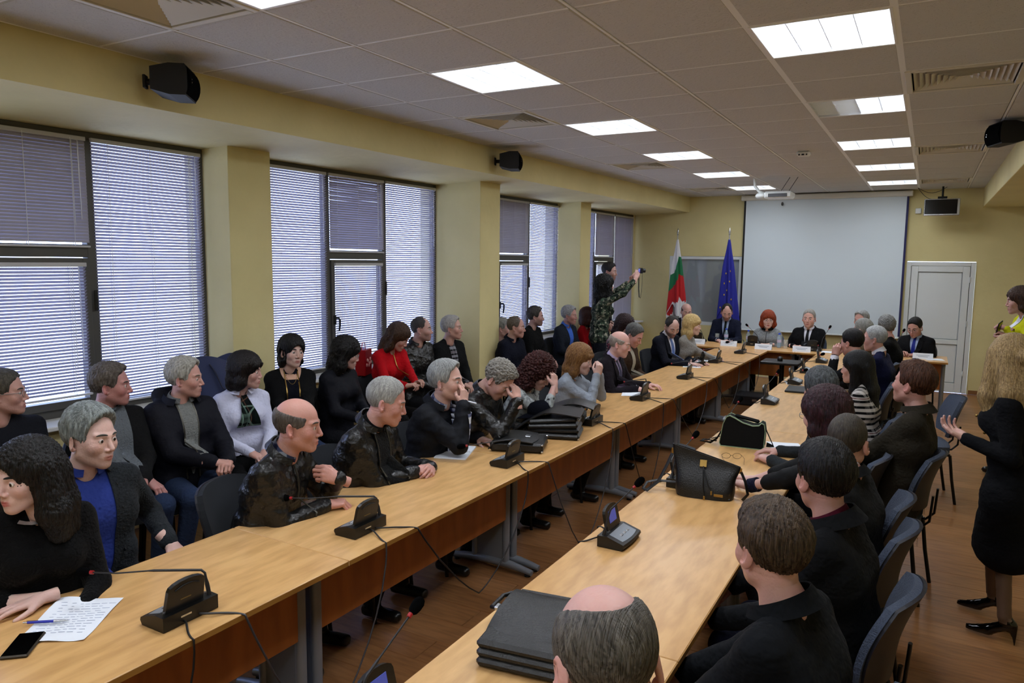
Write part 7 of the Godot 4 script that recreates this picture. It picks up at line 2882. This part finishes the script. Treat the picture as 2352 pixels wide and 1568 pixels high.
	person({"H": [-4.05, 1.162, 7.232], "look": 82.0, "nod": 4.0, "body": 85.0, "near": 0, "seed": 31, "group": rB, "bw": 1.06,
		"label": "balding man in dark blue jacket in profile beyond the column", "top": cloth("cotton", Color(0.06, 0.07, 0.12)), "hair": "receding", "thick": 0.009, "hc": Color(0.28, 0.25, 0.22), "hc2": Color(0.45, 0.41, 0.37), "skin": Color(0.76, 0.55, 0.46), "collar": [[0.08, 0.04, 36.0, cloth("cotton", Color(0.06, 0.07, 0.12)), 0.014, -0.004]]})
	person({"H": [-4.35, 1.202, 8.279], "look": 88.0, "nod": 2.0, "body": 92.0, "near": 0, "seed": 32, "group": rB, "bw": 1.1,
		"label": "stout man with dark tousled hair in black coat", "top": cloth("wool", Color(0.045, 0.045, 0.05)), "top_name": "coat", "hair": "full", "thick": 0.02, "hc": Color(0.17, 0.15, 0.14), "hc2": Color(0.32, 0.3, 0.28), "skin": Color(0.74, 0.54, 0.46), "stubble": Color(0.35, 0.3, 0.28, 0.5)})
	person({"H": [-4.20, 1.183, 8.983], "look": 72.0, "nod": 4.0, "body": 80.0, "near": 0, "seed": 33, "group": rB,
		"label": "man with bushy white hair in grey suit and bright blue shirt", "top": cloth("wool", Color(0.12, 0.14, 0.18)), "hair": "full", "curl": 1, "thick": 0.022, "hc": Color(0.5, 0.5, 0.5), "hc2": Color(0.74, 0.74, 0.74), "skin": Color(0.74, 0.52, 0.44), "ruddy": 0.5,
		"front": {"shirt": cloth("cotton", Color(0.25, 0.4, 0.75)), "low": 0.2, "wide": 0.05}, "collar": [[0.062, 0.045, 18.0, cloth("cotton", Color(0.25, 0.4, 0.75)), 0.01, 0.0]]})
	person({"H": [-4.15, 1.142, 9.485], "look": 110.0, "body": 100.0, "f": true, "near": 0, "seed": 34, "group": rB,
		"label": "woman with auburn hair in red jacket turned away near the corner", "top": cloth("wool", Color(0.55, 0.04, 0.07)), "hair": "bob", "thick": 0.022, "hc": Color(0.15, 0.075, 0.06), "hc2": Color(0.28, 0.15, 0.12), "skin": Color(0.78, 0.58, 0.5), "collar": [[0.068, 0.05, 8.0, cloth("tartan", Color(3, 2, 1.6)), 0.02, 0.0]]})
	person({"H": [-3.42, 1.622, 8.323], "look": 118.0, "nod": -6.0, "body": 128.0, "f": true, "near": 1, "seed": 35, "stand": 1, "feet": [[-3.42, 8.42], [-3.47, 8.22]], "hs": 1.0, "group": "people standing by the windows",
		"label": "standing woman with long black hair in patterned top holding up a camera", "top": cloth("camo", Color(1, 1, 1)), "top_name": "tunic", "long_top": true, "legs": cloth("denim", Color(0.1, 0.11, 0.14)), "hair": "wavy", "thick": 0.028, "wide": 0.085, "bulk": 0.05, "mess": 0.007, "hc": Color(0.02, 0.02, 0.022), "hc2": Color(0.05, 0.05, 0.055), "skin": Color(0.8, 0.6, 0.52),
		"hands": [{"at": [-3.07, 1.73, 8.46], "pose": "grip", "dir": [0.5, 0.65, -0.2], "palm": [0.3, -0.2, -0.8], "sleeve": 0.75}, {"at": [-3.03, 1.715, 8.31], "pose": "pinch", "dir": [0.15, 0.85, 0.3], "palm": [-0.3, 0.1, 0.9], "sleeve": 0.85}]})
	person({"H": [-3.86, 1.775, 9.54], "look": 72.0, "nod": 6.0, "body": 110.0, "near": 0, "seed": 36, "stand": 1, "feet": [[-3.9, 9.65], [-3.95, 9.42]], "group": "people standing by the windows",
		"label": "tall dark-haired man standing in the window corner in dark jacket", "top": cloth("cotton", Color(0.05, 0.052, 0.058)), "hair": "short", "thick": 0.018, "hc": Color(0.06, 0.045, 0.04), "hc2": Color(0.12, 0.09, 0.08), "skin": Color(0.72, 0.53, 0.45), "stubble": Color(0.3, 0.24, 0.22, 0.5)})

	# --- head table
	person({"H": [-3.27, 1.15, 11.30], "look": 14.0, "nod": 16.0, "body": 8.0, "near": 0, "seed": 41, "group": rH, "chair_dark": true,
		"label": "bald man in dark suit below the tricolour flag", "top": navy_suit, "hair": "fringe", "thick": 0.004, "hc": Color(0.3, 0.26, 0.24), "hc2": Color(0.4, 0.36, 0.33), "skin": Color(0.78, 0.58, 0.5), "front": {"shirt": white, "tie": dark_suit, "lapel": navy_suit, "low": 0.3}, "collar": [[0.06, 0.045, 16.0, white, 0.008, 0.0]],
		"hands": [on_table(-3.2, 11.05), on_table(-3.35, 11.05)]})
	person({"H": [-2.656, 1.163, 11.35], "look": 2.0, "nod": 26.0, "body": 4.0, "near": 1, "seed": 42, "group": rH, "hs": 1.02,
		"label": "dark-haired balding man in navy suit and dark tie before the blue flag", "top": cloth("wool", Color(0.075, 0.09, 0.16)), "hair": "receding", "thick": 0.009, "hc": Color(0.07, 0.06, 0.055), "hc2": Color(0.13, 0.11, 0.1), "skin": Color(0.8, 0.6, 0.51), "stubble": Color(0.3, 0.24, 0.22, 0.6),
		"front": {"shirt": pale_blue, "tie": cloth("satin", Color(0.035, 0.06, 0.065)), "lapel": cloth("wool", Color(0.075, 0.09, 0.16)), "low": 0.25}, "collar": [[0.06, 0.045, 16.0, pale_blue, 0.008, 0.0], [0.08, 0.03, 50.0, cloth("wool", Color(0.075, 0.09, 0.16)), 0.016, -0.008]],
		"hands": [on_table(-2.56, 11.10, "relax", {"cuff": white, "dir": [-0.6, 0, -0.6]}), on_table(-2.72, 11.12, "relax", {"cuff": white, "dir": [0.6, 0, -0.6]})]})
	person({"H": [-1.998, 1.094, 11.10], "look": 4.0, "nod": 4.0, "body": 0.0, "f": true, "near": 1, "seed": 43, "group": rH, "hs": 1.0, "bw": 1.0,
		"label": "red-haired woman with glasses in light grey jacket at the head table", "top": cloth("tweed", Color(0.55, 0.57, 0.58)), "hair": "bob", "bangs": 1, "thick": 0.024, "wide": 0.082, "bulk": 0.036, "hc": Color(0.42, 0.15, 0.07), "hc2": Color(0.66, 0.29, 0.13), "bc": Color(0.3, 0.14, 0.08), "skin": Color(0.86, 0.68, 0.59), "glasses": Color(0.55, 0.45, 0.4), "lip": Color(0.66, 0.25, 0.25),
		"front": {"zip": cloth("wool", Color(0.3, 0.31, 0.32))}, "collar": [[0.066, 0.045, 14.0, cloth("knit", Color(0.02, 0.02, 0.024)), 0.024, -0.002]],
		"hands": [on_table(-1.93, 10.98, "relax", {"dir": [-0.8, 0, -0.3]}), on_table(-2.1, 10.98, "relax", {"dir": [0.8, 0, -0.35]})]})
	person({"H": [-1.441, 1.14, 11.10], "look": -10.0, "nod": 2.0, "body": -4.0, "near": 1, "seed": 44, "group": rH, "hs": 1.04, "bw": 1.08,
		"label": "grey-haired man in black suit and dark tie at the middle of the head table", "top": dark_suit, "hair": "crew", "thick": 0.012, "hc": Color(0.5, 0.49, 0.47), "hc2": Color(0.7, 0.69, 0.67), "bc": Color(0.4, 0.36, 0.33), "skin": Color(0.84, 0.62, 0.52), "ruddy": 0.4,
		"front": {"shirt": white, "tie": cloth("satin", Color(0.03, 0.032, 0.05)), "lapel": dark_suit, "low": 0.35}, "collar": [[0.062, 0.045, 16.0, white, 0.008, 0.0], [0.082, 0.03, 50.0, dark_suit, 0.016, -0.008]],
		"hands": [on_table(-1.5, 10.98, "curl", {"cuff": white, "dir": [-0.75, 0, -0.4]}), on_table(-1.62, 11.0, "curl", {"cuff": white, "dir": [0.75, 0, -0.4]})]})
	person({"H": [-0.769, 1.154, 11.10], "look": -32.0, "nod": 8.0, "body": -10.0, "near": 1, "seed": 45, "group": rH, "hs": 1.03, "bw": 1.05,
		"label": "grey-haired man in navy suit glancing aside near the screen's blue border", "top": navy_suit, "hair": "full", "thick": 0.014, "hc": Color(0.45, 0.46, 0.46), "hc2": Color(0.66, 0.67, 0.67), "bc": Color(0.35, 0.33, 0.31), "skin": Color(0.8, 0.58, 0.5), "ruddy": 0.4, "front": {"shirt": white, "lapel": navy_suit, "low": 0.35}, "collar": [[0.062, 0.045, 16.0, white, 0.008, 0.0]],
		"hands": [on_table(-0.72, 10.95), on_table(-0.92, 10.95)]})
	person({"H": [-0.116, 1.093, 10.98], "look": -22.0, "nod": 22.0, "body": -14.0, "near": 1, "seed": 46, "group": rH, "hs": 1.03, "bw": 1.1,
		"label": "dark-haired man with glasses and blue tie in black suit by the door", "top": dark_suit, "hair": "short", "thick": 0.015, "hc": Color(0.035, 0.03, 0.03), "hc2": Color(0.08, 0.07, 0.07), "skin": Color(0.76, 0.54, 0.45), "glasses": Color(0.7, 0.7, 0.72),
		"front": {"shirt": pale_blue, "tie": cloth("satin", Color(0.1, 0.15, 0.5)), "lapel": dark_suit, "low": 0.3}, "collar": [[0.062, 0.045, 16.0, pale_blue, 0.008, 0.0]],
		"hands": [on_table(-0.08, 10.86, "relax", {"cuff": white, "dir": [-0.7, 0, -0.3], "watch": "dark"}), on_table(-0.26, 10.88, "relax", {"cuff": white})]})

	# --- door-side tables
	person({"H": [-0.435, 1.25, 1.10], "look": -160.0, "nod": 34.0, "body": 262.0, "lean": 8.0, "near": 2, "seed": 51, "group": rC, "hs": 1.06,
		"label": "balding man in the foreground seen from behind, grey cropped sides", "top": cloth("tweed", Color(0.3, 0.29, 0.28)), "hair": "horseshoe", "thick": 0.009, "hc": Color(0.2, 0.19, 0.17), "hc2": Color(0.45, 0.43, 0.4), "skin": Color(0.82, 0.6, 0.52), "ruddy": 0.4, "mess": 0.0012,
		"hands": [{"at": [-0.62, 0.66, 1.15], "pose": "relax"}, {"at": [-0.66, 0.66, 1.45], "pose": "relax"}]})
	person({"H": [-0.32, 1.168, 1.985], "look": -146.0, "nod": 6.0, "body": 258.0, "lean": 8.0, "near": 2, "seed": 52, "group": rC, "hs": 1.03, "bw": 1.05,
		"label": "man with tousled light brown hair in dark jacket seen from behind", "top": cloth("cotton", Color(0.055, 0.065, 0.08)), "legs": grey_legs, "hair": "full", "thick": 0.02, "mess": 0.0035, "hc": Color(0.13, 0.10, 0.08), "hc2": Color(0.36, 0.29, 0.22), "skin": Color(0.8, 0.57, 0.47), "collar": [[0.085, 0.045, 40.0, cloth("cotton", Color(0.055, 0.065, 0.08)), 0.02, -0.006]],
		"hands": [{"at": [-0.62, 0.60, 1.95], "pose": "relax"}, {"at": [-0.60, 0.62, 2.2], "pose": "relax"}]})
	person({"H": [-0.28, 1.165, 2.76], "look": -148.0, "nod": 4.0, "body": 262.0, "lean": 6.0, "near": 2, "seed": 53, "group": rC, "hs": 1.04, "bw": 1.06,
		"label": "man with thick black hair and burgundy collar in black jacket from behind", "top": cloth("cotton", Color(0.05, 0.055, 0.065)), "legs": cloth("denim", Color(0.06, 0.07, 0.14)), "hair": "full", "thick": 0.024, "mess": 0.0028, "hc": Color(0.02, 0.018, 0.018), "hc2": Color(0.075, 0.065, 0.06), "skin": Color(0.72, 0.5, 0.42),
		"collar": [[0.064, 0.045, 18.0, cloth("cotton", Color(0.28, 0.06, 0.13)), 0.008, 0.0], [0.09, 0.05, 36.0, cloth("cotton", Color(0.05, 0.055, 0.065)), 0.024, -0.008]],
		"hands": [{"at": [-0.6, 0.62, 2.6], "pose": "relax"}, {"at": [-0.62, 0.62, 2.9], "pose": "relax"}]})
	person({"H": [-0.26, 1.16, 3.41], "look": 168.0, "nod": 4.0, "body": 262.0, "lean": 5.0, "near": 2, "seed": 54, "group": rC, "bw": 1.05,
		"label": "man with clipped grey hair, white collar and charcoal suit from behind", "top": cloth("wool", Color(0.085, 0.09, 0.10)), "hair": "crew", "thick": 0.008, "mess": 0.001, "hc": Color(0.15, 0.13, 0.11), "hc2": Color(0.3, 0.27, 0.23), "skin": Color(0.76, 0.54, 0.44),
		"collar": [[0.06, 0.05, 16.0, white, 0.006, 0.004], [0.08, 0.035, 46.0, cloth("wool", Color(0.085, 0.09, 0.10)), 0.018, -0.004]]})
	person({"H": [-0.40, 1.192, 3.80], "look": -128.0, "nod": 8.0, "body": 268.0, "lean": 12.0, "f": true, "near": 1, "seed": 55, "group": rC, "puff": 0.01, "hs": 1.02,
		"label": "woman with short burgundy hair in black quilted jacket, forearms on table", "top": cloth("puffer", Color(0.045, 0.05, 0.055)), "hair": "bob", "thick": 0.026, "wide": 0.072, "bulk": 0.034, "hc": Color(0.10, 0.055, 0.065), "hc2": Color(0.25, 0.12, 0.15), "skin": Color(0.8, 0.6, 0.52), "glasses": Color(0.6, 0.45, 0.2),
		"hands": [on_table(-0.80, 3.83, "relax", {"dir": [-0.9, 0, 0.3], "sleeve": 0.5, "cuff": cloth("knit", Color(0.06, 0.07, 0.16))}), on_table(-0.78, 3.98, "relax", {"dir": [-0.9, 0, 0.1], "sleeve": 0.5})]})
	person({"H": [-0.515, 1.178, 4.603], "look": -150.0, "nod": 10.0, "body": 262.0, "lean": 12.0, "near": 1, "seed": 56, "group": rC,
		"label": "man with thick grey-black hair in slate jacket on the door side", "top": cloth("cotton", Color(0.14, 0.155, 0.165)), "hair": "full", "thick": 0.028, "mess": 0.0035, "hc": Color(0.12, 0.125, 0.13), "hc2": Color(0.38, 0.4, 0.41), "skin": Color(0.76, 0.55, 0.47),
		"hands": [on_table(-0.75, 4.5, "relax"), on_table(-0.75, 4.75, "relax")]})
	person({"H": [-0.42, 1.165, 5.863], "look": -104.0, "nod": 2.0, "body": 262.0, "lean": 6.0, "f": true, "near": 1, "seed": 57, "group": rC,
		"label": "woman with long straight black hair in black and white striped top", "top": cloth("stripe", Color(1, 1, 1)), "top_name": "cardigan", "hair": "long", "fall": 0.03, "thick": 0.018, "wide": 0.065, "bulk": 0.038, "mess": 0.0015, "hc": Color(0.014, 0.014, 0.017), "hc2": Color(0.04, 0.042, 0.05), "skin": Color(0.76, 0.55, 0.46)})
	person({"H": [-0.04, 1.235, 4.80], "look": -118.0, "nod": -6.0, "body": 262.0, "lean": -8.0, "near": 2, "seed": 58, "group": rC, "hs": 1.04, "bw": 1.14, "belly": 1.1,
		"label": "stout man with wavy reddish brown hair in olive brown jacket", "top": cloth("cotton", Color(0.16, 0.145, 0.115)), "hair": "full", "thick": 0.02, "mess": 0.003, "hc": Color(0.16, 0.085, 0.05), "hc2": Color(0.36, 0.22, 0.14), "skin": Color(0.8, 0.56, 0.47), "ruddy": 0.45, "collar": [[0.085, 0.05, 34.0, cloth("cotton", Color(0.16, 0.145, 0.115)), 0.02, -0.006]]})
	person({"H": [-0.58, 1.196, 7.398], "look": -128.0, "nod": 8.0, "body": 268.0, "lean": 12.0, "near": 0, "seed": 59, "group": rC,
		"label": "black-haired man in dark suit holding a hand to his face", "top": dark_suit, "hair": "short", "thick": 0.017, "hc": Color(0.03, 0.027, 0.026), "hc2": Color(0.07, 0.06, 0.06), "skin": Color(0.76, 0.54, 0.46),
		"hands": [near_head(0.05, -0.13, 0.13, "curl", {"cuff": white, "dir": [0.1, 0.8, 0.1]}), on_table(-0.86, 7.6, "relax")]})
	person({"H": [-0.42, 1.20, 7.874], "look": -100.0, "nod": 4.0, "body": 262.0, "lean": 6.0, "near": 0, "seed": 60, "group": rC,
		"label": "white-haired man with glasses in bright navy jacket, white collar", "top": cloth("cotton", Color(0.07, 0.085, 0.2)), "hair": "short", "thick": 0.013, "hc": Color(0.52, 0.53, 0.53), "hc2": Color(0.74, 0.75, 0.75), "skin": Color(0.8, 0.58, 0.5), "glasses": Color(0.2, 0.15, 0.12), "ruddy": 0.45, "collar": [[0.062, 0.045, 16.0, white, 0.008, 0.004]]})
	person({"H": [-0.39, 1.20, 9.45], "look": -152.0, "nod": 6.0, "body": 268.0, "lean": 8.0, "near": 0, "seed": 61, "group": rC, "bw": 1.08,
		"label": "man with bushy grey hair in black coat near the far end", "top": cloth("wool", Color(0.035, 0.035, 0.038)), "top_name": "coat", "hair": "full", "curl": 1, "thick": 0.024, "hc": Color(0.34, 0.34, 0.33), "hc2": Color(0.56, 0.56, 0.55), "skin": Color(0.76, 0.52, 0.46)})
	person({"H": [-0.60, 1.19, 8.949], "look": -125.0, "nod": 6.0, "body": 262.0, "lean": 10.0, "near": 0, "seed": 62, "group": rC,
		"label": "grey-haired man in tan jacket mostly hidden behind the white-haired man", "top": cloth("cotton", Color(0.3, 0.25, 0.18)), "hair": "short", "hc": Color(0.4, 0.4, 0.38), "hc2": Color(0.6, 0.6, 0.58), "skin": Color(0.78, 0.58, 0.5)})

	# --- standing on the door side
	person({"H": [0.385, 1.447, 4.40], "look": -152.0, "nod": 6.0, "body": 252.0, "heels": 1, "lean": 2.0, "f": true, "near": 2, "seed": 71, "stand": 1, "feet": [[0.42, 4.66], [0.45, 4.36]], "skirt": 0.46, "leg": 0.72, "hs": 0.98, "group": "women standing on the door side",
		"label": "standing woman with long blond hair in dark coat with gold buttons and heels", "top": cloth("wool", Color(0.045, 0.05, 0.065)), "top_name": "coat", "legs": mat("sheer stockings", Color(0.36, 0.27, 0.21), 0.55), "shoe": mat("patent leather", Color(0.015, 0.015, 0.016), 0.08),
		"hair": "long", "fall": 0.04, "mess": 0.0012, "thick": 0.024, "wide": 0.10, "bulk": 0.05, "bun": 1, "hc": Color(0.42, 0.33, 0.2), "hc2": Color(0.68, 0.57, 0.38), "skin": Color(0.82, 0.62, 0.53), "lip": Color(0.6, 0.2, 0.2),
		"hands": [{"at": [0.215, 1.055, 4.28], "pose": "relax", "dir": [-0.55, 0.25, 0.4], "palm": [0.2, 0.8, -0.3], "watch": "gold", "out": 0.2}, {}],
		"front": {"buttons": mats["gold metal"], "button_x": 0.055}})
	person({"H": [0.715, 1.613, 7.90], "look": -78.0, "nod": 8.0, "body": 280.0, "f": true, "near": 1, "seed": 72, "stand": 1, "feet": [[0.72, 7.98], [0.74, 7.8]], "group": "women standing on the door side",
		"label": "woman in bright yellow jacket standing by the door side holding a phone", "top": cloth("wool", Color(0.72, 0.72, 0.08)), "legs": cloth("wool", Color(0.06, 0.06, 0.065)), "hair": "puff", "thick": 0.018, "wide": 0.066, "bulk": 0.03, "hc": Color(0.16, 0.1, 0.07), "hc2": Color(0.3, 0.2, 0.14), "skin": Color(0.74, 0.54, 0.46),
		"front": {"shirt": white, "low": 0.3, "wide": 0.05}, "hands": [{"at": [0.63, 1.37, 7.74], "pose": "grip", "dir": [-0.5, 0.2, 0.3]}, {"at": [0.64, 1.31, 7.66], "pose": "grip", "dir": [-0.6, 0.25, 0.2]}]})
	var ph := thing("smartphone", "black smartphone in the hands of the woman in yellow", "phone", w(0.565, 1.37, 7.68))
	ph.rotation = Vector3(0.3, 1.2, 0.35)
	part("phone_body", box1(Vector3.ZERO, Vector3(0.075, 0.14, 0.009), 0.003), mats["black plastic"], ph)
	part("display", box1(Vector3(0, 0, 0.0048), Vector3(0.067, 0.125, 0.0008)), mats["phone glass"] if mats.has("phone glass") else mats["black plastic"], ph)
	hand_camera()

func hand_camera() -> void:
	var t := thing("compact_camera", "small black camera with lit screen held up, strap dangling", "camera", w(-2.995, 1.812, 8.38), deg_to_rad(-52))
	part("camera_body", box1(Vector3.ZERO, Vector3(0.105, 0.066, 0.03), 0.008), mats["black plastic"], t)
	var s := mat("camera screen", Color(0.25, 0.27, 0.6), 0.2)
	s.emission_enabled = true
	s.emission = Color(0.35, 0.36, 0.8)
	s.emission_energy_multiplier = 0.5
	part("display", box1(Vector3(-0.012, 0, 0.0155), Vector3(0.062, 0.046, 0.002)), s, t)
	var l := MB.new()
	l.tube([Vector3(0.01, 0, -0.012), Vector3(0.01, 0, -0.05)], 0.024, 16)
	part("lens", l, mats["black plastic"], t)
	var st := MB.new()
	st.tube([Vector3(-0.052, 0.01, 0), Vector3(-0.065, -0.08, 0), Vector3(-0.06, -0.22, 0.0), Vector3(-0.03, -0.32, 0), Vector3(0.015, -0.325, 0), Vector3(0.05, -0.25, 0), Vector3(0.065, -0.12, 0), Vector3(0.053, 0.01, 0)], 0.007, 6, true, 0.25)
	part("strap", st, mats["black matte plastic"], t)

func brooch(K: Dictionary) -> void:
	var g := MB.new()
	var o := on_chest(K, 0.84, 0.055, 0.02)
	var bs := Basis(K.R, K.U, K.F)
	for q in 6:
		var an := TAU * q / 6.0
		g.ball(o + bs * Vector3(cos(an) * 0.013, sin(an) * 0.013, 0.002), Vector3(0.010, 0.010, 0.005), 10, 6, bs)
	part("brooch", g, mat("amber brooch", Color(0.62, 0.3, 0.03), 0.15, 0.3), K.root)
	var c := MB.new()
	for q in 5:
		c.ball(o + bs * Vector3(-0.012 + q * 0.006, -0.042 - 0.002 * absf(q - 2), 0.004), Vector3(0.004, 0.008, 0.004), 8, 6, bs)
		c.tube([o + bs * Vector3(-0.012 + q * 0.006, -0.048, 0.004), o + bs * Vector3(-0.018 + q * 0.009, -0.072, 0.004)], 0.0014, 5)
	c.ball(o + bs * Vector3(0, -0.033, 0.004), Vector3(0.014, 0.012, 0.006), 10, 8, bs)
	part("pendant", c, mats["silver metal"], K.root)

func held_pen(K: Dictionary) -> void:
	var b := MB.new()
	var o: Vector3 = K.H + K.F * 0.13 + Vector3(0, -0.085, 0) - K.base
	b.tube([o, o + K.F * 0.11 - K.R * 0.04 + Vector3(0, 0.02, 0)], 0.0045, 8)
	part("pen", b, mats["paper"], K.root)

func scarf(K: Dictionary) -> void:
	for sg in [-1.0, 1.0]:
		chest_patch(K, "scarf_tail", span(0.93, 0.55, 10, func(v): return [sg * lerpf(0.0, 0.035, v) - lerpf(0.018, 0.045, v), sg * lerpf(0.0, 0.035, v) + lerpf(0.018, 0.045, v)]), 0.016, cloth("tartan", Color(1, 1, 1)), 5, 0.006)

# bare skin shown by a low neckline, edged by the garment
func neckline(K: Dictionary, low: float, wide: float) -> void:
	var m := skin_mat().duplicate()
	m.vertex_color_use_as_albedo = false
	m.albedo_color = Color(0.82, 0.64, 0.54)
	chest_patch(K, "neckline", span(1.0, low, 10, func(v): return [-wide * sqrt(maxf(0.0, 1.0 - v * v)) - 0.004, wide * sqrt(maxf(0.0, 1.0 - v * v)) + 0.004]), 0.006, m, 8, 0.003)
	var ch := MB.new()
	var pts := []
	for q in 13:
		var u := q / 12.0 * 2.0 - 1.0
		pts.append(on_chest(K, lerpf(low - 0.02, 0.97, u * u), u * 0.055, 0.012))
	ch.tube(pts, 0.0016, 5)
	part("necklace", ch, mats["gold metal"], K.root)

func chairs() -> void:
	var n := 0
	for s in sitters:
		var f := yawdir(s[1])
		var lab: String = s[3]
		var words := lab.split(" ")
		var short := " ".join(words.slice(0, 9))
		place_chair("grey padded chair under the %s" % short, s[0] + f * 0.07, deg_to_rad(s[1]), s[2], "padded conference chairs")
	place_chair("empty grey padded chair at the door end of the head table", w(0.02, 0, 6.9), deg_to_rad(-80), false, "padded conference chairs")
